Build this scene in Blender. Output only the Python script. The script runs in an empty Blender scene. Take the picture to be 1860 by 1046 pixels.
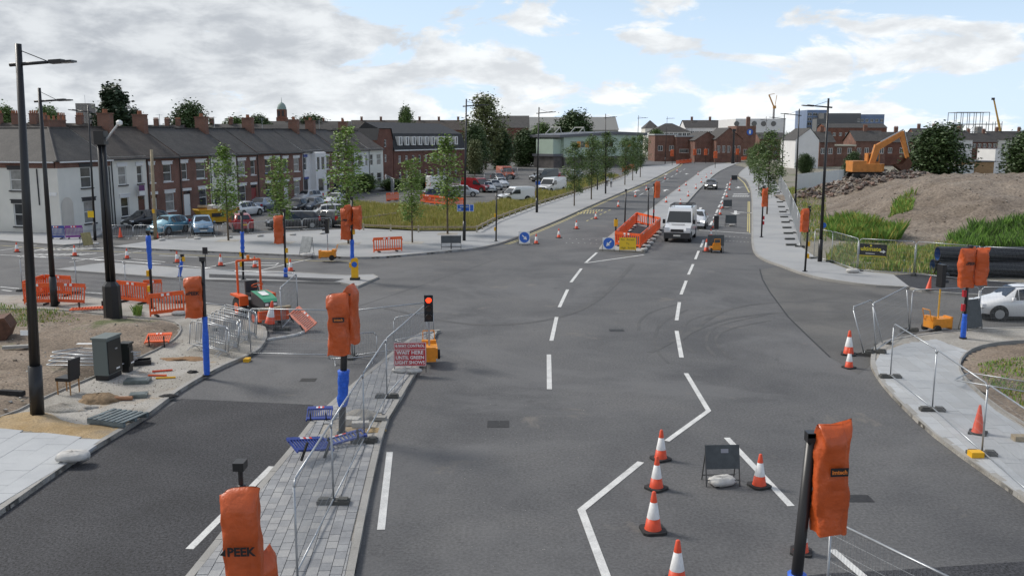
import bpy, math, random
from mathutils import Vector, Matrix
from math import sin, cos, pi, atan2, radians, sqrt
random.seed(7)
R = random.Random(11)
sc = bpy.context.scene
C = bpy.context.collection
# ---------------------------------------------------------------- camera
FPX, CAMH, CX, CY = 1650.0, 7.8, 930.0, 523.0
TH = math.atan(276.0/FPX)
cam = bpy.data.cameras.new('camera'); camo = bpy.data.objects.new('camera', cam); C.objects.link(camo)
cam.sensor_width = 36.0; cam.lens = 36.0*FPX/1860.0; cam.clip_end = 9000; cam.clip_start = 0.1
camo.location = (0, 0, CAMH); camo.rotation_euler = (pi/2-TH, 0, 0)
sc.camera = camo
# ---------------------------------------------------------------- sky
SUN_EL, SUN_AZ = radians(42), radians(-62)          # azimuth from +Y (clockwise), sun over the left
w = bpy.data.worlds.new('World'); sc.world = w; w.use_nodes = True
nt = w.node_tree; N = nt.nodes; L = nt.links; N.clear()
wo = N.new('ShaderNodeOutputWorld'); bg = N.new('ShaderNodeBackground'); L.new(bg.outputs[0], wo.inputs[0])
sky = N.new('ShaderNodeTexSky'); sky.sky_type = 'NISHITA'; sky.sun_disc = False
sky.sun_elevation = SUN_EL; sky.sun_rotation = SUN_AZ; sky.dust_density = 2.0; sky.ozone_density = 1.5
bg.inputs[1].default_value = 0.10
tc = N.new('ShaderNodeTexCoord')
def wmath(op, a, b=None, clamp=False):
    n = N.new('ShaderNodeMath'); n.operation = op; n.use_clamp = clamp
    for i, v in enumerate((a, b)):
        if v is None: continue
        if isinstance(v, (int, float)): n.inputs[i].default_value = v
        else: L.new(v, n.inputs[i])
    return n.outputs[0]
sepw = N.new('ShaderNodeSeparateXYZ'); L.new(tc.outputs['Generated'], sepw.inputs[0])
el = wmath('ARCSINE', sepw.outputs[2]); az = wmath('ARCTAN2', sepw.outputs[0], sepw.outputs[1])
comb = N.new('ShaderNodeCombineXYZ'); L.new(wmath('MULTIPLY', az, 8.5), comb.inputs[0]); L.new(wmath('MULTIPLY', el, 21.0), comb.inputs[1])
def wnoise(scale, detail, rough, off, dist=0.0):
    mp = N.new('ShaderNodeMapping'); L.new(comb.outputs[0], mp.inputs[0]); mp.inputs['Location'].default_value = off
    n = N.new('ShaderNodeTexNoise'); n.inputs['Scale'].default_value = scale; n.inputs['Detail'].default_value = detail
    n.inputs['Roughness'].default_value = rough; n.inputs['Distortion'].default_value = dist; L.new(mp.outputs[0], n.inputs['Vector'])
    return n.outputs['Fac']
def ramp(x, a, b):
    n = N.new('ShaderNodeMapRange'); n.interpolation_type = 'SMOOTHSTEP'; L.new(x, n.inputs[0])
    n.inputs[1].default_value = a; n.inputs[2].default_value = b; return n.outputs[0]
n1 = wnoise(0.95, 9, .60, (3.6, .9, 0), .35); n2 = wnoise(1.7, 6, .6, (7.3, 1.9, 0), .2)
left = ramp(az, .12, -.42)                          # the cloud bank stands over the left half of the view
low = ramp(el, .085, .0)                            # haze brightens the last few degrees above the horizon
cov = wmath('ADD', wmath('ADD', n1, wmath('MULTIPLY', left, .20)), wmath('MULTIPLY', low, .07))
mask = wmath('MULTIPLY', ramp(cov, .49, .575), .97)
shade = wmath('ADD', wmath('MULTIPLY', ramp(n2, .32, .68), .55), wmath('MULTIPLY', wmath('SUBTRACT', 1.0, left), .45))
shade = wmath('ADD', shade, wmath('MULTIPLY', low, .28), True)
def wmix(f, a, b):
    n = N.new('ShaderNodeMix'); n.data_type = 'RGBA'; L.new(f, n.inputs[0])
    for i, v in ((6, a), (7, b)):
        if isinstance(v, tuple): n.inputs[i].default_value = v
        else: L.new(v, n.inputs[i])
    return n.outputs[2]
cloud = wmix(shade, (3.25, 3.45, 3.75, 1), (6.9, 7.1, 7.2, 1))
# thin high haze over the blue
hz = wmix(ramp(el, .35, .0), sky.outputs[0], (4.3, 5.6, 7.2, 1))
blue = wmix(wmath('MULTIPLY', ramp(el, .16, .0), .75), hz, (5.2, 6.2, 7.3, 1))
L.new(wmix(mask, blue, cloud), bg.inputs[0])
# ---------------------------------------------------------------- sun (veiled by cloud)
sl = bpy.data.lights.new('sun', 'SUN'); sl.energy = 2.0; sl.angle = radians(15); sl.color = (1, .95, .88)
so = bpy.data.objects.new('sun', sl); C.objects.link(so)
sd = Vector((sin(SUN_AZ)*cos(SUN_EL), cos(SUN_AZ)*cos(SUN_EL), sin(SUN_EL)))
so.rotation_euler = sd.to_track_quat('Z', 'Y').to_euler(); so.location = (0, 0, 60)
sc.view_settings.view_transform = 'Standard'; sc.view_settings.look = 'None'
sc.view_settings.exposure = 0.58; sc.view_settings.gamma = 1.0
# ---------------------------------------------------------------- layout helpers
sT, cT = sin(TH), cos(TH)
def ray(px, py):
    x = (px-CX)/FPX; v = (py-CY)/FPX
    return Vector((x, cT - v*sT, -sT - v*cT))
def G(px, py, z=0.0):                                # survey point on the level z
    d = ray(px, py); t = (z-CAMH)/d.z
    return Vector((d.x*t, d.y*t, z))
def W(px, py, Y):                                    # survey point at distance Y
    d = ray(px, py); t = Y/d.y
    return Vector((d.x*t, Y, CAMH + d.z*t))
def HT(p, py):                                       # height of a vertical standing at p
    q = (CY-py)/FPX
    return CAMH + p.y*(q*cT - sT)/(cT + q*sT)
def ang(a, b): return atan2(b.y-a.y, b.x-a.x)
# ---------------------------------------------------------------- materials
MATS = {}
def mat(name, col, rough=.6, metal=0.0, var=0.0, scale=4.0, bump=0.0, bscale=None, emit=None, spec=None, alpha=None, coat=0, col2=None, detail=6):
    if name in MATS: return MATS[name]
    m = bpy.data.materials.new(name); m.use_nodes = True
    nt = m.node_tree; b = nt.nodes['Principled BSDF']
    b.inputs['Base Color'].default_value = (*col, 1); b.inputs['Roughness'].default_value = rough
    b.inputs['Metallic'].default_value = metal
    if spec is not None: b.inputs['Specular IOR Level'].default_value = spec
    if coat: b.inputs['Coat Weight'].default_value = coat; b.inputs['Coat Roughness'].default_value = .08
    if emit: b.inputs['Emission Color'].default_value = (*emit[:3], 1); b.inputs['Emission Strength'].default_value = emit[3]
    if var or bump or col2:
        t = nt.nodes.new('ShaderNodeTexCoord')
        if var or col2:
            n = nt.nodes.new('ShaderNodeTexNoise'); n.inputs['Scale'].default_value = scale; n.inputs['Detail'].default_value = detail
            n.inputs['Roughness'].default_value = .62
            nt.links.new(t.outputs['Object'], n.inputs['Vector'])
            mr = nt.nodes.new('ShaderNodeMapRange'); mr.inputs[1].default_value = .3; mr.inputs[2].default_value = .7
            nt.links.new(n.outputs['Fac'], mr.inputs[0])
            mx = nt.nodes.new('ShaderNodeMix'); mx.data_type = 'RGBA'; nt.links.new(mr.outputs[0], mx.inputs[0])
            c2 = col2 or tuple(min(1, c*(1+var)) for c in col); c1 = col if col2 else tuple(c*(1-var) for c in col)
            mx.inputs[6].default_value = (*c1, 1); mx.inputs[7].default_value = (*c2, 1)
            nt.links.new(mx.outputs[2], b.inputs['Base Color'])
        if bump:
            n2 = nt.nodes.new('ShaderNodeTexNoise'); n2.inputs['Scale'].default_value = bscale or scale*4; n2.inputs['Detail'].default_value = 5
            nt.links.new(t.outputs['Object'], n2.inputs['Vector'])
            bp = nt.nodes.new('ShaderNodeBump'); bp.inputs['Strength'].default_value = min(1, bump); bp.inputs['Distance'].default_value = .03
            nt.links.new(n2.outputs['Fac'], bp.inputs['Height']); nt.links.new(bp.outputs[0], b.inputs['Normal'])
    MATS[name] = m; return m
def ground_mat(name, cols, scale, fine, fine_amt, rough=.9, bump=.4, bscale=30, stain=None):
    """several colours blended by broad noise, fine speckle on top (world metres)"""
    if name in MATS: return MATS[name]
    m = bpy.data.materials.new(name); m.use_nodes = True
    nt = m.node_tree; b = nt.nodes['Principled BSDF']; b.inputs['Roughness'].default_value = rough
    geo = nt.nodes.new('ShaderNodeNewGeometry')
    def noise(s, d, r=.6, dist=0):
        n = nt.nodes.new('ShaderNodeTexNoise'); n.inputs['Scale'].default_value = s; n.inputs['Detail'].default_value = d
        n.inputs['Roughness'].default_value = r; n.inputs['Distortion'].default_value = dist
        nt.links.new(geo.outputs['Position'], n.inputs['Vector']); return n.outputs['Fac']
    cr = nt.nodes.new('ShaderNodeValToRGB'); nt.links.new(noise(scale, 8, .62, .4), cr.inputs[0])
    e = cr.color_ramp.elements
    while len(e) < len(cols): e.new(.5)
    for i, c in enumerate(cols):
        e[i].position = .32 + .36*i/max(1, len(cols)-1); e[i].color = (*c, 1)
    out = cr.outputs[0]
    mr = nt.nodes.new('ShaderNodeMapRange'); nt.links.new(noise(fine, 3, .7), mr.inputs[0])
    mr.inputs[1].default_value = .36; mr.inputs[2].default_value = .64
    mr.inputs[3].default_value = 1-fine_amt; mr.inputs[4].default_value = 1+fine_amt
    mul = nt.nodes.new('ShaderNodeMix'); mul.data_type = 'RGBA'; mul.blend_type = 'MULTIPLY'; mul.inputs[0].default_value = 1
    nt.links.new(out, mul.inputs[6]); nt.links.new(mr.outputs[0], mul.inputs[7]); out = mul.outputs[2]
    if stain:                                         # (colour, scale, threshold, amount)
        for (c, s, th, am) in stain:
            r2 = nt.nodes.new('ShaderNodeMapRange'); nt.links.new(noise(s, 6, .7, .6), r2.inputs[0])
            r2.inputs[1].default_value = th; r2.inputs[2].default_value = th+.08; r2.inputs[3].default_value = 0; r2.inputs[4].default_value = am
            mx = nt.nodes.new('ShaderNodeMix'); mx.data_type = 'RGBA'; nt.links.new(r2.outputs[0], mx.inputs[0])
            nt.links.new(out, mx.inputs[6]); mx.inputs[7].default_value = (*c, 1); out = mx.outputs[2]
    nt.links.new(out, b.inputs['Base Color'])
    if bump:
        bp = nt.nodes.new('ShaderNodeBump'); bp.inputs['Strength'].default_value = bump; bp.inputs['Distance'].default_value = .02
        nt.links.new(noise(bscale, 4, .7), bp.inputs['Height']); nt.links.new(bp.outputs[0], b.inputs['Normal'])
    MATS[name] = m; return m
def brick_mat(name, c1, c2, mortar, bw=.225, bh=.075, rough=.85):
    if name in MATS: return MATS[name]
    m = bpy.data.materials.new(name); m.use_nodes = True
    nt = m.node_tree; b = nt.nodes['Principled BSDF']; b.inputs['Roughness'].default_value = rough
    t = nt.nodes.new('ShaderNodeTexCoord'); s = nt.nodes.new('ShaderNodeSeparateXYZ'); nt.links.new(t.outputs['Object'], s.inputs[0])
    ad = nt.nodes.new('ShaderNodeMath'); ad.operation = 'ADD'; nt.links.new(s.outputs[0], ad.inputs[0]); nt.links.new(s.outputs[1], ad.inputs[1])
    cb = nt.nodes.new('ShaderNodeCombineXYZ'); nt.links.new(ad.outputs[0], cb.inputs[0]); nt.links.new(s.outputs[2], cb.inputs[1])
    br = nt.nodes.new('ShaderNodeTexBrick'); nt.links.new(cb.outputs[0], br.inputs['Vector'])
    br.inputs['Scale'].default_value = 1; br.inputs['Brick Width'].default_value = bw; br.inputs['Row Height'].default_value = bh
    br.inputs['Mortar Size'].default_value = bh*.13
    br.inputs['Color1'].default_value = (*c1, 1); br.inputs['Color2'].default_value = (*c2, 1); br.inputs['Mortar'].default_value = (*mortar, 1)
    n = nt.nodes.new('ShaderNodeTexNoise'); n.inputs['Scale'].default_value = .8; n.inputs['Detail'].default_value = 6; nt.links.new(t.outputs['Object'], n.inputs['Vector'])
    mr = nt.nodes.new('ShaderNodeMapRange'); mr.inputs[1].default_value = .3; mr.inputs[2].default_value = .7; mr.inputs[3].default_value = .68; mr.inputs[4].default_value = 1.2
    nt.links.new(n.outputs['Fac'], mr.inputs[0])
    mu = nt.nodes.new('ShaderNodeMix'); mu.data_type = 'RGBA'; mu.blend_type = 'MULTIPLY'; mu.inputs[0].default_value = 1
    nt.links.new(br.outputs['Color'], mu.inputs[6]); nt.links.new(mr.outputs[0], mu.inputs[7]); nt.links.new(mu.outputs[2], b.inputs['Base Color'])
    MATS[name] = m; return m
ASPH = ground_mat('asphalt', [(.072, .0725, .076), (.100, .100, .102), (.124, .122, .121)], .22, 15, .26, .85, .45, 40,
                  stain=[((.15, .15, .152), .10, .50, .45), ((.19, .172, .15), .33, .61, .6), ((.045, .045, .047), .6, .63, .6), ((.40, .39, .38), 9, .70, .55), ((.05, .05, .052), 2.2, .66, .5)])
ASPH2 = ground_mat('new_asphalt', [(.024, .0245, .028), (.034, .0345, .039), (.043, .0435, .048)], .5, 18, .8, .8, .9, 30)
ASPH3 = ground_mat('old_asphalt', [(.075, .074, .073), (.105, .103, .10), (.135, .13, .122)], .3, 26, .3, .88, .3, 90, stain=[((.2, .18, .15), .6, .62, .4)])
PAVE = ground_mat('pale_paving', [(.27, .275, .28), (.33, .335, .34), (.36, .36, .355)], .25, 40, .12, .85, .15, 60, stain=[((.2, .19, .17), .7, .66, .35)])
KERB = ground_mat('kerb_concrete', [(.27, .26, .24), (.36, .35, .33)], .9, 50, .16, .85, .2, 60, stain=[((.3, .22, .13), .8, .64, .4)])
SLAB = ground_mat('pale_slab', [(.37, .385, .40), (.46, .475, .485)], .6, 60, .08, .8, .1, 80, stain=[((.38, .27, .14), .45, .66, .5)])
SETT = ground_mat('grey_sett', [(.22, .225, .235), (.33, .335, .34)], 1.4, 60, .14, .85, .2, 80, stain=[((.42, .41, .38), .8, .64, .35)])
SUBB = ground_mat('sub_base', [(.24, .22, .19), (.34, .32, .285), (.40, .38, .35)], .45, 25, .3, .95, .6, 30, stain=[((.30, .19, .08), .5, .62, .7), ((.16, .12, .08), .9, .66, .6)])
SAND = ground_mat('sand', [(.30, .205, .095), (.37, .27, .15), (.31, .25, .18)], .8, 22, .25, .95, .6, 20)
DIRT = ground_mat('dirt', [(.12, .092, .066), (.20, .155, .115), (.26, .215, .17)], .35, 14, .45, .95, .9, 12, stain=[((.10, .13, .035), .35, .60, .8)])
GRAV = ground_mat('gravel_mound', [(.125, .098, .075), (.185, .15, .118), (.22, .185, .15)], .3, 5, .4, .95, .9, 8)
EARTH = ground_mat('waste_ground', [(.16, .15, .12), (.23, .21, .17), (.12, .14, .06)], .08, 8, .3, .95, .4, 6)
WHITE = ground_mat('road_paint', [(.50, .50, .49), (.68, .68, .66)], 2.0, 30, .12, .75, .1, 60, stain=[((.16, .16, .16), 5, .63, .75), ((.30, .30, .29), 1.2, .58, .5)])
YELLOW_L = ground_mat('yellow_paint', [(.42, .36, .16), (.56, .48, .22)], 2.0, 30, .12, .75, .1, 60, stain=[((.16, .16, .15), 4, .58, .8)])
STEEL = mat('galvanised', (.42, .44, .46), .42, .75, var=.12, scale=8)
WIRE = mat('mesh_wire', (.33, .35, .37), .5, .5)
BLACK = mat('black_paint', (.014, .014, .016), .38)
RUBBER = mat('black_rubber', (.025, .025, .025), .8, var=.3, scale=9)
RUBG = mat('grey_rubber', (.085, .085, .08), .85, var=.3, scale=9)
ORANGE = mat('orange_plastic', (.78, .115, .022), .5, var=.14, scale=3)
PINK = mat('faded_orange', (.72, .22, .14), .55, var=.15, scale=4)
BAG = mat('orange_vinyl', (.52, .088, .016), .45, var=.18, scale=2.5, bump=.7, bscale=9, coat=.1)
CONEW = mat('cone_white', (.70, .70, .70), .5, var=.1, scale=14)
CONER = mat('cone_red', (.70, .075, .025), .5, var=.12, scale=9)
REDW = mat('sign_red', (.45, .02, .03), .4)
WHT = mat('white_plain', (.78, .78, .77), .5)
BLUEW = mat('blue_wrap', (.02, .12, .62), .45, var=.2, scale=12, bump=.8, bscale=16)
BLUEP = mat('blue_plastic', (.03, .06, .27), .5, var=.2, scale=6)
PURP = mat('purple_plastic', (.22, .04, .26), .5)
YEL = mat('yellow_plastic', (.78, .42, .01), .5, var=.08, scale=6)
TROL = mat('trolley_orange', (.75, .28, .02), .5, var=.14, scale=5)
SIGNB = mat('sign_blue', (.02, .12, .52), .4)
SIGNG = mat('sign_back', (.075, .083, .088), .5, .3, var=.2, scale=5)
SIGNY = mat('sign_yellow', (.78, .50, .01), .45)
GLASS = mat('dark_glass', (.02, .024, .028), .06, spec=.8)
PANE = mat('window_pane', (.045, .05, .055), .08, var=.7, scale=.7, spec=.7)
NET = mat('net_curtain', (.27, .27, .26), .12, var=.3, scale=2, spec=.6)
UPVC = mat('white_frame', (.70, .70, .68), .45)
SLATE = ground_mat('slate', [(.040, .038, .037), (.070, .065, .061)], 1.2, 9, .25, .8, .5, 9)
TILE = ground_mat('brown_tile', [(.046, .038, .033), (.078, .066, .058)], 1.0, 9, .25, .85, .5, 9)
BRICK = brick_mat('red_brick', (.20, .065, .040), (.145, .052, .036), (.22, .19, .16))
BRICK2 = brick_mat('orange_brick', (.21, .075, .045), (.16, .062, .04), (.22, .19, .16))
BRICKF = brick_mat('flat_brick', (.175, .055, .036), (.145, .048, .034), (.17, .12, .09))
RENDW = mat('cream_render', (.70, .685, .63), .8, var=.07, scale=.6)
RENDP = mat('white_render', (.70, .70, .70), .75, var=.06, scale=.6)
STONE = mat('stone_trim', (.52, .50, .46), .8, var=.1, scale=4)
DKTRIM = mat('dark_trim', (.03, .03, .033), .6)
CLOTH = mat('sandbag', (.50, .49, .47), .85, var=.15, scale=7, bump=.6, bscale=12)
WOODP = mat('weathered_wood', (.33, .27, .18), .85, var=.25, scale=5)
TYRE = mat('tyre', (.018, .018, .018), .8)
ALLOY = mat('alloy', (.38, .39, .40), .35, .8)
LAMPW = mat('headlamp', (.75, .77, .8), .15, spec=.8)
TAIL = mat('tail_lamp', (.45, .012, .012), .25)
PLATE = mat('number_plate', (.75, .75, .70), .5)
RUST = mat('rusty_steel', (.115, .055, .035), .8, .2, var=.4, scale=5)
# ---------------------------------------------------------------- mesh helpers
class MB:
    def __init__(s): s.v = []; s.f = []; s.mi = []; s.m = 0
    def quad(s, *p):
        b = len(s.v); s.v += [tuple(q) for q in p]; s.f.append(tuple(range(b, b+len(p)))); s.mi.append(s.m); return s
    def box(s, c, d, rz=0, mtx=None):
        b = len(s.v); hx, hy, hz = d[0]/2, d[1]/2, d[2]/2; cr, sr = cos(rz), sin(rz)
        for z in (-hz, hz):
            for x, y in ((-hx, -hy), (hx, -hy), (hx, hy), (-hx, hy)):
                p = Vector((c[0]+x*cr-y*sr, c[1]+x*sr+y*cr, c[2]+z))
                s.v.append(tuple(mtx @ p) if mtx else tuple(p))
        for f in ((3, 2, 1, 0), (4, 5, 6, 7), (0, 1, 5, 4), (1, 2, 6, 5), (2, 3, 7, 6), (3, 0, 4, 7)):
            s.f.append(tuple(b+i for i in f)); s.mi.append(s.m)
        return s
    def cyl(s, p0, p1, r0, r1=None, n=8, caps=True):
        p0 = Vector(p0); p1 = Vector(p1); r1 = r0 if r1 is None else r1
        d = (p1-p0); 
        if d.length < 1e-6: return s
        q = d.to_track_quat('Z', 'Y'); b = len(s.v)
        for p, r in ((p0, r0), (p1, r1)):
            for i in range(n):
                a = 2*pi*i/n + pi/n; s.v.append(tuple(p + q @ Vector((r*cos(a), r*sin(a), 0))))
        for i in range(n):
            j = (i+1) % n; s.f.append((b+i, b+j, b+n+j, b+n+i)); s.mi.append(s.m)
        if caps:
            s.f.append(tuple(b+i for i in reversed(range(n)))); s.f.append(tuple(b+n+i for i in range(n))); s.mi += [s.m]*2
        return s
    def tube(s, pts, r, n=6):
        for a, b in zip(pts, pts[1:]): s.cyl(a, b, r, r, n)
        return s
    def lathe(s, prof, n=12, c=(0, 0, 0)):
        b = len(s.v)
        for (r, z) in prof:
            for i in range(n):
                a = 2*pi*i/n; s.v.append((c[0]+r*cos(a), c[1]+r*sin(a), c[2]+z))
        for k in range(len(prof)-1):
            for i in range(n):
                j = (i+1) % n; s.f.append((b+k*n+i, b+k*n+j, b+(k+1)*n+j, b+(k+1)*n+i)); s.mi.append(s.m)
        s.f.append(tuple(b+(len(prof)-1)*n+i for i in range(n))); s.mi.append(s.m)
        return s
    def prism(s, poly, z0, z1):
        a = sum(p[0]*q[1]-q[0]*p[1] for p, q in zip(poly, poly[1:]+poly[:1]))
        if a < 0: poly = poly[::-1]
        n = len(poly); b = len(s.v)
        for z in (z0, z1): s.v += [(p[0], p[1], z) for p in poly]
        s.f.append(tuple(b+n+i for i in range(n))); s.mi.append(s.m)
        s.f.append(tuple(b+i for i in reversed(range(n)))); s.mi.append(s.m)
        for i in range(n):
            j = (i+1) % n; s.f.append((b+i, b+j, b+n+j, b+n+i)); s.mi.append(s.m)
        return s
    def add(s, o, mtx):
        b = len(s.v); s.v += [tuple(mtx @ Vector(p)) for p in o.v]; s.f += [tuple(b+i for i in f) for f in o.f]; s.mi += [s.m]*len(o.f); return s
    def mesh(s, name, *mats):
        me = bpy.data.meshes.new(name); me.from_pydata(s.v, [], s.f)
        for m in mats: me.materials.append(m)
        if len(mats) > 1: me.polygons.foreach_set('material_index', s.mi)
        me.update(); return me
    def build(s, name, m, parent=None, smooth=False, loc=None):
        ms = m if isinstance(m, (list, tuple)) else (m,)
        me = s.mesh(name, *ms)
        if smooth: me.polygons.foreach_set('use_smooth', [True]*len(me.polygons))
        return inst(name, me, parent, loc)
def inst(name, me, parent=None, loc=None, rot=None, scale=None):
    o = bpy.data.objects.new(name, me); C.objects.link(o)
    if parent: o.parent = parent
    if loc is not None: o.location = loc
    if rot is not None: o.rotation_euler = rot
    if scale is not None: o.scale = scale
    return o
def tag(o, label, cat, group=None, kind=None):
    if label: o['label'] = label
    if cat: o['category'] = cat
    if group: o['group'] = group
    if kind: o['kind'] = kind
    return o
def thing(name, label, cat, loc=(0, 0, 0), rz=0, group=None, rot=None):
    o = bpy.data.objects.new(name, None); C.objects.link(o); o.empty_display_size = .2
    o.location = loc; o.rotation_euler = rot if rot else (0, 0, rz)
    return tag(o, label, cat, group)
def struct(o): o['kind'] = 'structure'; return o
KIDS = {}
def copy_tree(o, loc=None, rz=None, label=None, group=None, scale=None, rot=None):
    c = o.copy(); C.objects.link(c)
    if loc is not None: c.location = loc
    if rz is not None: c.rotation_euler = (0, 0, rz)
    if rot is not None: c.rotation_euler = rot
    if scale is not None: c.scale = scale if hasattr(scale, '__len__') else (scale,)*3
    if label: c['label'] = label
    if group: c['group'] = group
    for ch in list(o.children):
        k = ch.copy(); C.objects.link(k); k.parent = c
        for g in list(ch.children):
            kk = g.copy(); C.objects.link(kk); kk.parent = k
    return c
class Proto:
    """first use places the prototype itself, later uses place copies"""
    def __init__(s, make): s.make = make; s.o = None
    def __call__(s, loc, rz, label, group=None, scale=None, rot=None):
        if s.o is None:
            s.o = s.make(); o = s.o; o.location = loc; o.rotation_euler = rot if rot else (0, 0, rz)
            o['label'] = label
            if group: o['group'] = group
            if scale is not None: o.scale = scale if hasattr(scale, '__len__') else (scale,)*3
            return o
        o = copy_tree(s.o, loc, rz, label, None, scale if scale is not None else (1, 1, 1), rot)
        if 'group' in o.keys(): del o['group']
        if group: o['group'] = group
        return o
def text_mesh(name, body, size, m, parent, loc, rot, extrude=.001, sx=1.0, bold=0.0):
    cu = bpy.data.curves.new('txt', 'FONT'); cu.body = body; cu.size = size; cu.align_x = 'CENTER'; cu.align_y = 'CENTER'
    cu.extrude = extrude; cu.offset = bold; cu.resolution_u = 2
    t = bpy.data.objects.new('txt', cu); me = bpy.data.meshes.new_from_object(t); bpy.data.objects.remove(t); bpy.data.curves.remove(cu)
    me.materials.clear(); me.materials.append(m)
    return inst(name, me, parent, loc, rot, (sx, 1, 1))
# ================================================================ GROUND, ROADS, PAVEMENTS
def gp(pts, z=0.0): return [G(x, y, z) for x, y in pts]
def xy(pts): return [(p[0], p[1]) for p in pts]
def sheet(name, poly, z, m, parent=None):
    a = sum(p[0]*q[1]-q[0]*p[1] for p, q in zip(poly, poly[1:]+poly[:1]))
    if a < 0: poly = poly[::-1]
    return MB().quad(*[(p[0], p[1], z) for p in poly]).build(name, m, parent)
def area(p): return abs(sum(a[0]*b[1]-b[0]*a[1] for a, b in zip(p, p[1:]+p[:1])))/2
def inside(pt, poly):
    x, y = pt; r = False
    for (x0, y0), (x1, y1) in zip(poly, poly[1:]+poly[:1]):
        if (y0 > y) != (y1 > y) and x < (x1-x0)*(y-y0)/(y1-y0)+x0: r = not r
    return r
def clip(sub, rect):
    out = sub
    for a, b in zip(rect, rect[1:]+rect[:1]):
        inp = out; out = []
        if not inp: break
        def sd(p): return (b[0]-a[0])*(p[1]-a[1])-(b[1]-a[1])*(p[0]-a[0])
        for p, q in zip(inp, inp[1:]+inp[:1]):
            dp, dq = sd(p), sd(q)
            if dp >= 0: out.append(p)
            if (dp >= 0) != (dq >= 0):
                t = dp/(dp-dq); out.append((p[0]+(q[0]-p[0])*t, p[1]+(q[1]-p[1])*t))
    return out
def seg_near(p, a, b):
    d = (b[0]-a[0], b[1]-a[1]); l = d[0]**2+d[1]**2 or 1e-9
    t = max(0, min(1, ((p[0]-a[0])*d[0]+(p[1]-a[1])*d[1])/l)); q = (a[0]+d[0]*t, a[1]+d[1]*t)
    return q, sqrt((q[0]-p[0])**2+(q[1]-p[1])**2)
def poly_near(p, poly): return min((seg_near(p, a, b) for a, b in zip(poly, poly[1:]+poly[:1])), key=lambda s: s[1])
from mathutils import noise as mnoise
def nz(x, y, s=1.0, o=0.0): return mnoise.fractal(Vector((x*s+o, y*s-o, o)), 1.0, 2.0, 4)
def hfield(name, poly, step, zf, m, parent=None, smooth=True):
    x0 = min(p[0] for p in poly); x1 = max(p[0] for p in poly); y0 = min(p[1] for p in poly); y1 = max(p[1] for p in poly)
    idx = {}; mb = MB(); nx = int((x1-x0)/step)+2; ny = int((y1-y0)/step)+2
    def vid(i, j):
        if (i, j) not in idx:
            p = (x0+i*step, y0+j*step)
            if inside(p, poly): d = poly_near(p, poly)[1]
            else: p = poly_near(p, poly)[0]; d = 0
            idx[(i, j)] = len(mb.v); mb.v.append((p[0], p[1], zf(p[0], p[1], d)))
        return idx[(i, j)]
    for i in range(nx):
        for j in range(ny):
            if inside((x0+(i+.5)*step, y0+(j+.5)*step), poly):
                mb.f.append((vid(i, j), vid(i+1, j), vid(i+1, j+1), vid(i, j+1))); mb.mi.append(0)
    return mb.build(name, m, parent, smooth)
def shrink(poly, d):                                  # inset a polygon (ccw or cw) by d
    a = sum(p[0]*q[1]-q[0]*p[1] for p, q in zip(poly, poly[1:]+poly[:1])); s = 1 if a > 0 else -1
    n = len(poly); out = []
    for i in range(n):
        p0, p1, p2 = poly[i-1], poly[i], poly[(i+1) % n]
        def nrm(a, b):
            l = sqrt((b[0]-a[0])**2+(b[1]-a[1])**2) or 1e-9; return (-(b[1]-a[1])/l*s, (b[0]-a[0])/l*s)
        n1, n2 = nrm(p0, p1), nrm(p1, p2); k = 1+n1[0]*n2[0]+n1[1]*n2[1]; k = max(k, .35)
        out.append((p1[0]+(n1[0]+n2[0])*d/k, p1[1]+(n1[1]+n2[1])*d/k))
    return out
gd = sheet('ground', [(-4000, -60), (4000, -60), (4000, 6000), (-4000, 6000)], -.06, EARTH); struct(gd)
road = sheet('road', [(-110, -8), (120, -8), (120, 330), (-110, 330)], 0, ASPH); struct(road)
def ribbon(pts, wd, m=WHITE, z=.007, name='road_marking', parent=None):
    pts = [Vector((p[0], p[1], 0)) for p in pts]; mb = MB(); n = len(pts); L_ = []; R_ = []
    for i in range(n):
        t = (pts[min(i+1, n-1)]-pts[max(i-1, 0)]).normalized(); nn = Vector((-t.y, t.x, 0))
        if 0 < i < n-1:
            t0 = (pts[i]-pts[i-1]).normalized(); k = max(.5, abs(nn.dot(Vector((-t0.y, t0.x, 0))))); 
        else: k = 1
        L_.append(pts[i]+nn*wd/2/k); R_.append(pts[i]-nn*wd/2/k)
    for i in range(n-1):
        mb.quad(*[(q.x, q.y, z) for q in (R_[i], R_[i+1], L_[i+1], L_[i])])
    return mb.build(name, m, parent or road)
def mark(pts, wd=.15, m=WHITE, z=.009): return ribbon(gp(pts), wd, m, z)
def smoothpath(pts, k=4):
    out = []
    n = len(pts)
    for i in range(n-1):
        p0, p1, p2, p3 = pts[max(i-1, 0)], pts[i], pts[i+1], pts[min(i+2, n-1)]
        for j in range(k):
            t = j/k
            out.append(tuple(.5*((2*p1[a])+(-p0[a]+p2[a])*t+(2*p0[a]-5*p1[a]+4*p2[a]-p3[a])*t*t+(-p0[a]+3*p1[a]-3*p2[a]+p3[a])*t**3) for a in (0, 1)))
    out.append(tuple(pts[-1][:2])); return out
def ext(a, b, d):                                     # point d metres past b on the line a-b
    v = Vector((b[0]-a[0], b[1]-a[1])); v.normalize(); return (b[0]+v.x*d, b[1]+v.y*d)
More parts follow.
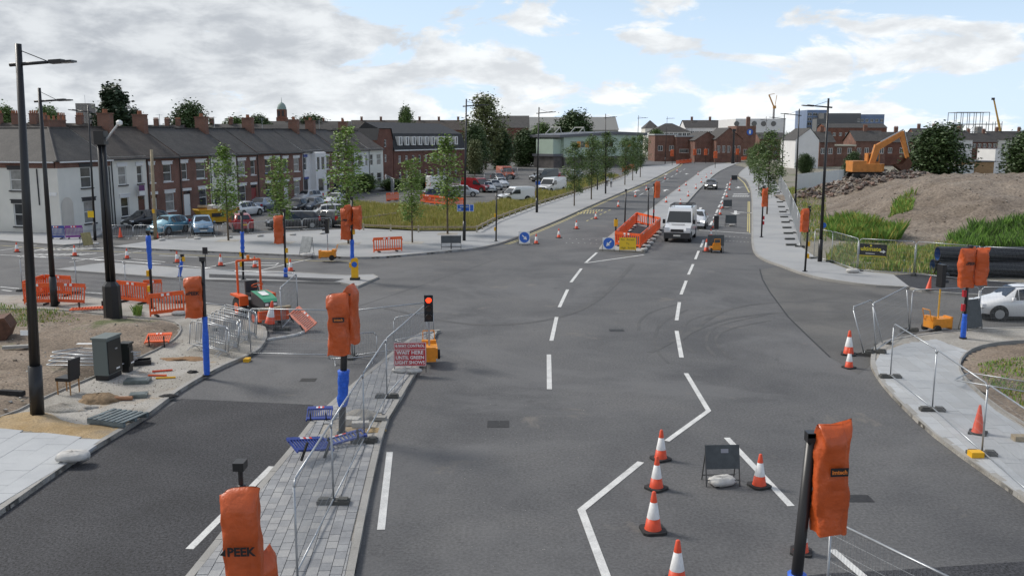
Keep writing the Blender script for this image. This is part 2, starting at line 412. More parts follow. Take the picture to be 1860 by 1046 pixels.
# --- kerb stones
kb = MB()
kb.box((0, .0775, .0975), (.494, .155, .055)).box((-.16, .0775, .035), (.174, .155, .07)).box((.16, .0775, .035), (.174, .155, .07)).box((0, .115, .035), (.146, .08, .07))
KSTONE = kb.mesh('kerb_stone', KERB)
kb2 = MB().box((0, .0775, .0625), (.894, .155, .125)); KPLAIN = kb2.mesh('kerb_stone_plain', KERB)
def kerbs(path, parent, mesh=KSTONE, L_=.5, name='kerb_stone', z=0):
    pts = [Vector((p[0], p[1], 0)) for p in path]; carry = 0.0; cnt = 0
    cum = [0]
    for a, b in zip(pts, pts[1:]): cum.append(cum[-1]+(b-a).length)
    def at(s):
        for i in range(len(pts)-1):
            if s <= cum[i+1]: return pts[i].lerp(pts[i+1], (s-cum[i])/max(1e-6, cum[i+1]-cum[i]))
        return pts[-1]
    n = int(cum[-1]/L_)
    for i in range(n):
        a, b = at(i*L_), at((i+1)*L_); mid = (a+b)/2
        o = inst(name, mesh, parent, (mid.x, mid.y, z+R.uniform(-.003, .003)), (0, 0, ang(a, b)))
def kerb_strip(path, parent, wd=.15, h=.128, name='kerb'):
    pts = [Vector((p[0], p[1], 0)) for p in path]; n = len(pts); mb = MB(); A = []; B_ = []
    for i in range(n):
        t = (pts[min(i+1, n-1)]-pts[max(i-1, 0)]).normalized(); nn = Vector((-t.y, t.x, 0)); A.append(pts[i]-nn*.004); B_.append(pts[i]+nn*wd)
    for i in range(n-1):
        a0, a1, b0, b1 = A[i], A[i+1], B_[i], B_[i+1]; z = Vector((0, 0, h))
        mb.quad(a0, a1, a1+z, a0+z).quad(a0+z, a1+z, b1+z, b0+z).quad(b1, b0, b0+z, b1+z)
    return mb.build(name, KERB, parent)
def pave(poly, origin, a, su, sv, bond, z0, z1, gap, mats, parent, name, limit=300, skip=None):
    ca, sa = cos(a), sin(a); u = (ca, sa); v = (-sa, ca)
    us = [(p[0]-origin[0])*u[0]+(p[1]-origin[1])*u[1] for p in poly]; vs = [(p[0]-origin[0])*v[0]+(p[1]-origin[1])*v[1] for p in poly]
    full = [MB().box((0, 0, (z0+z1)/2), (su-gap, sv-gap, z1-z0)).mesh(name, m) for m in mats]
    cells = []
    for j in range(int(math.floor(min(vs)/sv)), int(math.ceil(max(vs)/sv))):
        off = (j % 2)*su*bond
        for i in range(int(math.floor((min(us)-off)/su)), int(math.ceil((max(us)-off)/su))):
            cu, cv = i*su+off+su/2, (j+.5)*sv
            c = (origin[0]+u[0]*cu+v[0]*cv, origin[1]+u[1]*cu+v[1]*cv)
            if skip and skip(c): continue
            h, k = (su-gap)/2, (sv-gap)/2
            rect = [(c[0]+u[0]*x+v[0]*y, c[1]+u[1]*x+v[1]*y) for x, y in ((-h, -k), (h, -k), (h, k), (-h, k))]
            q = clip(poly, rect); ar = area(q) if len(q) > 2 else 0
            if ar < .12*su*sv: continue
            cells.append((c[0]**2+c[1]**2 if c[1] > 12.5 else 1e6, c, q, ar > .985*(su-gap)*(sv-gap)))
    cells.sort(key=lambda t: t[0]); rest = MB()
    for n, (d, c, q, fl) in enumerate(cells):
        dz = R.uniform(-.003, .003); mi = R.randrange(len(mats))
        if n < limit:
            if fl: inst(name, full[mi], parent, (c[0], c[1], dz), (0, 0, a))
            else: MB().prism([(p[0]-c[0], p[1]-c[1]) for p in q], z0, z1).build(name, mats[mi], parent, loc=(c[0], c[1], dz))
        else: rest.m = mi; rest.prism(q, z0+dz, z1+dz)
    if rest.f: rest.build(name+'s', list(mats), parent)['kind'] = 'stuff'
PT = .12
# --- A: unfinished footway on the left
A_road = smoothpath(xy(gp([(-140, 1030), (0, 937), (130, 845), (262, 763), (330, 712), (400, 672), (447, 652), (470, 640), (484, 620), (484, 602), (469, 584), (443, 571), (396, 559), (300, 556), (200, 548), (130, 541), (0, 540), (-160, 541)])), 3)
Apoly = A_road + [(-45, 36), (-45, 10)]
fA = MB().prism([(p[0], p[1]) for p in Apoly], -.05, PT-.006).build('pavement', SUBB); struct(fA)
kerbs(A_road, fA)
edg = smoothpath(xy(gp([(-120, 800), (0, 759), (29, 749), (80, 723), (143, 697), (242, 655), (294, 631), (321, 613), (329, 597), (318, 586), (290, 580), (240, 577), (134, 566), (40, 562), (-160, 566)], PT)), 3)
dirt_poly = edg + [(-40, 35), (-40, 18)]
fD = hfield('dirt_plot', dirt_poly, .22, lambda x, y, d: .10+min(1, d/.8)*(.06+.16*abs(nz(x, y, .55))+.05*nz(x, y, 2.2, 4)) + .35*math.exp(-((x+17.5)**2+(y-23.5)**2)/6), DIRT); struct(fD)
edm = MB().box((0, 0, .08), (.9, .05, .19)).mesh('edging_stone', KERB)
kerbs(edg, fA, edm, .905, 'edging_stone')
slab_poly = xy(gp([(-150, 765), (0, 778), (100, 788), (189, 799), (150, 826), (118, 843), (0, 915), (-150, 1005)], PT))
sp0, sp1 = G(0, 937), G(130, 845)
pave(slab_poly, sp0, ang(sp0, sp1), .9, .6, .5, .06, PT+.012, .008, [SLAB], fA, 'paving_slab')
def heap(name, label, cat, c, rx, ry, h, m, n=14, seed=0, rough=.25, rz=0, group=None):
    rr = random.Random(seed); mb = MB(); N_ = 8; n = n*2
    for k in range(N_+1):
        f = k/N_
        for i in range(n):
            a = 2*pi*i/n; rad = (1-f**1.3)*(1+rough*1.6*mnoise.noise(Vector((cos(a)*1.7+seed, sin(a)*1.7, f*2)))+rr.uniform(-.05, .05)); mb.v.append((rx*rad*cos(a), ry*rad*sin(a), h*(1-(1-f)**1.4)*(1+.5*mnoise.noise(Vector((cos(a)*2*(1-f)+seed, sin(a)*2*(1-f), 3)))+rr.uniform(-.08, .10)) if k else -.03))
    for k in range(N_):
        for i in range(n): j = (i+1) % n; mb.f.append((k*n+i, k*n+j, (k+1)*n+j, (k+1)*n+i)); mb.mi.append(0)
    o = mb.build(name, m, None, True, loc=c); o.rotation_euler.z = rz
    return tag(o, label, cat, group)
for nm, lab, pp, hz_ in (('sand_bed', 'ochre sand bed raked out beside the pale slabs', [(-140, 748), (0, 752), (60, 746), (95, 752), (112, 762), (150, 770), (190, 771), (208, 780), (184, 797), (100, 788), (0, 778), (-140, 766)], .09), ('sand_bed', 'strip of ochre sand spilt along the inside of the kerb', [(180, 797), (225, 766), (252, 749), (245, 761), (190, 795), (122, 837), (114, 836), (145, 818)], .02)):
    o = hfield(nm, smoothpath(xy(gp(pp, PT)), 3), .09, lambda x, y, d, h=hz_: PT-.004+min(1, d/.35)*(.012+h*abs(nz(x, y, 1.6, 2))+.02*abs(nz(x, y, 6, 5))), SAND); tag(o, lab, 'sand')
heap('spoil_heap', 'brown gravelly spoil heap behind the wooden pallet', 'spoil heap', G(180, 727, PT), .75, .45, .22, mat('spoil', (.23, .16, .095), .95, var=.35, scale=9, bump=.9, bscale=20), 18, 3)
heap('spoil_heap', 'pale stony spoil at the foot of the tall lamp post', 'spoil heap', G(118, 742, PT), .8, .4, .14, SUBB, 18, 4)
TARM = mat('loose_tarmac', (.02, .02, .021), .9, var=.4, scale=25, bump=.9, bscale=30)
heap('tarmac_heap', 'small heap of loose black tarmac beside the kerb', 'tarmac', G(306, 719, PT), .25, .15, .06, TARM, 16, 5, .35)
heap('tarmac_heap', 'small heap of loose black tarmac at the foot of the blue wrapped signal post', 'tarmac', G(350, 676, PT), .22, .15, .07, TARM, 16, 6, .35)
heap('spoil_heap', 'reddish brown soil heap near the stacked steel barriers', 'spoil heap', G(335, 652, PT), .7, .3, .06, mat('red_soil', (.24, .14, .07), .95, var=.35, scale=9), 16, 7, .4)
# --- B: long block-paved island in the foreground
Bl = xy(gp([(795, 604), (770, 606), (740, 622), (704, 651), (627, 714), (569, 766), (526, 822), (464, 896), (404, 974), (346, 1046)])); Bl.append(ext(Bl[-2], Bl[-1], 9))
Br = xy(gp([(645, 1046), (670, 912), (693, 807), (705, 768), (728, 729), (757, 679), (795, 604)])); Br.insert(0, ext(Br[1], Br[0], 9))
Bpoly = Bl + Br[:-1]
fB = MB().prism(Bpoly, -.05, PT-.02).build('traffic_island', SUBB); struct(fB)
kerbs(Bl, fB, KPLAIN, .9); kerbs(Br, fB, KPLAIN, .9)
S2 = G(621, 787, PT)
b0, b1 = Vector(Br[1]), Vector(Br[4])
SETTS = [SETT, ground_mat('grey_sett_b', [(.20, .205, .215), (.29, .295, .305)], 1.4, 60, .14, .85, .2, 80), ground_mat('grey_sett_c', [(.27, .27, .275), (.36, .36, .355)], 1.4, 60, .14, .85, .2, 80)]
pave(shrink(Bpoly, .165), Br[1], ang(b0, b1), .30, .215, .5, .05, PT+.006, .012, SETTS, fB, 'paving_block',
     skip=lambda c: (c[0]-S2.x-.45)**2+((c[1]-S2.y-.55)*.75)**2 < 1.05**2)
heap('rubble_heap', 'heap of broken stone and soil behind the blue wrapped signal post on the island', 'rubble', G(657, 757, PT-.03), .55, .45, .2, SUBB, 18, 8)
heap('sand_heap', 'patch of orange sand in the dug up part of the island', 'sand', G(655, 782, PT-.03), .7, .35, .06, SAND, 16, 9)
# --- C: splitter island in the left road
Cp = xy(gp([(99, 492), (195, 479), (330, 489), (420, 493), (520, 496), (627, 503), (678, 501), (688, 506), (650, 523), (618, 516), (375, 511), (310, 507)]))
fC = MB().prism(Cp, -.05, .10).build('traffic_island', PAVE); struct(fC); kerb_strip(Cp[::-1]+[Cp[-1]], fC, .12, .108)
sheet('crossing_tarmac', xy(gp([(380, 498), (440, 500), (540, 504), (625, 507), (605, 512), (480, 507), (380, 504)], .1)), .114, ASPH2, fC)
# --- D: plaza and footway along the left of the main road
Dk = smoothpath(xy(gp([(203, 451), (300, 456), (420, 461), (578, 468), (638, 470), (696, 469), (800, 460), (860, 454), (892, 448), (921, 440), (967, 421), (1018, 400), (1064, 379), (1119, 355), (1180, 329), (1215, 311), (1232, 302), (1236, 297)])), 3)
Db = xy(gp([(1165, 303), (1127, 322), (1075, 341), (981, 371), (903, 400), (866, 420), (760, 420), (658, 415), (560, 419), (466, 425), (380, 432), (287, 435), (250, 441)], PT))
fD2 = MB().prism(Dk+Db, -.05, PT).build('pavement', PAVE); struct(fD2)
ncut = 22
kerbs(Dk[:ncut], fD2); kerb_strip(Dk[ncut-1:], fD2)
E2 = xy(gp([(-330, 424), (-100, 432), (0, 439), (60, 444), (115, 448), (146, 445), (165, 436), (212, 414), (118, 427), (0, 423), (-330, 409)]))
fE = MB().prism(E2, -.05, PT).build('pavement', PAVE); struct(fE); kerb_strip(E2[:6], fE)
# --- F: central reservation
Fp = smoothpath(xy(gp([(1171, 460), (1205, 414), (1241, 378), (1278, 337), (1309, 311), (1344, 296)])), 3) + smoothpath(xy(gp([(1301, 299), (1281, 307), (1218, 353), (1181, 382), (1118, 422), (1092, 449), (1088, 456)])), 3)
fF = MB().prism(Fp, -.05, PT).build('central_reservation', PAVE); struct(fF); kerb_strip(Fp+[Fp[0]], fF)
# --- G: footway on the right of the main road
Gk = smoothpath(xy(gp([(1356, 304), (1341, 318), (1355, 328), (1364, 351), (1365, 408), (1366, 450), (1380, 470), (1414, 484), (1472, 504), (1533, 515), (1591, 522), (1652, 525)])), 3)
Gb = xy(gp([(1622, 502), (1542, 493), (1484, 472), (1453, 450), (1442, 411), (1428, 370), (1412, 335), (1395, 315), (1384, 304)]))
fG = MB().prism(Gk+Gb, -.05, PT).build('pavement', PAVE); struct(fG); kerb_strip(Gk, fG)
sheet('tarmac_path', xy(gp([(1622, 503), (1652, 526), (1674, 531), (1716, 535), (1793, 540), (1930, 548), (1930, 522), (1778, 512), (1658, 500)])), .09, ASPH2).__setitem__('kind', 'structure')
kerb_strip(xy(gp([(1652, 526), (1674, 531), (1716, 535), (1793, 540), (1930, 548)])), fG, .15, .12)
# --- H: corner footway on the right
Hk = smoothpath(xy(gp([(1960, 598), (1860, 599), (1786, 601), (1725, 605), (1660, 613), (1605, 624), (1586, 639), (1581, 660), (1588, 681), (1621, 723), (1697, 795), (1860, 913), (1960, 985)])), 3)
Hb = smoothpath(xy(gp([(1960, 840), (1860, 778), (1809, 746), (1753, 695), (1742, 667), (1758, 644), (1795, 631), (1860, 625), (1960, 622)])), 2)
fH = MB().prism(Hk+Hb, -.05, PT-.02).build('pavement', SUBB); struct(fH)
kerbs(Hk, fH)
h0, h1 = G(1697, 795), G(1621, 723)
Hs = Hk+Hb
Hsl = xy(gp([(1600, 640), (1650, 622), (1700, 616), (1760, 638), (1746, 655), (1742, 670), (1753, 695), (1809, 746), (1860, 778), (1960, 840), (1960, 975), (1860, 903), (1700, 786), (1626, 717), (1596, 678), (1590, 658)], PT))
pave(Hsl, h0, ang(h0, h1), .6, .45, .5, .04, PT+.006, .008, [SLAB, ground_mat('pale_slab_b', [(.35, .36, .37), (.42, .43, .435)], .6, 60, .08, .8, .1, 80)], fH, 'paving_slab')
verge = Hb + [(34, 24), (34, 14)]
fV = hfield('verge', xy(gp([(1975, 845), (1860, 781), (1811, 748), (1756, 695), (1745, 667), (1760, 647), (1797, 634), (1860, 628), (1975, 625)])), .3, lambda x, y, d: .10+min(1, d)*(.05+.1*abs(nz(x, y, .6))), DIRT); struct(fV)
kerbs(Hb[::-1], fH, edm, .905, 'edging_stone')
# --- waste ground, side road sheets, patches
wg = sheet('waste_ground', xy(gp([(1930, 522), (1778, 512), (1658, 500), (1622, 502), (1542, 493), (1484, 472), (1453, 450), (1442, 411), (1428, 370), (1412, 335), (1395, 315)])) + [(66, 300), (160, 300), (160, 60)], .06, EARTH); struct(wg)
struct(sheet('side_road', xy(gp([(1380, 490), (1398, 530), (1432, 576), (1472, 615), (1508, 649), (1560, 680), (1582, 662), (1600, 627), (1725, 606), (1960, 598), (1960, 546), (1674, 531), (1591, 523), (1533, 516), (1472, 505), (1414, 485)])), .004, ASPH3))
struct(sheet('slip_road', xy(gp([(-200, 1085), (0, 938), (130, 846), (262, 764), (330, 724), (569, 735), (569, 766), (526, 823), (464, 897), (404, 975), (346, 1047), (290, 1130)])), .004, ASPH2))
struct(sheet('tarmac_patch', xy(gp([(1405, 1052), (1500, 1041), (1620, 1035), (1700, 1030), (1960, 1012), (1960, 1150), (1400, 1150)])), .004, ASPH2))
struct(sheet('car_park', xy(gp([(640, 352), (645, 372), (700, 375), (850, 379), (905, 369), (1000, 346), (1085, 317), (1000, 299), (880, 296), (760, 326)])), .005, ASPH3))
struct(sheet('side_street', xy(gp([(120, 440), (205, 450), (250, 441), (466, 425), (655, 415), (636, 392), (700, 341), (208, 413)])), .003, ASPH3))
# --- painted markings
for a, b in (((1063, 478), (1084, 459)), ((1037, 513), (1056, 488)), ((1016, 558), (1031, 526)), ((1001.6, 619), (1011, 576)), ((998, 707), (997, 644)),
             ((1273, 449), (1278, 436)), ((1263, 471), (1269, 456)), ((1250.5, 499), (1259, 480)), ((1237, 535), (1246.5, 510)), ((1229, 582), (1234, 549)), ((1238, 649.5), (1229, 601)),
             ((1063, 478), (1170, 463)), ((692, 962), (708, 821)), ((344, 997), (494, 847)), ((1511, 998), (1572, 1050)), ((1320, 795), (1437, 919))): mark((a, b), .16)
mark(((1246, 678), (1287, 746), (1211, 801)), .15); mark(((1164, 839), (1056, 926), (1101, 1046), (1128, 1115)), .17)
for s in (((0, 455), (67, 445)), ((0, 463), (40, 465)), ((130, 469), (217, 474), (292, 479)), ((127, 476), (257, 456)), ((289, 464), (359, 467)), ((371, 487), (456, 470), (444, 466)), ((469, 492), (566, 470)),
          ((0, 521), (40, 525)), ((139, 530), (191, 534)), ((4, 527), (21, 529)), ((230, 470), (300, 476)), ((427, 480), (440, 477), (506, 478), (500, 482), (427, 482))): mark(s, .13)
for k in range(9):
    x = 62+k*14; mark(((x, 456-k*.4), (x+22, 451-k*.1)), .22); mark(((x-30, 466-k*.3), (x+2, 461-k*.1)), .2)
mark(((0, 446), (120, 454), (203, 457), (420, 467), (575, 474), (640, 475)), .1, YELLOW_L)
for o_ in (.3, .55):
    ribbon([(p[0]+o_*.93, p[1]-o_*.35) for p in Dk[26:]], .1, YELLOW_L)
for s in (((1290, 409), (1294, 402)), ((1296, 397), (1300, 390)), ((1301, 387), (1304, 380.5)), ((1305, 377), (1308, 372)), ((1309, 369), (1312, 364)), ((1312, 361), (1314, 357)), ((1314.5, 355), (1317, 350.5)), ((1317, 348), (1319, 344.5)), ((1319, 342), (1320.5, 339)), ((1320.5, 337), (1321.5, 334))): mark(s, .2)
for k in range(10):
    a = k/10; b = a+.055; p, q = Vector((1160, 356)), Vector((1248, 305)); u0, u1 = p.lerp(q, a**.8), p.lerp(q, b**.8); mark((u0, u1), .13)
mark(((1269.5, 418), (1365, 424.6)), .22); mark(((1272, 409), (1356, 412)), .1); mark(((1359, 366), (1358, 421)), .1, YELLOW_L); mark(((1361.5, 366), (1361.5, 423)), .1, YELLOW_L)
mark(((1340, 322), (1352, 333), (1361, 350)), .2, YELLOW_L)
for k in range(8): mark(((1310+k*7.5, 429+k*.5), (1312+k*7.5, 429.2+k*.5)), .12); mark(((1312+k*6.5, 437+k*.4), (1314+k*6.5, 437.2+k*.4)), .12)
for k in range(9): mark(((1022+k*12, 433+k*.6), (1024+k*12, 433.2+k*.6)), .12); mark(((1028+k*11, 441+k*.3), (1030+k*11, 441.2+k*.3)), .12)
for k in range(7):                                    # worn lettering and bus cage dashes
    mark(((1049+k*5.6, 389-k*.25), (1051+k*5.6, 386-k*.25)), .13, YELLOW_L); mark(((1062+k*5, 384.5-k*.2), (1064+k*5, 382.3-k*.2)), .13, YELLOW_L)
    mark(((1331+k*4.4, 357.4), (1333.6+k*4.4, 356)), .25); mark(((1333+k*3.8, 353.6), (1335+k*3.8, 352.4)), .25)
for k in range(6): mark(((1065+k*8, 402-k*3.8), (1069+k*8, 400-k*3.8)), .12, YELLOW_L)
def arrow(p, d, s=1.0, turn=0):
    mb = MB(); u = Vector((cos(d), sin(d))); v = Vector((-u.y, u.x)); P = lambda a, b: (p.x+u.x*a*s+v.x*b*s, p.y+u.y*a*s+v.y*b*s, .009)
    mb.quad(P(0, -.1), P(2.2, -.1), P(2.2, .1), P(0, .1)); mb.quad(P(2.2, -.38), P(3.6, 0), P(2.2, .38))
    if turn: mb.quad(P(.9, .1*turn), P(1.5, .9*turn), P(1.75, .9*turn), P(1.3, .1*turn)).quad(P(1.2, .85*turn), P(1.65, 1.5*turn), P(2.1, .85*turn))
    mb.build('road_marking', WHITE, road)
RD = ang(G(1134, 455), G(1281, 306))
for px, py, dd, t in ((1152, 349, RD, 1), (1206, 348, RD, 0), (1208, 318, RD, 1), (1246, 317, RD, 0), (1273, 377, RD+pi, 0), (1336, 383, RD+pi, 1), (1341, 339, RD+pi, 1)): arrow(G(px, py), dd, 1.4, t)
SEAM = mat('tar_seam', (.025, .025, .026), .7)
mark(((1380, 489), (1385, 508), (1398, 530), (1432, 576), (1472, 615), (1508, 649)), .07, SEAM, .008)
TZ = .0045
TYM = ground_mat('tyre_mark', [(.074, .0745, .077), (.094, .094, .095)], .9, 26, .3, .85, .3, 40, stain=[((.10, .098, .096), 1.3, .48, .9)])
for c in ([(1262, 640), (1240, 625), (1238, 600), (1262, 578), (1330, 562)], [(1300, 648), (1284, 628), (1288, 604), (1318, 588), (1390, 572)], [(1215, 660), (1196, 640), (1190, 612), (1205, 585), (1250, 562)], [(1160, 600), (1163, 582), (1185, 566), (1230, 553)], [(1330, 652), (1306, 630), (1302, 612), (1330, 596), (1400, 582)]):
    TZ += .0003; ribbon(smoothpath(xy(gp(c)), 6), .13, TYM, TZ, 'tyre_mark')

# long paving joints and a few ironworks in the carriageway
for c in ([(905, 470), (760, 520), (640, 560)], [(640, 905), (640, 1046)]): ribbon(smoothpath(xy(gp(c)), 5), .025, SEAM, .005, 'paving_joint')
for c in ([(1230, 620), (1330, 560), (1480, 548), (1680, 560)], [(1180, 640), (1320, 580), (1490, 566), (1680, 580)], [(700, 560), (880, 590), (1060, 560), (1150, 480)]):
    TZ += .0003; ribbon(smoothpath(xy(gp(c)), 8), .24, TYM, TZ, 'tyre_mark')
for px, py, a_, b_ in ((1560, 905, .55, .4), (905, 770, .6, .6), (1120, 600, .6, .45), (560, 690, .5, .4)):
    q = G(px, py); sheet('gully_cover', [(q.x-a_/2, q.y-b_/2), (q.x+a_/2, q.y-b_/2), (q.x+a_/2, q.y+b_/2), (q.x-a_/2, q.y+b_/2)], .006, mat('iron_cover', (.035, .033, .032), .6, .4, var=.4, scale=12), road)
# ================================================================ BUILDINGS
def facade(mb, w_, z0, z1, ops, x0=0.0, y=0.0, dep=.14):
    """wall skin in the local xz plane facing -y, with real openings and reveals; ops = (xa, xb, za, zb)"""
    xs = sorted({x0, x0+w_, *[o[0] for o in ops], *[o[1] for o in ops]}); zs = sorted({z0, z1, *[o[2] for o in ops], *[o[3] for o in ops]})
    for xa, xb in zip(xs, xs[1:]):
        for za, zb in zip(zs, zs[1:]):
            cx, cz = (xa+xb)/2, (za+zb)/2
            if any(o[0] < cx < o[1] and o[2] < cz < o[3] for o in ops): continue
            mb.quad((xa, y, za), (xb, y, za), (xb, y, zb), (xa, y, zb))
    for xa, xb, za, zb in ops:
        mb.quad((xa, y, za), (xa, y+dep, za), (xa, y+dep, zb), (xa, y, zb)).quad((xb, y+dep, za), (xb, y, za), (xb, y, zb), (xb, y+dep, zb))
        mb.quad((xa, y, zb), (xa, y+dep, zb), (xb, y+dep, zb), (xb, y, zb)).quad((xa, y+dep, za), (xa, y, za), (xb, y, za), (xb, y+dep, za))
def window(par, o, y=0.0, frame=UPVC, lint=None, sill=None, mull=0, trans=True, fw=.07, pane=None, rz=None):
    xa, xb, za, zb = o; d = y+.09
    mb = MB(); cx = (xa+xb)/2
    for x in (xa+fw/2, xb-fw/2): mb.box((x, d, (za+zb)/2), (fw, .05, zb-za))
    for z in (za+fw/2, zb-fw/2): mb.box((cx, d, z), (xb-xa-2*fw, .05, fw))
    if trans: mb.box((cx, d-.004, za+(zb-za)*.52), (xb-xa-2*fw, .05, fw*.9))
    for k in range(mull): mb.box((xa+(xb-xa)*(k+1)/(mull+1), d-.008, (za+zb)/2), (fw*.8, .05, zb-za-2*fw))
    wn = mb.build('window', frame, par)
    MB().quad((xa+.01, d+.012, za+.01), (xb-.01, d+.012, za+.01), (xb-.01, d+.012, zb-.01), (xa+.01, d+.012, zb-.01)).build('pane', pane or R.choice((PANE, PANE, NET)), wn)
    if lint:
        l = MB(); l.box((cx, y-.02, zb+.13), (xb-xa+.28, .09, .26)); l.box((cx, y-.04, zb+.30), (xb-xa+.40, .13, .07)); l.build('lintel', lint, wn)
    if sill: MB().box((cx, y-.04, za-.06), (xb-xa+.2, .16, .10)).build('sill', sill, wn)
    return wn
def door(par, o, col, y=0.0, lint=None):
    xa, xb, za, zb = o; cx = (xa+xb)/2
    dm = mat('door_%s' % (col if isinstance(col, str) else 'x'), DOORC[col], .5)
    dn = MB().box((cx, y+.10, (za+zb-.35)/2), (xb-xa, .05, zb-za-.35)).build('door', dm, par)
    MB().quad((xa, y+.09, zb-.33), (xb, y+.09, zb-.33), (xb, y+.09, zb), (xa, y+.09, zb)).build('pane', PANE, dn)
    MB().box((xb-.12, y+.06, 1.05), (.04, .05, .12)).build('handle', STEEL, dn)
    if lint: MB().box((cx, y-.02, zb+.13), (xb-xa+.28, .09, .26)).build('lintel', lint, dn)
DOORC = {'white': (.72, .72, .70), 'brown': (.11, .035, .02), 'red': (.22, .02, .02), 'dark': (.03, .03, .035)}
def chimney(par, x, y, z, wx=.9, wy=.55, h=1.5, pots=3, m=BRICK2):
    c = MB().box((x, y, z+h/2), (wx, wy, h)).box((x, y, z+h+.05), (wx+.12, wy+.12, .1)).build('chimney', m, par)
    p = MB()
    for k in range(pots): p.cyl((x+(k-(pots-1)/2)*wx*.3, y, z+h+.1), (x+(k-(pots-1)/2)*wx*.3, y, z+h+.45), .11, .09, 8)
    p.build('chimney_pots', mat('terracotta', (.32, .13, .07), .85), c)
TA, TB = G(208, 412), G(697, 342)
TD = (TB-TA).normalized(); TANG = atan2(TD.y, TD.x)
def on_row(px):                                        # metres along the terrace front for a picture column
    k = (px-CX)/FPX; s = 0.0
    # X = k*(Y*cT + CAMH*sT) at ground level
    return (k*(TA.y*cT+CAMH*sT)-TA.x)/(TD.x-k*TD.y*cT)
EAV, RDG = 6.0, 8.6
def house(px0, px1, wallm, label, ups, downs, roofm=SLATE, ch=True, lint=STONE, sill=STONE, doorc='white', dz=0, frame=UPVC, name='terraced_house'):
    """ups/downs: fractions of the frontage ('w' window / 'd' door, from, to)"""
    s0, s1 = on_row(px0), on_row(px1); wd = s1-s0
    t = thing(name, label, 'house', TA+TD*s0, TANG, 'terraced houses along the side street')
    ops = [];
    for k, a, b in ups: ops.append((k, (a*wd, b*wd, 3.55+dz, 5.15+dz)))
    for k, a, b in downs: ops.append((k, (a*wd, b*wd, .75+dz if k == 'w' else .08, 2.45+dz)))
    mb = MB(); e = EAV+dz; r = RDG+dz
    facade(mb, wd, 0, e, [o for _, o in ops]); D_ = 8.0
    mb.quad((0, 0, 0), (0, 0, e), (0, D_/2, r-.06), (0, D_, e), (0, D_, 0)).quad((wd, 0, 0), (wd, D_, 0), (wd, D_, e), (wd, D_/2, r-.06), (wd, 0, e)).quad((wd, D_, 0), (0, D_, 0), (0, D_, e), (wd, D_, e))
    # dark room behind the openings
    mb.build('wall', wallm, t)
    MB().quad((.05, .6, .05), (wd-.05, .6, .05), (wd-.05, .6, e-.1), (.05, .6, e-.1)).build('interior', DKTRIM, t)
    rf = MB()
    for sgn, y0, y1 in ((-1, -.25, D_/2), (1, D_+.25, D_/2)):
        zl = e-.15*0-.02-.25*(r-e)/(D_/2); q = [(0.0, y0, zl), (wd, y0, zl), (wd, y1, r), (0, y1, r)]
        if sgn > 0: q = q[::-1]
        rf.quad(*q); rf.quad(*[(p[0], p[1], p[2]-.12) for p in q[::-1]])
    rf.quad((0, -.25, zl-.12), (wd, -.25, zl-.12), (wd, -.25, zl), (0, -.25, zl))
    rf.box((wd/2, D_/2, r+.02), (wd-.02, .25, .1))
    ro = rf.build('roof', roofm, t)
    MB().box((wd/2, -.30, zl-.06), (wd-.02, .1, .11)).build('gutter', DKTRIM, ro)
    if ch: chimney(ro, wd-.35, D_/2-.3, r-.75, .62, 1.25, 1.9, 3, BRICK2)
    else: az_ = r+1.3; MB().cyl((wd*.6, D_/2, r-.1), (wd*.6, D_/2, az_), .025, n=5).cyl((wd*.6-.5, D_/2, az_-.1), (wd*.6+.5, D_/2, az_-.1), .018, n=4).cyl((wd*.6-.3, D_/2-.25, az_-.1), (wd*.6-.3, D_/2+.25, az_-.1), .012, n=4).cyl((wd*.6+.1, D_/2-.25, az_-.1), (wd*.6+.1, D_/2+.25, az_-.1), .012, n=4).build('aerial', STEEL, ro)
    for k, o in ops:
        if k == 'w': window(t, o, lint=lint, sill=sill, frame=frame)
        else: door(t, o, doorc, lint=lint)
    MB().cyl((.12, -.07, 0), (.12, -.07, e-.3), .045, n=6).build('drainpipe', DKTRIM, t)
    return t
W2 = [('w', .14, .34), ('w', .66, .82)]
house(208, 272, RENDW, 'cream rendered terraced house with a brown front door and agent board', [('w', .2, .42), ('w', .72, .88)], [('w', .22, .44), ('d', .70, .90)], TILE, True, RENDP, DKTRIM, 'brown')
house(272, 330, BRICK, 'red brick terraced house with a white door beside the cream house', [('w', .08, .22), ('w', .50, .76)], [('d', .10, .26), ('w', .52, .80)], TILE, True, RENDP, RENDP)
house(330, 385, BRICK, 'red brick terraced house with a tall white door behind the yellow skip', [('w', .08, .26), ('w', .55, .85)], [('d', .10, .32), ('w', .60, .86)], SLATE, False, RENDP, RENDP, dz=.05)
house(385, 433, RENDW, 'cream terraced house standing between two red brick ones', [('w', .14, .36), ('w', .62, .84)], [('w', .12, .36), ('d', .68, .88)], SLATE, True, RENDW, RENDW, dz=-.04)
house(433, 470, BRICK, 'red brick terraced house with white painted lintels next to the cream one', [('w', .08, .42), ('w', .68, .9)], [('w', .08, .40), ('d', .66, .92)], SLATE, False, RENDP, RENDP, 'red')
house(470, 511, BRICK, 'red brick terraced house with a white downpipe and one small chimney stack', [('w', .34, .60), ('w', .82, .96)], [('w', .34, .62), ('d', .78, .96)], SLATE, True, RENDP, BLUEP, 'dark', .05)
house(511, 552, BRICK, 'red brick terraced house adjoining the white one with a bay', [('w', .14, .34), ('w', .60, .84)], [('d', .14, .34), ('w', .58, .84)], SLATE, False, RENDP, RENDP, 'white')
hb = house(552, 588, RENDP, 'white painted terraced house with a two storey bay window', [('w', .06, .2)], [('d', .06, .24)], SLATE, True, BLUEP, RENDP, 'dark', .04)
wdb = on_row(588)-on_row(552)
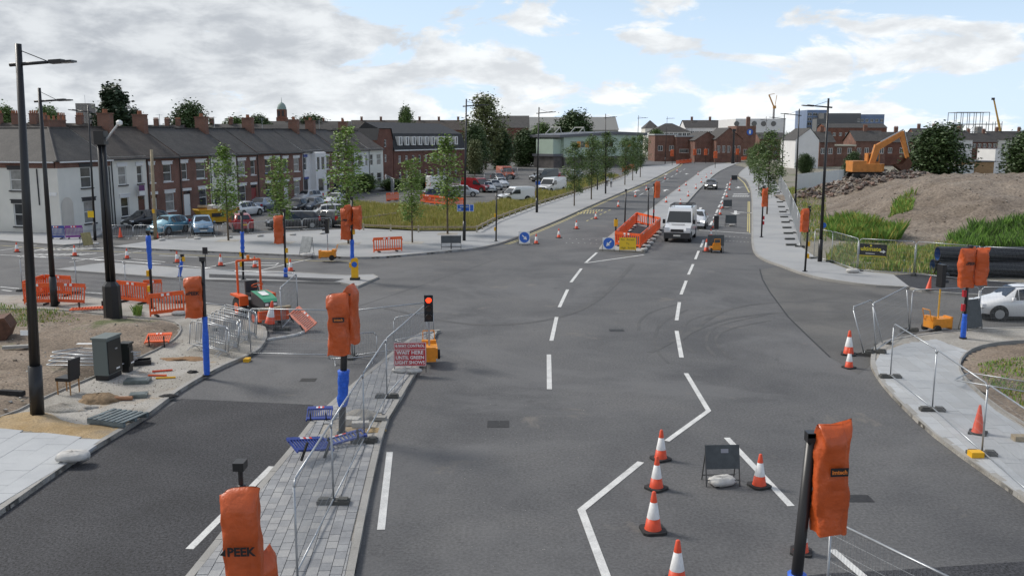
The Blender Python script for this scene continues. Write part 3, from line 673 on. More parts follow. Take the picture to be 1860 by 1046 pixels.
bay = MB(); bo = [(.46*wdb, .62*wdb, 3.5, 5.2), (.68*wdb, .86*wdb, 3.5, 5.2), (.50*wdb, .80*wdb, .8, 2.5)]
facade(bay, .54*wdb, 0, 5.7, bo, .39*wdb, -.7); bay.quad((.39*wdb, 0, 0), (.39*wdb, -.7, 0), (.39*wdb, -.7, 5.7), (.39*wdb, 0, 5.7)).quad((.93*wdb, -.7, 0), (.93*wdb, 0, 0), (.93*wdb, 0, 5.7), (.93*wdb, -.7, 5.7)).quad((.39*wdb, -.7, 5.7), (.93*wdb, -.7, 5.7), (.93*wdb, 0, 5.9), (.39*wdb, 0, 5.9))
bay.build('bay_window', RENDP, hb)
for o in bo: window(hb, o, -.7, trans=False, lint=None)
house(588, 616, BRICK, 'red brick terraced house beside the white bay fronted one', [('w', .1, .4), ('w', .62, .9)], [('w', .08, .42), ('d', .66, .92)], SLATE, True, RENDP, RENDP, 'dark')
house(616, 643, BRICK, 'red brick terraced house adjoining the white end houses', [('w', .1, .4), ('w', .62, .9)], [('d', .08, .34), ('w', .6, .92)], SLATE, False, RENDP, RENDP, 'dark', .05)
house(643, 671, RENDP, 'white rendered terraced house with dark windows near the end of the row', [('w', .3, .6), ('w', .78, .94)], [('w', .3, .62), ('d', .74, .94)], TILE, True, None, None, 'dark', -.05)
house(671, 697, RENDW, 'cream end house of the terrace beside the brick flats', [('w', .1, .3), ('w', .55, .85)], [('d', .1, .32), ('w', .55, .88)], TILE, False, None, None, 'dark')
# --- corner house with hipped roof
CR = TA - TD*6.3                                       # the street corner
ND = Vector((-TD.y, TD.x, 0))                          # runs left along the main frontage
ch_ = thing('corner_house', 'white rendered corner house with a hipped slate roof and black window hoods', 'house', CR, TANG)
LW, DW = 22.0, 6.3
mb = MB()
def wloc(lx, ly): return (lx, ly)
rops = [('w', (2.6, 3.9, 3.55, 5.25)), ('w', (2.7, 4.0, .6, 2.45))]
facade(mb, DW, 0, EAV-.75, [o for _, o in rops])
mbl = MB(); lops = [('w', (LW-4.6, LW-3.3, 3.45, 5.1)), ('w', (LW-4.5, LW-3.2, .55, 2.4)), ('w', (LW-10.6, LW-9.3, 3.45, 5.1)), ('w', (LW-10.5, LW-9.2, .55, 2.4)), ('d', (LW-7.5, LW-6.6, .08, 2.35)), ('w', (LW-16.5, LW-15.2, 3.45, 5.1)), ('w', (LW-16.5, LW-15.2, .55, 2.4))]
facade(mbl, LW, 0, EAV-.75, [o for _, o in lops])
ml = Matrix.Translation((0, LW, 0)) @ Matrix.Rotation(-pi/2, 4, 'Z')   # left frontage: local x from far end to the corner
wall = mb.build('wall', RENDW, ch_)
lf = thing_l = bpy.data.objects.new('frontage', mbl.mesh('frontage', RENDW)); C.objects.link(lf); lf.parent = ch_; lf.matrix_local = ml
for k, o in rops: window(ch_, o, lint=DKTRIM, sill=DKTRIM)
def sub(objs_before):
    for ob in list(bpy.data.objects):
        if ob not in objs_before and ob.parent is ch_: ob.matrix_local = ml
seen = set(bpy.data.objects)
for k, o in lops:
    if k == 'w': window(ch_, o, lint=DKTRIM, sill=DKTRIM)
    else: door(ch_, o, 'white', lint=DKTRIM)
sub(seen)
MB().box((DW/2-.004, .05, EAV-.5), (DW+.02, .18, .5)).box((.05, LW/2+.1, EAV-.5), (.18, LW-.3, .5)).build('cornice', BRICK, ch_)
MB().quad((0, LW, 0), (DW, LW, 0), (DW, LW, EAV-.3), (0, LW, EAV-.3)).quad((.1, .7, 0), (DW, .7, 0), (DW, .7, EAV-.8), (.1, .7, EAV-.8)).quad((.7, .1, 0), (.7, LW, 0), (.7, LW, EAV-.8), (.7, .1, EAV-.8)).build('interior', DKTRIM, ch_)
rf = MB(); e = EAV-.22; hx, hz = 4.0, RDG-.15
P0, P1, P2, P3, P4 = (-.3, -.3, e), (DW, -.3, e), (-.3, LW, e), (DW, 3.9, hz), (3.9, 3.9, hz)
P5 = (3.9, LW, hz)
rf.quad(P0, P1, P3, P4).quad(P2, P0, P4, P5).quad(P4, P3, (8.1, 3.9, hz), (8.1, LW, e), P5)
rf.cyl(Vector(P0)+Vector((0, 0, .03)), Vector(P4)+Vector((0, 0, .03)), .10, n=6).cyl(P4, P3, .10, n=6).cyl(P4, P5, .1, n=6)
hr = rf.build('roof', SLATE, ch_)
MB().box((DW/2, -.36, e-.06), (DW, .1, .1)).box((-.36, LW/2, e-.06), (.1, LW, .1)).build('gutter', RENDP, hr)
chimney(hr, 5.2, 4.4, hz-.5, 1.9, .7, 1.1, 5, BRICK2)
arch = MB(); 
n_ = 10; aw = 1.3
pts = [(.15, -.03, .1)]+[(.15+aw/2-aw/2*cos(pi*i/n_), -.03, 2.3+.62*sin(pi*i/n_)) for i in range(n_+1)]+[(.15+aw, -.03, .1)]
arch.quad(*pts[::-1]); arch.build('blocked_arch', mat('cream_infill', (.57, .53, .47), .85, var=.08, scale=1), ch_)
for x, y in ((.03, 1.9), (DW-.15, -.06)): MB().cyl((x-.08, y, 0 if x > 1 else 2.3), (x-.08, y, EAV-.8), .05, n=6).build('drainpipe', DKTRIM, ch_)
MB().box((-.03, .75, 3.2), (.05, 1.1, .28)).build('street_nameplate', WHT, ch_)
# agent board on the cream house
ab = thing('agent_board', 'purple and white letting board fixed over the brown front door', 'sign', TA+TD*(on_row(254)-0)+Vector((.45*TD.y, -.45*TD.x, 2.9)), TANG)
MB().box((0, 0, .28), (.75, .04, .5)).build('board', mat('board_purple', (.12, .03, .13), .5), ab); MB().box((0, 0, -.16), (.75, .04, .34)).build('lower_board', WHT, ab); MB().box((.42, .2, 0), (.05, .5, .05)).build('bracket', WHT, ab)
# --- generic background blocks -------------------------------------------------
def block(name, label, x0, x1, ytop, ybase, Y, depth, wallm, roofm=None, rh=0.0, win=None, cat='building', chim=0, flat=False, rot=0.0, group=None, pane=PANE, hip=False, base=None, lint=None, front=False):
    """a building whose front spans picture columns x0..x1 at distance Y; eaves at row ytop"""
    a, b = W(x0, 400, Y), W(x1, 400, Y); wd = b.x-a.x; zt = W(x0, ytop, Y).z; zb = 0.0 if ybase is None else ybase
    t = thing(name, label, cat, (a.x, Y, 0), rot, group)
    ops = []
    if win:
        rows, cols, ww, wh, zlo, zhi = win
        for r in range(rows):
            for c in range(cols):
                cx = wd*(c+.5)/cols; cz = zlo+(zhi-zlo)*(r+.5)/rows; ops.append((cx-ww/2, cx+ww/2, cz-wh/2, cz+wh/2))
    mb = MB(); facade(mb, wd, zb, zt, ops, dep=.2)
    mb.quad((0, 0, zb), (0, 0, zt), (0, depth, zt), (0, depth, zb)).quad((wd, 0, zb), (wd, depth, zb), (wd, depth, zt), (wd, 0, zt)).quad((0, depth, zb), (0, depth, zt), (wd, depth, zt), (wd, depth, zb))
    if front: mb.quad((0, 0, zt), (wd, 0, zt), (wd/2, 0, zt+rh-.1)); mb.quad((wd, depth, zt), (0, depth, zt), (wd/2, depth, zt+rh-.1))
    elif roofm and rh and not hip:
        mb.quad((0, 0, zt), (0, depth/2, zt+rh-.1), (0, depth, zt)).quad((wd, 0, zt), (wd, depth, zt), (wd, depth/2, zt+rh-.1))
    else: mb.quad((0, 0, zt-.02), (wd, 0, zt-.02), (wd, depth, zt-.02), (0, depth, zt-.02))
    mb.build('wall', wallm, t)
    for o in ops:
        wn = MB(); xa, xb, za, zc = o
        wn.box(((xa+xb)/2, .1, za+.06), (xb-xa, .06, .12)).box(((xa+xb)/2, .1, zc-.06), (xb-xa, .06, .12)).box(((xa+xb)/2, .1, (za+zc)/2), (.1, .06, zc-za-.24)).box((xa+.05, .1, (za+zc)/2), (.1, .06, zc-za-.24)).box((xb-.05, .1, (za+zc)/2), (.1, .06, zc-za-.24))
        wo_ = wn.build('window', UPVC, t); MB().quad((xa, .13, za), (xb, .13, za), (xb, .13, zc), (xa, .13, zc)).build('pane', pane, wo_)
    if roofm:
        rf = MB(); o_ = .3
        if hip:
            i = min(depth/2, wd/2)*.95
            A0, A1, A2, A3 = (-o_, -o_, zt-.02), (wd+o_, -o_, zt-.02), (wd+o_, depth+o_, zt-.02), (-o_, depth+o_, zt-.02); r0, r1 = (i, depth/2, zt+rh), (wd-i, depth/2, zt+rh)
            rf.quad(A0, A1, r1, r0).quad(A1, A2, r1).quad(A2, A3, r0, r1).quad(A3, A0, r0)
        elif front: rf.quad((-.4, -.3, zt-.25), (wd/2, -.3, zt+rh), (wd/2, depth, zt+rh), (-.4, depth, zt-.25)).quad((wd/2, -.3, zt+rh), (wd+.4, -.3, zt-.25), (wd+.4, depth, zt-.25), (wd/2, depth, zt+rh))
        elif rh:
            rf.quad((-o_, -o_, zt-.1), (wd+o_, -o_, zt-.1), (wd+o_, depth/2, zt+rh), (-o_, depth/2, zt+rh)).quad((wd+o_, depth+o_, zt-.1), (-o_, depth+o_, zt-.1), (-o_, depth/2, zt+rh), (wd+o_, depth/2, zt+rh))
        else: rf.box((wd/2, depth/2, zt+.2), (wd+.5, depth+.5, .4))
        ro = rf.build('roof', roofm, t)
        for k in range(chim): chimney(ro, wd*(k+.5)/chim, depth/2, zt+rh-.5, .9, .7, 1.6, 4)
    return t
# --- the three storey flats with mansard
FA, FB_ = G(716, 333), G(845, 322); FL = (FB_-FA).length; fa = ang(FA, FB_)
fl = thing('flats', 'three storey brick flats with a slate mansard and white dormer windows', 'building', FA, fa)
zE, zM = 5.4, 8.2
fops = [(1.5+i*2.15, 2.3+i*2.15, 3.3, 4.5) for i in range(int((FL-2)/2.15))] + [(1.5+i*2.15, 2.3+i*2.15, .7, 1.9) for i in range(int((FL-2)/2.15))]
mb = MB(); facade(mb, FL, 0, zE, fops, dep=.2); mb.quad((0, 0, 0), (0, 0, zE), (0, 11, zE), (0, 11, 0)).quad((FL, 0, 0), (FL, 11, 0), (FL, 11, zE), (FL, 0, zE)).quad((0, 11, 0), (0, 11, zE), (FL, 11, zE), (FL, 11, 0))
mb.quad((.1, .5, 0), (FL-.1, .5, 0), (FL-.1, .5, zE), (.1, .5, zE))
mb.build('wall', BRICKF, fl)
for o in fops: window(fl, o, fw=.09)
rf = MB(); rf.quad((0, -.2, zE), (FL, -.2, zE), (FL, .7, zM), (0, .7, zM)).quad((0, .7, zM), (FL, .7, zM), (FL, 5.5, zM+1.9), (0, 5.5, zM+1.9)).quad((0, 5.5, zM+1.9), (FL, 5.5, zM+1.9), (FL, 11, zM-2.5), (0, 11, zM-2.5)).quad((0, -.2, zE), (0, .7, zM), (0, 5.5, zM+1.9), (0, 11, zE)).quad((FL, -.2, zE), (FL, 11, zE), (FL, 5.5, zM+1.9), (FL, .7, zM))
fr = rf.build('roof', mat('mansard_slate', (.028, .029, .032), .75, var=.3, scale=3), fl)
MB().box((FL/2, -.25, zE-.02), (FL, .2, .18)).build('eaves_band', UPVC, fr)
for i in range(int(FL/2.15)-1):
    d_ = MB(); x = 1.9+i*2.15; d_.box((x, .25, zE+1.55), (1.05, 1.0, 1.5)); dn = d_.build('dormer', UPVC, fl)
    MB().box((x, -.262, zE+1.55), (.34, .02, 1.2)).build('pane', PANE, dn)
# gabled stair tower and lower wing of the flats
tw = thing('stair_tower', 'tall brick stair tower with a clipped gable beside the flats', 'building', FA-(FB_-FA).normalized()*4.6+Vector((0, -.8, 0)), fa)
mb = MB(); oz = [(2.1, 2.7, 6.2, 7.4), (2.1, 2.7, 3.6, 4.8)]
facade(mb, 4.6, 0, 7.2, [(2.1, 2.7, 3.6, 4.8), (2.1, 2.7, 6.0, 7.2)]); mb.quad((0, 0, 7.2), (4.6, 0, 7.2), (4.0, 0, 8.9), (.6, 0, 8.9)).quad((0, 0, 0), (0, 0, 7.2), (0, 9, 7.2), (0, 9, 0)).quad((4.6, 0, 0), (4.6, 9, 0), (4.6, 9, 7.2), (4.6, 0, 7.2))
mb.build('wall', BRICKF, tw)
for o in ((2.1, 2.7, 3.6, 4.8), (2.1, 2.7, 6.0, 7.2)): window(tw, o)
MB().quad((-.15, -.15, 7.1), (.5, -.15, 9.0), (.5, 9, 9.0), (-.15, 9, 7.1)).quad((.5, -.15, 9.0), (4.1, -.15, 9.0), (4.1, 9, 9.0), (.5, 9, 9.0)).quad((4.1, -.15, 9.0), (4.75, -.15, 7.1), (4.75, 9, 7.1), (4.1, 9, 9.0)).build('roof', mat('mansard_slate', (.03, .03, .03)), tw)
block('flats', 'long slate roofed wing of the flats behind the terrace', 470, 716, 262, None, 160, 9, BRICKF, SLATE, 3.4, (1, 9, 1.3, 1.3, 4.4, 6.2))
# --- pale green training centre
gx0 = G(1024, 305); gc = thing('training_centre', 'two storey pale green and grey clad building with orange panels', 'building', gx0, ang(gx0, W(1168, 300, gx0.y*1.09)))
GREEN = mat('pale_green_cladding', (.42, .52, .43), .6, var=.05, scale=.5); GREY = mat('grey_fascia', (.10, .105, .12), .5); GBRK = brick_mat('grey_brick', (.12, .105, .10), (.10, .09, .088), (.15, .14, .13)); ORP = mat('orange_panel', (.72, .28, .02), .5)
GW = 21.5
mb = MB(); gops = [(2.0, 3.2, 4.9, 6.4), (4.3, 5.3, 4.9, 6.4), (7.0, 8.0, 4.9, 6.4), (10.6, 11.6, 4.9, 6.4), (11.9, 13.0, 4.9, 6.4), (15.5, 16.5, 4.9, 6.4), (18, 19, 4.9, 6.4), (10.2, 13.4, .1, 4.4), (14.4, 17.4, .1, 4.2)]
facade(mb, GW, 2.6, 8.1, [o for o in gops if o[2] > 3], dep=.15); mb.quad((0, 10, 2.6), (0, 0, 2.6), (0, 0, 7.9), (0, 10, 7.2)).quad((GW, 0, 0), (GW, 12, 0), (GW, 12, 8.1), (GW, 0, 8.1)); mb.build('upper_wall', GREEN, gc)
mb = MB(); facade(mb, GW, 0, 2.596, [(10.2, 13.4, .1, 2.55), (14.4, 17.4, .1, 2.55)], dep=.15); mb.quad((0, 10, 0), (0, 0, 0), (0, 0, 2.6), (0, 10, 2.6)); mb.build('lower_wall', GBRK, gc)
for o in gops: 
    wn = window(gc, (o[0], o[1], o[2], min(o[3], 6.4)) if o[2] > 3 else (o[0], o[1], .1, 2.55), frame=GREY, trans=False, mull=2 if o[2] < 3 else 0, pane=GLASS)
for x in (3.3, 5.45, 17.0): MB().box((x+.45, -.02, 5.65), (.9, .06, 1.5)).build('orange_panel', ORP, gc)
MB().box((9.3, -.02, 5.65), (1.8, .06, 1.5)).build('grey_panel', GREY, gc)
MB().quad((-1.5, -.6, 8.0), (GW*.62, -.6, 8.9), (GW*.62, 13, 8.9), (-1.5, 13, 8.0)).quad((GW*.62, -.6, 8.9), (GW+.8, -.6, 8.6), (GW+.8, 13, 8.6), (GW*.62, 13, 8.9)).quad((-1.5, -.6, 7.4), (GW*.62, -.6, 8.1), (GW*.62, -.6, 8.9), (-1.5, -.6, 8.0)).quad((GW*.62, -.6, 8.1), (GW+.8, -.6, 7.9), (GW+.8, -.6, 8.6), (GW*.62, -.6, 8.9)).quad((-1.5, 13, 7.4), (-1.5, -.6, 7.4), (-1.5, -.6, 8), (-1.5, 13, 8)).build('roof', GREY, gc)
gc.scale = (1.40, 1, 1)
MB().box((-1.1, 4, 1.4), (2.2, 7, 2.8)).build('side_wing', GBRK, gc); MB().box((-1.2, 3.9, 3.1), (2.6, 7.6, .6)).build('side_roof', GREY, gc)
MB().box((-1.0, 4.0, 5.2), (2.0, 6, 3.6)).build('set_back_wing', GREEN, gc)
for x in (-.5, 5.6):
    MB().cyl((x, 3, 8.2), (x+1.6, 3, 9.9), .13, n=6).cyl((x+1.6, 3, 9.9), (x+2.1, 3, 8.3), .1, n=6).cyl((x, 6, 8.2), (x+1.6, 6, 9.9), .13, n=6).cyl((x+1.6, 2.8, 9.9), (x+1.6, 6.2, 9.9), .12, n=6).build('roof_cowl', mat('pale_metal', (.5, .5, .46), .5), gc)
# --- central distant brick buildings (beyond the far junction)
block('brick_workshop', 'low red brick workshop with a pale grey flat roof', 1186, 1226, 246, None, 285, 14, BRICK2, mat('pale_roof', (.42, .43, .43), .7), 0, (1, 2, 1.5, 1.6, 2.5, 5.5))
block('brick_workshop', 'plain red brick workshop with a dark shuttered bay', 1224, 1268, 249, None, 283, 12, BRICK, mat('pale_roof', (.4, .4, .4)), 0, (1, 1, 5.5, 1.2, 2.2, 4.2))
block('brick_warehouse', 'gabled red brick warehouse facing the far junction', 1258, 1302, 254, None, 276, 16, BRICK, SLATE, 2.4, (1, 3, 1.2, 1.6, 2.0, 4.2), rot=.06, front=True)
block('brick_warehouse', 'tall red brick warehouse with a steep slate gable and tall windows', 1296, 1342, 252, None, 272, 14, BRICK, SLATE, 3.2, (1, 5, .9, 2.0, 2.4, 5.4), rot=.05, front=True)
pb = block('pub_building', 'square red brick building with a round blue sign high on its front', 1331, 1366, 229, None, 300, 12, BRICK2, None, 0, (1, 3, 1.2, 1.8, 1.2, 4.0))
MB().cyl((4.4, -.15, 9.0), (4.4, -.02, 9.0), 1.0, n=20).build('round_sign', SIGNB, pb); MB().box((4.4, -.18, 9.0), (.6, .04, 1.1)).build('sign_emblem', WHT, pb); chimney(pb, 4.5, 3, 10.6, 1.2, .8, 3.2, 2)
wb = block('white_block', 'long white flat roofed block with a row of round porthole windows', 1329, 1418, 216, None, 360, 30, RENDP, None, 0)
for x in (9, 16, 22.5, 13.0*2.2):
    if x < 19: pass
for px in (1338, 1370, 1387, 1405):
    q = W(px, 225, 359.9); MB().cyl((q.x-wb.location.x, -.15, q.z), (q.x-wb.location.x, .05, q.z), 1.0, n=16).build('porthole', GLASS, wb)
block('apartment_block', 'far grey slate roofed apartment block behind the red brick workshops', 1180, 1250, 240, None, 380, 14, RENDP, SLATE, 3.6, (2, 9, 1.6, 1.6, 3, 10), hip=True)
block('apartment_block', 'far apartment block with a long white window band and chimneys', 1240, 1306, 232, None, 390, 14, RENDP, SLATE, 3.2, (2, 8, 1.8, 1.6, 3, 11), chim=2)
block('office_block', 'far glass office block with a curved roof vault', 1296, 1332, 222, None, 420, 14, mat('pale_glass', (.34, .38, .40), .3), None, 0, (2, 5, 2.2, 1.8, 6, 12))
block('hip_roofed_house', 'far house with a tall pyramid roof beyond the green building', 1168, 1192, 233, None, 400, 12, RENDW, SLATE, 3.4, None, hip=True)
block('brick_terrace', 'far red brick terrace house behind the young roadside trees', 1374, 1420, 252, None, 310, 10, BRICK2, SLATE, 2.0, (2, 4, 1.1, 1.5, .8, 6.2))
# right hand skyline
wg_ = block('gable_house', 'house with a tall blank white gable wall beside waste ground', 1438, 1480, 254, None, 220, 12, RENDP, None, 0, cat='house')
g_w = W(1480, 254, 220).x-W(1438, 254, 220).x; g_z = W(1438, 254, 220).z
MB().quad((0, 0, g_z), (g_w, 0, g_z), (g_w*.62, 0, g_z+2.6)).quad((0, 12, g_z), (g_w*.62, 12, g_z+2.6), (g_w, 12, g_z)).build('gable', RENDP, wg_); MB().quad((-.2, -.1, g_z-.1), (g_w*.62, -.1, g_z+2.75), (g_w*.62, 12, g_z+2.75), (-.2, 12, g_z-.1)).quad((g_w*.62, -.1, g_z+2.75), (g_w+.3, -.1, g_z-.1), (g_w+.3, 12, g_z-.1), (g_w*.62, 12, g_z+2.75)).build('roof', SLATE, wg_)
for i, (a, b, yt, ww, col, lab) in enumerate(((1481, 1508, 258, 2, BRICK, 'dark brick house beside the blank white gable'), (1508, 1545, 266, 2, BRICK2, 'red brick workshop with a cream upper storey'), (1546, 1600, 256, 4, BRICK, 'red brick terrace with four white windows behind the excavator'), (1598, 1660, 258, 3, BRICKF, 'long dark roofed brick house behind the broad tree'))):
    block('brick_house', lab, a, b, yt, None, 232+i*3, 9, col, SLATE if i != 1 else mat('cream_roof', (.5, .47, .38), .8), 2.6 if i != 1 else 0, (1, ww, 1.1, 1.5, 3.0, 5.0), cat='house', chim=1 if i != 1 else 0)
BLUEC = mat('blue_cladding', (.13, .19, .32), .3, var=.25, scale=.12); GRYC = mat('grey_cladding', (.12, .125, .13), .5)
bb = block('glass_tower', 'curved blue glass apartment tower on the skyline', 1456, 1494, 200, None, 480, 20, BLUEC, None, 0, (7, 4, 2.2, 1.6, 3, 20))
block('grey_apartments', 'long dark grey apartment block with stepped roof', 1486, 1552, 206, None, 470, 20, GRYC, None, 0, (3, 9, 1.3, 1.6, 8, 17)); block('grey_apartments', 'lower stepped front of the dark grey apartments', 1474, 1545, 216, None, 462, 7, GRYC, None, 0, (1, 8, 1.5, 1.5, 11, 14))
block('blue_apartments', 'blue panelled apartment block at the end of the grey one', 1550, 1594, 208, None, 474, 20, BLUEC, None, 0, (3, 5, 1.6, 1.6, 8, 17)); block('brick_apartments', 'brown brick lower storeys in front of the grey apartments', 1490, 1600, 232, None, 440, 12, BRICKF, SLATE, 2, (1, 10, 1.4, 1.6, 7, 10))
for i, (a, b, yt, m_, lab) in enumerate(((1655, 1710, 250, BRICKF, 'far dark brick houses behind the broad tree'), (1700, 1755, 254, RENDP, 'far grey roofed sheds left of the site cabins'), (1745, 1800, 258, BRICKF, 'far brick houses with gabled dormers near the steel frame'), (1790, 1870, 254, RENDW, 'far cream houses with a slate roof below the crane'))):
    block('far_houses', lab, a, b, yt, None, 300+i*8, 10, m_, SLATE, 3.0, (1, 6, 1.2, 1.4, 3.5, 5.5), cat='house', chim=2)
# left skyline
for i, (a, b, yt, Y, lab) in enumerate(((-40, 60, 262, 112, 'slate roofed terrace behind the corner house'), (50, 150, 256, 135, 'terrace with red chimneys beyond the corner house'), (120, 215, 252, 165, 'far brick terrace left of the tall conifer'), (250, 330, 250, 190, 'far brick terrace right of the tall conifer'), (330, 470, 246, 210, 'far long terrace behind the street houses'))):
    block('back_terrace', lab, a, b, yt, None, Y, 9, BRICK, TILE if i < 2 else SLATE, 2.6, (1, 6, 1, 1.3, 3.6, 5.2), cat='house', chim=3 if i < 3 else 4)
tb = block('tower_block', 'far grey concrete tower block on the left skyline', 153, 177, 188, None, 900, 14, mat('tower_grey', (.19, .175, .17), .8), None, 0, (12, 4, 1.8, 1.6, 4, 38))
MB().cyl((7, 6, 38), (7, 6, 47), .15, n=5).build('aerial', STEEL, tb)
dt = thing('domed_tower', 'red brick clock tower with a green copper dome on the skyline', 'tower', W(516, 300, 520)*1.0, 0); dt.location.z = 0
MB().box((0, 0, 9), (5.4, 5.4, 18)).build('shaft', BRICKF, dt); MB().box((0, 0, 20.2), (4.6, 4.6, 4.4)).build('belfry', BRICKF, dt)
for s in (-1, 1): MB().box((s*1.1, -2.32, 20.2), (1.1, .1, 3)).build('louvre', DKTRIM, dt)
MB().lathe([(2.6, 22.4), (2.5, 23.4), (2.0, 24.9), (1.1, 25.9), (.2, 26.3), (.08, 29)], 16).build('dome', mat('copper', (.22, .29, .27), .6), dt, True)
block('far_terrace', 'far red roofed terrace under the clock tower', 470, 640, 233, None, 420, 12, BRICKF, SLATE, 3.2, None, chim=5); block('far_terrace', 'far brown hip roofed houses right of the clock tower', 640, 850, 236, None, 380, 12, BRICKF, TILE, 4, None, chim=6)
block('white_gable_hall', 'far white fronted hall with tall dark windows', 424, 452, 236, None, 300, 12, RENDP, TILE, 3.0, (1, 4, .8, 2.4, 4.5, 8.5)); block('far_hall', 'far gabled red brick hall beyond the trees', 902, 960, 232, None, 340, 20, BRICKF, SLATE, 4.5, None); block('far_shed', 'far broad shallow grey roofed shed beyond the trees', 935, 1120, 236, None, 420, 30, mat('shed', (.3, .3, .28), .8), mat('shed_roof', (.22, .22, .21), .8), 6, None)
# --- steel frame, cranes, cabins, hoarding
sf = thing('unfinished_building', 'bare steel frame of a building going up on the skyline', 'steel frame', W(1760, 300, 420), 0); sf.location.z = 0
STG = mat('grey_steel', (.20, .22, .23), .6)
def beam(mb, a, b, r=.16): mb.cyl(a, b, r, n=4)
cols_ = MB(); bms = MB()
for i in range(10):
    x = -13.5+i*3
    for y in (0, 8): beam(cols_, (x, y, 0), (x, y, 14.2 if i in (0, 1, 8, 9) else 18.4))
for z in (9.5, 13.0, 18.3):
    for y in (0, 8):
        x0, x1 = (-13.5, 13.5) if z < 14 else (-7.5, 7.5); beam(bms, (x0, y, z), (x1, y, z), .22)
    for i in range(10):
        x = -13.5+i*3
        if z < 14 or abs(x) < 8: beam(bms, (x, 0, z), (x, 8, z), .15)
for x in (-13.5, -1.5): beam(bms, (x, 0, 9.5), (x+3, 0, 13), .1)
cols_.build('columns', STG, sf); bms.build('beams', STG, sf)
MB().box((-5, 4, 6.5), (4, 3, 13)).build('lift_core', mat('blockwork', (.26, .25, .24), .9), sf); MB().box((5, 4, 6), (2.4, 3, 12)).build('lift_core', MATS['blockwork'], sf)
cr = thing('mobile_crane', 'yellow telescopic crane boom leaning over the skyline', 'crane', W(1822, 300, 330), 0); cr.location.z = 0
tp = W(1805, 180, 330)-cr.location
cm = mat('crane_yellow', (.50, .30, .06), .5)
c1 = MB(); c1.cyl((0, 0, 2.5), tp*.6+Vector((0, 0, 1)), .5, .42, 4).cyl(tp*.6+Vector((0, 0, 1)), tp, .34, .28, 4); c1.build('boom', cm, cr); MB().box((0, 0, 1.6), (7, 2.6, 1.6)).box((-2.6, 0, 2.9), (1.6, 2.2, 1.4)).build('carrier', cm, cr); MB().box((tp.x-.2, 0, tp.z), (.9, .7, .8)).build('boom_head', DKTRIM, cr)
for x in (-2.4, 0, 2.4): MB().cyl((x, -1.35, .6), (x, 1.35, .6), .6, n=12).build('wheel', TYRE, cr)
tc_ = thing('tower_crane', 'slim tower crane with a folded yellow jib on the skyline', 'crane', W(1401, 300, 395), 0); tc_.location.z = 0
t0 = W(1400, 195, 395).z
MB().cyl((0, 0, 0), (0, 0, t0), .55, .5, 4).build('mast', mat('crane_grey', (.36, .34, .33), .6), tc_); MB().cyl((0, 0, t0), (-2.4, 0, t0+5.2), .35, n=4).cyl((-2.4, 0, t0+5.2), (0, 0, t0+5.6), .15, n=4).cyl((.3, 0, t0), (1.0, 0, t0+5), .14, n=4).build('jib', mat('jib_orange', (.50, .26, .08), .6), tc_); MB().box((.2, 0, t0), (1.2, 1, 1.2)).build('cab', mat('jib_orange', (.5, .26, .08)), tc_)
for k, (px, py, lab) in enumerate(((1797, 287, 'white site cabin with small dark window, lower of the pair'), (1802, 275, 'white site cabin with small dark window, stacked on top'))):
    c = thing('site_cabin', lab, 'cabin', W(px, 300, 190), .25, 'stacked white site cabins'); c.location.z = k*2.6
    MB().box((0, 0, 1.3), (3.4+k*.0, 5, 2.56)).build('body', RENDP, c); MB().box((.4, -2.52, 1.5), (.7, .06, .8)).build('window', GLASS, c); MB().box((0, 0, 2.585), (3.5, 5.1, .02)).build('roof', GREY, c)
pc = thing('site_portacabin', 'low timber clad site hut beside the stacked cabins', 'cabin', W(1770, 300, 180), .1); pc.location.z = 0
MB().box((0, 0, 1.4), (5.5, 4, 2.8)).build('body', mat('timber_clad', (.30, .19, .10), .8, var=.2, scale=3), pc); MB().box((0, 0, 2.9), (6, 4.4, .2)).build('roof', GREY, pc)
def hoarding(a, b, h, label, n):
    t = thing('hoarding', label, 'hoarding', a, ang(a, b)); L_ = (b-a).length
    me = MB().box((0, 0, h/2), (L_/n-.02, .05, h)).mesh('panel', mat('hoarding_white', (.66, .66, .64), .7, var=.06, scale=.6))
    for k in range(n): inst('panel', me, t, (L_*(k+.5)/n, R.uniform(-.03, .03), 0))
hoarding(G(1446, 347), G(1566, 330), 2.4, 'white site hoarding panels below the excavator', 12); hoarding(G(1640, 332), G(1800, 318), 2.4, 'white site hoarding beyond the gravel mound', 12)
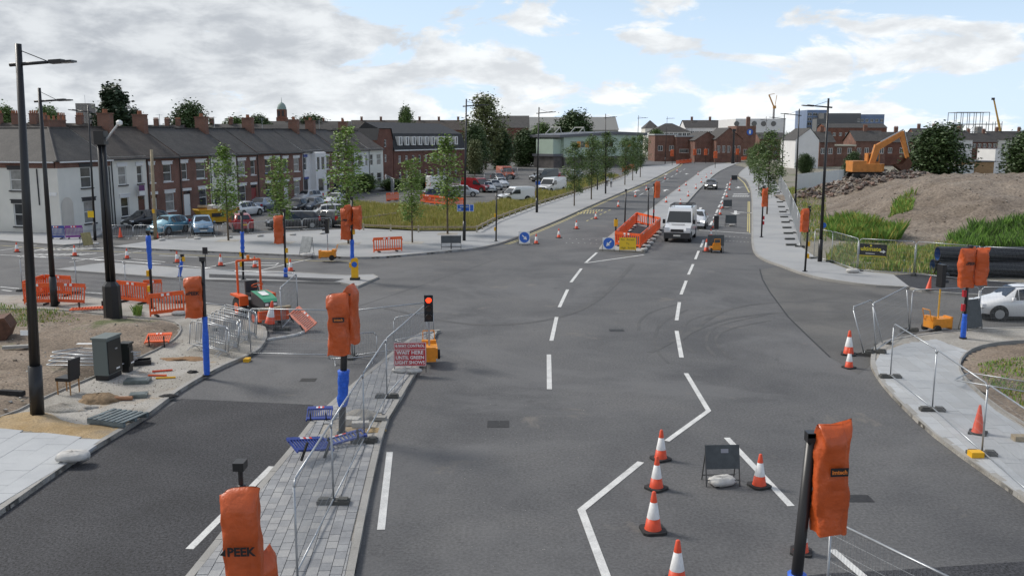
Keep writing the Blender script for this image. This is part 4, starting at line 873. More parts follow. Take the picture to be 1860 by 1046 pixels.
# ================================================================ STREET FURNITURE
def lamp(base, top, arm, label, group='black street lamps', r=.11, brace=True, z=PT):
    p = G(*base, z); tpt = W(top[0], top[1], p.y)-p; t = thing('street_lamp', label, 'street lamp', p, 0, group)
    h = tpt.z; L = lambda f: tpt*f
    MB().cyl((0, 0, 0), L(.14), r*1.25, r*1.2, 12).build('base_section', BLACK, t, True)
    MB().cyl(L(.14), L(1), r*.95, r*.55, 12).build('pole', BLACK, t, True)
    if arm:
        f = (W(base[0]+(top[0]-base[0])*.95, arm[1], p.y).z-p.z)/h; a0 = L(f); a1 = W(arm[0], arm[2] if len(arm) > 2 else arm[1]-3, p.y)-p; s = 1 if a1.x > a0.x else -1
        MB().cyl(a0-Vector((s*.25, 0, .02)), a0.lerp(a1, .62), .05, .04, 8).build('arm', BLACK, t, True)
        d = (a1-a0); m = a0.lerp(a1, .78); ln = d.length*.45; q = atan2(d.z, abs(d.x))
        mb = MB(); mx = Matrix.Translation(m) @ Matrix.Rotation(-s*q, 4, 'Y')
        mb.box((-s*ln*.22, 0, 0), (ln*.5, .26, .10), 0, mx).box((s*ln*.22, 0, -.02), (ln*.5, .34, .05), 0, mx); lum = mb.build('luminaire', BLACK, t)
        MB().box((s*ln*.2, 0, -.05), (ln*.36, .22, .015), 0, mx).build('lens', mat('lamp_lens', (.45, .45, .44), .3), lum)
        if brace: MB().cyl(L(.985), a0.lerp(a1, .55), .012, n=5).build('stay_wire', BLACK, t)
    return t
lamp((68, 753), (33, 80), (135, 117, 110), 'tall black street lamp rising from the sandy unfinished footway', r=.15)
lamp((99, 556), (71, 160), (130, 184, 181), 'black street lamp inside the ring of orange barriers', r=.13)
lamp((173, 437), (160, 192), (125, 204, 199), 'black street lamp by the white corner house with a yellow notice', r=.09, brace=False)
lamp((843, 437), (847, 180), (888, 193, 190), 'black street lamp with a blue direction sign on the plaza edge', r=.10)
lamp((975, 386), (979, 195), (1010, 206, 203), 'black street lamp beside the timber rail along the grass')
lamp((1100, 352), (1100, 207), (1121, 214, 212), 'black street lamp on the left footway just past the pair of pedestrians', r=.09)
lamp((1156, 316), (1160, 210), (1177, 215, 214), 'black street lamp past the row of footway trees', r=.09)
lamp((1208, 298), (1212, 212), (1226, 216, 215), 'far black street lamp before the brick workshops', r=.09); lamp((1256, 290), (1257, 218), (1268, 223, 222), 'farthest black street lamp in front of the brick warehouse', r=.09)
lamp((1489, 475), (1505, 179), (1457, 195, 191), 'black street lamp with a round blue sign beside the mesh fence on the right', r=.11)
lamp((1444, 376), (1452, 198), (1418, 210, 206), 'black street lamp by the mesh fence, second along the right footway'); lamp((1419, 336), (1425, 208), (1397, 216, 213), 'black street lamp by the far end of the mesh fence'); lamp((1390, 312), (1392, 212), (1380, 219, 217), 'thin far black street lamp behind the roadside trees', r=.08)
for px, py, top, lab in ((882, 292, 259, 'short grey car park lamp near the dark trees'), (943, 300, 266, 'short grey car park lamp left of the green building')):
    p = G(px, py); h = HT(p, top); t = thing('car_park_lamp', lab, 'street lamp', p, 0, 'grey car park lamps'); MB().cyl((0, 0, 0), (0, 0, h), .08, .06, 8).build('pole', STEEL, t); MB().box((.35, 0, h), (.9, .3, .12)).build('luminaire', STEEL, t)
# telephone pole and cctv mast
p = G(283, 436); tpx = W(275, 272, p.y)-p; t = thing('telegraph_pole', 'brown timber telegraph pole at the edge of the plaza', 'pole', p); MB().cyl((0, 0, 0), tpx, .15, .11, 10).build('pole', WOODP, t, True); MB().box((0, -.13, 2.2), (.2, .02, .3)).build('number_plate', YEL, t)
p = G(206, 581, PT); tpx = W(184, 262, p.y)-p; t = thing('camera_mast', 'thick black camera mast with a wide base cabinet on the dirt plot', 'camera mast', p)
MB().cyl((0, 0, 0), (0, 0, .05), .55, n=12).build('base_plate', BLACK, t); MB().cyl((0, 0, .05), tpx*.2, .37, .35, 8).cyl(tpx*.2, tpx*.225, .35, .2, 8).build('base_cabinet', BLACK, t)
d_ = tpx.normalized()
for s in (-1, 1): MB().cyl(tpx*.22+Vector((s*.11, 0, 0)), tpx+Vector((s*.09, 0, 0)), .10, .085, 8).build('mast_tube', BLACK, t, True)
MB().box((tpx.x, tpx.y, tpx.z+.25), (.42, .42, .55)).build('camera_housing', BLACK, t); MB().cyl((tpx.x+.15, tpx.y, tpx.z+.1), (tpx.x+.75, tpx.y, tpx.z+.8), .05, n=6).build('arm', STEEL, t); MB().lathe([(.02, -.12), (.12, -.06), (.13, .05), (.05, .12)], 10, (tpx.x+.8, tpx.y, tpx.z+.85)).build('dome_camera', WHT, t)
# --- small plates on lamp posts
def plate(base, rows, w_, m, label, name='sign_plate', back=.14, cat='sign', txt=None, disc=False):
    p = G(*base, PT); h0 = HT(p, rows[1]); h1 = HT(p, rows[0]); t = thing(name, label, cat, (p.x, p.y-back, (h0+h1)/2+0), 0)
    if disc: MB().cyl((0, -.02, 0), (0, .01, 0), (h1-h0)/2, n=20).build('face', m, t)
    else: MB().box((0, 0, 0), (w_, .02, h1-h0)).build('face', m, t); 
    MB().box((0, .05, 0), (.08, .08, .05)).build('bracket', STEEL, t)
    if txt: txt(t, h1-h0)
    return t
def ctxt(t, h):
    MB().box((-.08, -.013, h*.16), (.62, .006, h*.18)).build('worn_legend', mat('worn_white', (.45, .52, .62), .5, var=.4, scale=14), t); MB().box((-.42, -.013, -h*.2), (.22, .006, h*.2)).build('cycle_symbol', MATS['worn_white'], t); MB().box((.32, -.013, 0), (.04, .006, h*.9)).build('white_rule', WHT, t)
    fr_ = MB()
    for z_ in (-h/2+.015, h/2-.015): fr_.box((0, -.012, z_), (1.25, .006, .03))
    for x_ in (-.61, .61): fr_.box((x_, -.0125, 0), (.03, .006, h-.06))
    fr_.build('white_border', WHT, t)
plate((846, 436), (371, 384), 1.25, SIGNB, 'blue cycle route sign with white lettering on the plaza lamp post', txt=ctxt)
plate((977, 385), (329, 336), .5, SIGNB, 'small blue sign on the lamp post beside the timber rail'); plate((1491, 474), (404, 414), 0, SIGNB, 'round blue sign on the lamp post beside the mesh fence', disc=True); plate((170, 437), (383, 395), .45, SIGNY, 'small yellow notice on the lamp post by the corner house'); plate((68, 752), (598, 607), .38, WHT, 'small white notice on the tall lamp post')
# --- cones
def mk_cone():
    t = thing('traffic_cone', '', 'traffic cone')
    MB().prism([(-.22, -.16), (-.16, -.22), (.16, -.22), (.22, -.16), (.22, .16), (.16, .22), (-.16, .22), (-.22, .16)], 0, .05).build('base', RUBBER, t)
    MB().lathe([(.16, .045), (.15, .07), (.118, .26)], 16).build('lower_body', CONER, t, True); MB().lathe([(.1185, .26), (.064, .56)], 16).build('reflective_sleeve', CONEW, t, True); MB().lathe([(.0635, .56), (.035, .75), (.02, .76)], 16).build('tip', CONER, t, True)
    return t
def mk_cone2():
    t = thing('plain_cone', '', 'traffic cone')
    MB().prism([(-.22, -.22), (.22, -.22), (.22, .22), (-.22, .22)], 0, .05).build('base', RUBBER, t); MB().lathe([(.17, .045), (.15, .07), (.03, .78), (.02, .79)], 16).build('body', CONER, t, True); return t
cone, cone2 = Proto(mk_cone), Proto(mk_cone2)
def put_cone(x, yb, yt, label, group, z=0.0, P=cone, rot=None):
    p = G(x, yb-1.0, z); h = HT(p, yt)-z; s = max(.9, min(1.3, h/.76)); P(p, R.uniform(0, 1.5), label, group, s, rot)
for x, yb, yt, lab in ((1200, 835, 780, 'red and white cone touching the tip of the zigzag line'), (1192, 888, 828, 'middle one of the red and white cones in line beside the grey sign'), (1186, 965, 892, 'red and white cone with a torn sleeve below the grey sign'), (1229, 1062, 980, 'red and white cone standing alone below the line of cones'), (1379, 884, 824, 'red and white cone on the diagonal line beside the grey sign'), (1455, 1004, 944, 'faded cone behind the black post of the orange hooded signal')): put_cone(x, yb, yt, lab, 'cones in the junction mouth')
put_cone(1541, 645, 600, 'red and white cone at the kerb corner, set behind another', 'cones at the right corner'); put_cone(1542, 669, 634, 'red and white cone at the kerb corner, in front of another', 'cones at the right corner')
for x, yb, yt in ((974, 444, 425), (1015, 433, 415), (1047, 417, 400), (1082, 399, 386), (1123, 377, 364), (1154, 359, 348), (1174, 347, 337), (1193, 337, 328), (1208, 327, 319), (1230, 313, 306)): put_cone(x, yb, yt, 'red and white cone in the row closing the left carriageway', 'cones along the left carriageway')
for x, yb, yt in ((1210, 369, 358), (1236, 373, 362), (1234, 348, 338), (1250, 358, 347), (1246, 338, 331), (1264, 344, 334), (1268, 319, 313), (1274, 333, 324), (1283, 324, 316), (1292, 317, 312)): put_cone(x, yb, yt, 'red and white cone standing on the paved central reservation', 'cones on the central reservation', PT)
for x, yb, yt in ((1283, 458, 434), (1291, 432, 418), (1296, 416, 401), (1308, 391, 380), (1312, 380, 370), (1320, 359, 351), (1325, 346, 338), (1326, 337, 331), (1329, 328, 323)): put_cone(x, yb, yt, 'red and white cone in the taper along the dashed lane line', 'cones along the closed lane')
for x, yb, yt in ((31, 459, 440), (136, 466, 445), (231, 471, 451), (322, 478, 456), (401, 484, 461), (463, 487, 466), (528, 494, 470)): put_cone(x, yb, yt, 'red and white cone in the row across the left road', 'cones across the left road')
for x, yb, yt, lab in ((1776, 788, 737, 'plain orange cone on the pale slabs behind the mesh fence'), (1686, 528, 503, 'plain orange cone leaning on the far kerb of the side road'), (219, 433, 414, 'plain orange cone behind the steel barriers near the corner house'), (285, 434, 415, 'plain orange cone beside the telegraph pole')): put_cone(x, yb, yt, lab, None, PT, cone2, (0, .12, 0) if x == 1686 else None)
put_cone(490, 590, 545, 'red and white cone leaning against the front of the orange tractor', None, .3, cone, (.15, .12, .4))
# --- mesh fence panels
WIRES = {}
def heras(a, b, label, group, h=1.8, lean=0.0, foot=(True, True), z=None, tilt=None, stub=.10, infill=True, footm=RUBG):
    L_ = (b-a).length; t = thing('mesh_fence', label, 'fence panel', a, ang(a, b), group); t.rotation_euler.x = lean if tilt is None else tilt
    r = .021; fr = MB(); c = .12
    fr.tube([(0, 0, 0), (0, 0, h-c), (c, 0, h), (L_-c, 0, h), (L_, 0, h-c), (L_, 0, 0)], r, 8); fr.tube([(0, 0, stub), (L_, 0, stub)], r*.9, 8); fr.build('frame', STEEL, t, True)
    if infill:
        k = round(L_, 1)
        if (k, h) not in WIRES:
            mb = MB(); n = int(k/.06)
            for i in range(1, n): mb.cyl((k*i/n, 0, stub), (k*i/n, 0, h), .0022, n=3, caps=False)
            for j in range(1, 8): zz = stub+(h-stub)*j/8; mb.cyl((0, 0, zz), (k, 0, zz), .0022, n=3, caps=False)
            WIRES[(k, h)] = mb.mesh('mesh_infill', WIRE)
        inst('mesh_infill', WIRES[(k, h)], t, None, None, (L_/k, 1, 1))
    for e, x in ((0, 0.0), (1, L_)):
        if foot[e]:
            f = MB().box((x, 0, .02), (.22, .68, .13)).box((x, .2, .10), (.16, .2, .05)).box((x, -.2, .10), (.16, .2, .05)); f.build('foot', footm, t)
    return t
def fence_line(px, labels, group, h=1.8, z=0.0, **k):
    pts = [G(x, y, z) for x, y in px]
    for i, (a, b) in enumerate(zip(pts, pts[1:])): heras(a, b, labels if isinstance(labels, str) else labels[i], group, h, foot=(i == 0, True), **k)
ib = ext(G(606, 915, PT), G(600, 985, PT), 0)
isl = [Vector((*ext(G(662, 803, PT)[:2], G(606, 915, PT)[:2], 3.2), PT)), G(606, 914, PT), G(662, 802, PT), G(703, 722, PT), G(776, 640, PT)]
for i, lab in enumerate(('mesh fence panel on the island beside the hooded signal lettered PEEK', 'mesh fence panel standing over the tangled blue barriers', 'mesh fence panel beside the blue wrapped post on the island', 'mesh fence panel behind the red wait here sign')):
    heras(isl[i], isl[i+1], lab, 'mesh fence along the island', 1.78, foot=(False, True))
heras(G(456, 646), G(640, 650), 'mesh fence panel crossing the slip road next to the stacked barriers', 'mesh fence across the slip road', 1.72); heras(G(644, 650), G(776, 632), 'mesh fence panel crossing the slip road behind the double hooded signal', 'mesh fence across the slip road', 1.72, foot=(False, False))
MB_Y = MB().box((0, 0, .05), (.2, .3, .12))
tag(MB_Y.build('rubber_block', YEL, None, loc=G(449, 656)), 'yellow end of a fence foot beside the kerb', 'rubber block')
fence_line([(41, 528), (140, 532), (230, 540), (329, 549), (434, 561), (541, 567)], 'faint mesh fence panel along the near side of the left road', 'mesh fence along the left road', 1.75)
heras(G(541, 567), G(512, 600), 'mesh fence panel turned beside the orange tractor', None, 1.75, foot=(False, True))
gpts = [(1414, 336), (1420, 350), (1427, 366), (1433, 383), (1440, 402), (1447, 424), (1453, 449)]
fence_line(gpts, 'mesh fence panel along the edge of the right footway', 'mesh fence along the right footway', 1.9, .1)
for k in range(14):
    f = k/13; p = G(1404+(1437-1404)*f, 334+(446-334)*f**1.25, PT); tag(MB().box((0, 0, .065), (.72, .22, .13)).build('rubber_block', RUBG, None, loc=p), 'dark fence foot laid across the right footway', 'rubber block', 'fence feet along the right footway')
heras(G(1478, 470, .1), G(1510, 476, .1), 'short mesh fence panel behind the lamp with a round blue sign', None, 1.9); heras(G(1510, 476, .1), G(1556, 493, .1), 'mesh fence panel before the tall green reeds', None, 1.9, foot=(False, True)); heras(G(1558, 493, .1), G(1659, 500, .1), 'mesh fence panel carrying the black banner', None, 1.9, foot=(False, True)); heras(G(1661, 500, .1), G(1778, 512, .1), 'mesh fence panel in front of the large black pipes', None, 1.9, foot=(False, True)); heras(G(1780, 512, .1), G(1905, 521, .1), 'mesh fence panel before the pipes, past the double hooded signal', None, 1.9, foot=(False, True))
bn = thing('banner', 'black banner with yellow lettering and a white arrow tied to the fence', 'banner', G(1581, 494, .1)+Vector((0, -.06, 1.25)), ang(G(1558, 493), G(1659, 500)))
MB().box((0, 0, 0), (1.55, .012, .74)).build('sheet', mat('banner_black', (.02, .02, .02), .6), bn); text_mesh('lettering', 'ultimate', .34, mat('banner_yellow', (.72, .62, .02), .5), bn, (-.08, -.009, .08), (pi/2, 0, 0), bold=.008); MB().box((0, -.009, -.32), (1.5, .004, .045)).build('yellow_stripe', MATS['banner_yellow'], bn); MB().box((-.1, -.009, -.18), (.5, .004, .035)).build('white_strip', WHT, bn); MB().cyl((-.08, -.012, .27), (-.08, -.006, .27), .06, n=14).build('yellow_badge', MATS['banner_yellow'], bn); MB().quad((.42, -.009, .0), (.58, -.009, .0), (.58, -.009, .07), (.72, -.009, -.04), (.58, -.009, -.15), (.58, -.009, -.08), (.42, -.009, -.08)).build('arrow', WHT, bn)
cl = [G(1617, 686, PT), G(1693, 746, PT), G(1783, 826, PT), G(1905, 932, PT)]
for i, lab in enumerate(('mesh fence panel on the pale corner footway, starting at the two cones', 'mesh fence panel on the pale corner footway beside the plain orange cone', 'mesh fence panel with a yellow ended foot on the pale corner footway')): heras(cl[i], cl[i+1], lab, None, 1.78, foot=(i == 0, True))
tag(MB().box((0, 0, .07), (.3, .24, .14)).build('rubber_block', YEL, None, loc=G(1772, 829, PT)), 'yellow end of a fence foot on the pale corner footway', 'rubber block')
heras(G(1591, 640, PT), G(1651, 606, 0), 'mesh fence panel angled across the corner by the two cones', None, 1.78, lean=-.12); heras(G(1652, 606, 0), G(1773, 600, 0), 'mesh fence panel behind the portable signal with its back turned', None, 1.78, foot=(False, True)); heras(G(1776, 600, 0), G(1905, 599, 0), 'mesh fence panel in front of the white car', None, 1.78, foot=(False, True)); heras(G(1570, 645, 0), G(1604, 628, 0), 'mesh fence panel leaning steeply at the corner', None, 1.78, lean=-.3)
heras(G(1762, 676, .25), G(1915, 700, .25), 'mesh fence panel lying flat on the weedy verge', None, 1.8, tilt=pi/2*.96, foot=(False, False))
heras(Vector((*ext(G(1484, 1046)[:2], G(1478, 1000)[:2], -3.0), 0)), Vector((6.6, 10.2, 0)), 'mesh fence panel below the orange hood lettered Imtech', None, 1.9, foot=(False, True))
# stacked loose fence panels lying on the dirt
for k in range(4):
    a, b = G(122+k*9, 652-k*7, .3+k*.06), G(240-k*3, 652-k*5, .3+k*.06)
    heras(a, a+(b-a).normalized()*2.4, 'galvanised mesh panel in the loose stack lying on the dirt', 'mesh panels stacked on the dirt', 1.5+.0*k, tilt=pi/2*.93, foot=(False, False))
tag(MB().box((0, 0, 0), (.55, .16, .01)).build('paper_notice', WHT, None, loc=G(154, 624, .62)), 'white paper notice on the stacked mesh panels', 'notice')
# --- tubular crowd barriers
def mk_crowd():
    t = thing('steel_barrier', '', 'barrier'); fr = MB(); L_, h = 2.2, 1.05
    fr.tube([(0, 0, .2), (0, 0, h-.12), (.12, 0, h), (L_-.12, 0, h), (L_, 0, h-.12), (L_, 0, .2), (0, 0, .2)], .02, 8); fr.build('frame', STEEL, t, True); b = MB()
    for i in range(1, 18): b.cyl((L_*i/18, 0, .2), (L_*i/18, 0, h), .008, n=5, caps=False)
    b.build('bars', STEEL, t); b = MB()
    for x in (.25, L_-.25): MB().tube([(x, -.28, 0), (x, -.1, .14), (x, .1, .14), (x, .28, 0)], .014, 6).cyl((x, 0, .13), (x, 0, .21), .014, n=6).build('foot', STEEL, t)
    return t
crowd = Proto(mk_crowd)
s0, s1 = G(346, 634, PT), G(408, 600, PT)
for k in range(9):
    p = s0.lerp(s1, k/8); crowd(p+Vector((R.uniform(-.06, .06), 0, 0)), radians(-48+R.uniform(-5, 5)), 'galvanised steel barrier in the stack on the left footway', 'stacked steel barriers', None, (R.uniform(-.08, .02)-.1, 0, radians(-40+R.uniform(-5, 5))))
for a, b in (((186, 434), (242, 434)), ((244, 434), (298, 433)), ((299, 434), (346, 433)), ((347, 433), (396, 431)), ((404, 431), (450, 428)), ((452, 428), (500, 424)), ((502, 424), (548, 421)), ((550, 421), (602, 418))):
    p, q = G(*a, .01), G(*b, .01); crowd(p, ang(p, q), 'galvanised steel barrier in the line between plaza and parked cars', 'steel barriers along the plaza', ((q-p).length/2.2, 1, 1))
p, q = G(716, 628, PT), G(770, 622, PT); crowd(p, ang(p, q)+.35, 'galvanised steel barrier at the tip of the island', None, (.9, 1, 1)); crowd(G(598, 662), .25, 'galvanised steel barrier behind the double hooded signal', None, (.75, 1, 1))
# --- plastic barriers
def mk_bar(m, name='plastic_barrier'):
    def f():
        t = thing(name, '', 'barrier'); mb = MB(); w_, h = 2.0, 1.0
        mb.box((0, 0, h-.09), (w_, .05, .18)).box((0, 0, .17), (w_, .05, .14))
        for i in range(13): mb.box((-w_/2+.04+(w_-.08)*i/12, 0, .53), (.055, .042, .6))
        for s in (-1, 1): mb.box((s*(w_/2-.02), 0, .5), (.07, .055, .96)); mb.box((s*(w_/2+.03), 0, .8), (.06, .03, .12))
        mb.build('panel', m, t); st = MB()
        for i in range(4): st.m = i % 2; st.box((-.24+i*.16, -.028, h-.09), (.16, .006, .11))
        st.build('reflective_strip', [WHT, CONER], t)
        for s in (-1, 1): MB().box((s*.62, 0, .04), (.09, .5, .08)).build('foot', RUBBER, t)
        return t
    return f
bar = Proto(mk_bar(ORANGE)); barb = Proto(mk_bar(BLUEP, 'blue_barrier')); barp = Proto(mk_bar(PURP, 'purple_barrier')); barf = Proto(mk_bar(PINK, 'faded_barrier'))
def put_bar(a, b, label, group=None, z=0.0, P=bar, rot=None, dz=0):
    p, q = G(*a, z), G(*b, z); m = (p+q)/2; L_ = (q-p).length/2.06; m.z += dz
    return P(m, ang(p, q), label, group, (L_, 1, 1), rot)
g1 = 'orange barriers round the lamp base'
put_bar((44, 553), (94, 553), 'orange plastic barrier with a white notice on the near side of the lamp base', g1, PT); put_bar((44, 549), (82, 535), 'orange plastic barrier closing one side of the ring at the lamp base', g1, PT); put_bar((84, 535), (131, 538), 'orange plastic barrier on the road side of the lamp base', g1, PT); put_bar((110, 558), (138, 548), 'orange plastic barrier leaning askew at the end of the ring', g1, PT, rot=(-.25, .15, .6))
put_bar((214, 547), (270, 553), 'orange plastic barrier right behind the camera mast', None, PT); put_bar((272, 576), (336, 568), 'orange plastic barrier standing on the footway nose', None, PT); put_bar((262, 547), (296, 545), 'orange plastic barrier turned edge on behind the blue wrapped post', None, PT)
put_bar((140, 563), (190, 552), 'orange plastic barrier lying flat by the edging stones', None, PT, rot=(pi/2*.95, 0, .35)); put_bar((262, 626), (306, 620), 'orange plastic barrier fallen flat on the dirt beside the edging', None, .3, rot=(-pi/2*.9, 0, .22))
put_bar((678, 459), (731, 456), 'orange plastic barrier standing alone on the plaza', None, PT); put_bar((520, 600), (556, 590), 'faded pink barrier tipped over beside the tractor', None, .15, P=barf, rot=(-.9, .45, -.7), dz=.15).scale = (.62, 1, .62)
put_bar((88, 434), (118, 434), 'blue plastic barrier at the foot of the corner house', None, PT, P=barb); put_bar((119, 434), (151, 433), 'purple plastic barrier at the foot of the corner house', None, PT, P=barp)
put_bar((555, 765), (602, 763), 'blue plastic barrier propped on its side at the island edge', None, PT, P=barb, rot=(-1.2, 0, .1)).scale.z = .62; barb(G(575, 838, PT)+Vector((0, 0, .25)), 0, 'blue plastic barrier collapsed on the island paving', None, (.5, 1, .62), (-1.25, .2, .75)); barb(G(625, 812, PT)+Vector((0, 0, .12)), 0, 'blue plastic barrier lying across another on the island', None, (.62, 1, .45), (-1.45, -.12, .5))
g2 = 'orange barriers round the median works'
fl_, frr, bk, bl_ = (1117, 446), (1163, 451), (1199, 417), (1156, 406)
def chain(a, b, n, label):
    p, q = G(*a, PT), G(*b, PT)
    for k in range(n): u, v = p.lerp(q, k/n), p.lerp(q, (k+1)/n); bar((u+v)/2, ang(u, v), label, g2, ((q-p).length/n/2.06, 1, 1))
chain(fl_, frr, 1, 'orange plastic barrier behind the blue arrow and yellow sign'); chain(frr, bk, 4, 'orange plastic barrier on the sandbagged side of the median works'); chain(bk, bl_, 1, 'orange plastic barrier closing the far end of the median works'); chain(fl_, bl_, 4, 'orange plastic barrier on the bus lane side of the median works')
sheet('works_pit', xy(gp([(1122, 443), (1160, 448), (1193, 417), (1158, 409)], PT)), PT+.006, ASPH2, fF)
for a, b, n, lab in (((1228, 299), (1256, 296), 4, 'far row of red barriers by the left kerb of the far junction'), ((1317, 294), (1356, 291), 6, 'far row of red barriers beyond the central reservation'), ((1266, 290), (1296, 288), 5, 'far row of red barriers before the brick warehouse'), ((1130, 313), (1152, 306), 3, 'far row of orange barriers at the end of the timber rail')):
    p, q = G(*a, .01), G(*b, .01)
    for k in range(n): u, v = p.lerp(q, k/n), p.lerp(q, (k+1)/n); bar((u+v)/2, ang(u, v), lab, lab, ((q-p).length/n/2.06, 1, 1.15))
for a, b in (((702, 366), (724, 364)), ((764, 368), (790, 371)), ((790, 371), (816, 374)), ((816, 374), (842, 376))): put_bar(a, b, 'orange barrier at the near edge of the car park', 'orange barriers edging the car park', .01)
# --- sandbags
def mk_bagx():
    mb = MB(); n, m = 10, 6
    for j in range(m+1):
        ph = -pi/2+pi*j/m
        for i in range(n):
            a = 2*pi*i/n; q = lambda v: math.copysign(abs(v)**.6, v); mb.v.append((.30*q(cos(a))*cos(ph)**.5*(1+.06*sin(3*a+j)), .19*q(sin(a))*cos(ph)**.5, .09+.09*sin(ph)+.012*sin(5*a+2*j)))
    for j in range(m):
        for i in range(n): k = (i+1) % n; mb.f.append((j*n+i, j*n+k, (j+1)*n+k, (j+1)*n+i)); mb.mi.append(0)
    return tag(mb.build('sandbag', CLOTH, None, True), '', 'sandbag')
sbag = Proto(mk_bagx)
for x, y, z, lab, s, g in ((1311, 880, 0, 'pale sandbag under the grey sign frame beside the cones', 1.1, None), (134, 836, PT, 'pale torn sandbag on the slabs beside the sandy kerb', 1.3, None), (172, 445, PT, 'white sandbag at the lamp by the corner house', 1, None), (558, 466, PT, 'grey sandbags under the tilted sign on the plaza', 1.3, None), (1330, 411, 0, 'pale sandbag under the grey sign in the closed lane', 1, None), (1320, 379, 0, 'small sandbag by the trapezoid sign in the closed lane', .9, None), (953, 445, 0, 'sandbag under the blue arrow sign by the left kerb', .9, None), (1549, 495, PT, 'dark sandbag at the foot of the fence by the banner', 1.3, None), (727, 676, PT, 'sandbag holding down the red wait here sign', .9, 's'), (752, 677, PT, 'sandbag holding down the red wait here sign', .9, 's'), (325, 572, PT, 'pale sandbag beside the barrier on the footway nose', 1, None), (1258, 415, 0, 'pale sandbag beside the stop line', .8, None)):
    sbag(G(x, y, z), R.uniform(-.4, .4), lab, 'sandbags at the red sign' if g else None, s)
for k in range(7): a = k/6; sbag(G(1170+(1202-1170)*a, 455-(455-418)*a, PT), .8+R.uniform(-.3, .3), 'sandbag in the row along the median kerb', 'sandbags along the median kerb', .95)
for k in range(6): sbag(G(300+k*58+R.uniform(-6, 6), 437-k*2.4, PT), R.uniform(0, 3), 'white sandbag at the feet of the steel barriers on the plaza', 'sandbags along the plaza barriers', .9)
# --- A-frame signs
def aframe(pos, w_, h, zlo, face, label, rz=0.0, name='road_sign', backm=SIGNG, lean=.16, draw=None, group=None):
    t = thing(name, label, 'sign', pos, rz, group); T = Matrix.Rotation(-lean, 4, 'X')
    P = MB().box((0, 0, zlo+h/2), (w_, .02, h), 0, T).build('panel', face, t)
    fr = MB(); m = .02
    for s in (-1, 1): fr.cyl(T @ Vector((s*(w_/2-.01), .02, 0)), T @ Vector((s*(w_/2-.01), .02, zlo+h)), .016, n=6); fr.cyl(T @ Vector((s*(w_/2-.03), .03, zlo+h*.9)), (s*(w_/2-.02), .48, 0), .014, n=6)
    fr.cyl((-w_/2, .42, .13), (w_/2, .42, .13), .013, n=6); fr.cyl(T @ Vector((-w_/2, .02, .15)), T @ Vector((w_/2, .02, .15)), .013, n=6); fr.build('frame', mat('frame_dark', (.06, .06, .06), .6), t)
    if draw: draw(P, T, zlo, h, w_)
    return t
def d_wait(P, T, zlo, h, w_):
    T2 = T @ Matrix.Translation((0, -.013, zlo)); mr = MB()
    for z in (.012, h*.70, h-.012): mr.box((0, 0, z), (w_-.02, .004, .014), 0, T2)
    for s in (-1, 1): mr.box((s*(w_/2-.012), .001, h/2), (.014, .004, h-.03), 0, T2)
    mr.build('white_border', WHT, P)
    for s, z, sz in (('4-WAY CONTROL', h*.85, .135), ('WAIT HERE', h*.57, .17), ('UNTIL GREEN', h*.36, .15), ('LIGHT SHOWS', h*.15, .15)):
        o = text_mesh('lettering', s, sz, WHT, P, (0, 0, 0), (0, 0, 0), bold=.003); o.matrix_local = T2 @ Matrix.Translation((0, -.002, z)) @ Matrix.Rotation(pi/2, 4, 'X') @ Matrix.Scale(min(1.0, (w_-.1)/max(.01, o.dimensions.x)), 4, (1, 0, 0))
def d_arrow(dirx):
    def f(P, T, zlo, h, w_):
        T2 = T @ Matrix.Translation((0, -.012, zlo+h/2)); mb = MB(); n = 24; r = w_*.47
        mb.quad(*[T2 @ Vector((r*cos(2*pi*i/n), 0, r*sin(2*pi*i/n))) for i in range(n)]); mb.build('blue_disc', SIGNB, P)
        A = T2 @ Matrix.Translation((0, -.004, 0)) @ Matrix.Rotation(radians(-45 if dirx > 0 else -135)*-1, 4, 'Y'); k = r
        MB().quad(*[A @ Vector(q) for q in ((-.6*k, 0, -.1*k), (.1*k, 0, -.1*k), (.1*k, 0, .1*k), (-.6*k, 0, .1*k))]).quad(*[A @ Vector(q) for q in ((.05*k, 0, -.38*k), (.68*k, 0, 0), (.05*k, 0, .38*k))]).build('white_arrow', WHT, P)
    return f
def d_lines(lines, m, sz):
    def f(P, T, zlo, h, w_):
        n = len(lines)
        for i, s in enumerate(lines):
            o = text_mesh('lettering', s, sz, m, P, (0, 0, 0), (0, 0, 0)); o.matrix_local = T @ Matrix.Translation((0, -.0135, zlo+h*(1-(i+.5)/n))) @ Matrix.Rotation(pi/2, 4, 'X')
    return f
aframe(G(745, 677, PT), 1.06, .78, .22, REDW, 'red four way control sign reading wait here until green light shows', .06, draw=d_wait)
aframe(G(1314, 884), .78, .54, .40, SIGNG, 'grey back of a road sign on a frame between the cones', .05, lean=.25, draw=lambda P, T, zlo, h, w_: MB().box((.05, -.013, zlo+h*.75), (.17, .004, .09), 0, T).build('sticker', mat('sticker_grey', (.3, .3, .34), .6), P))
aframe(G(953, 445), .82, .86, .12, WHT, 'white square sign with a blue disc and arrow by the left kerb', .25, draw=d_arrow(1)); aframe(G(1106, 457, PT), .82, .80, .15, WHT, 'white square sign with a blue disc and arrow before the median works', .05, draw=d_arrow(-1)); aframe(G(1140, 458, PT), 1.12, .82, .15, SIGNY, 'yellow sign reading no access to high street before the median works', -.08, draw=d_lines(['No  Access', 'To', 'High  Street'], BLACK, .19))
aframe(G(811, 453, PT), .72, .52, .42, SIGNG, 'dark back of a folding sign on the plaza, one of two', .1, group='dark signs on the plaza'); aframe(G(828, 453, PT), .72, .52, .42, SIGNG, 'dark back of a folding sign on the plaza, one of two', .0, group='dark signs on the plaza')
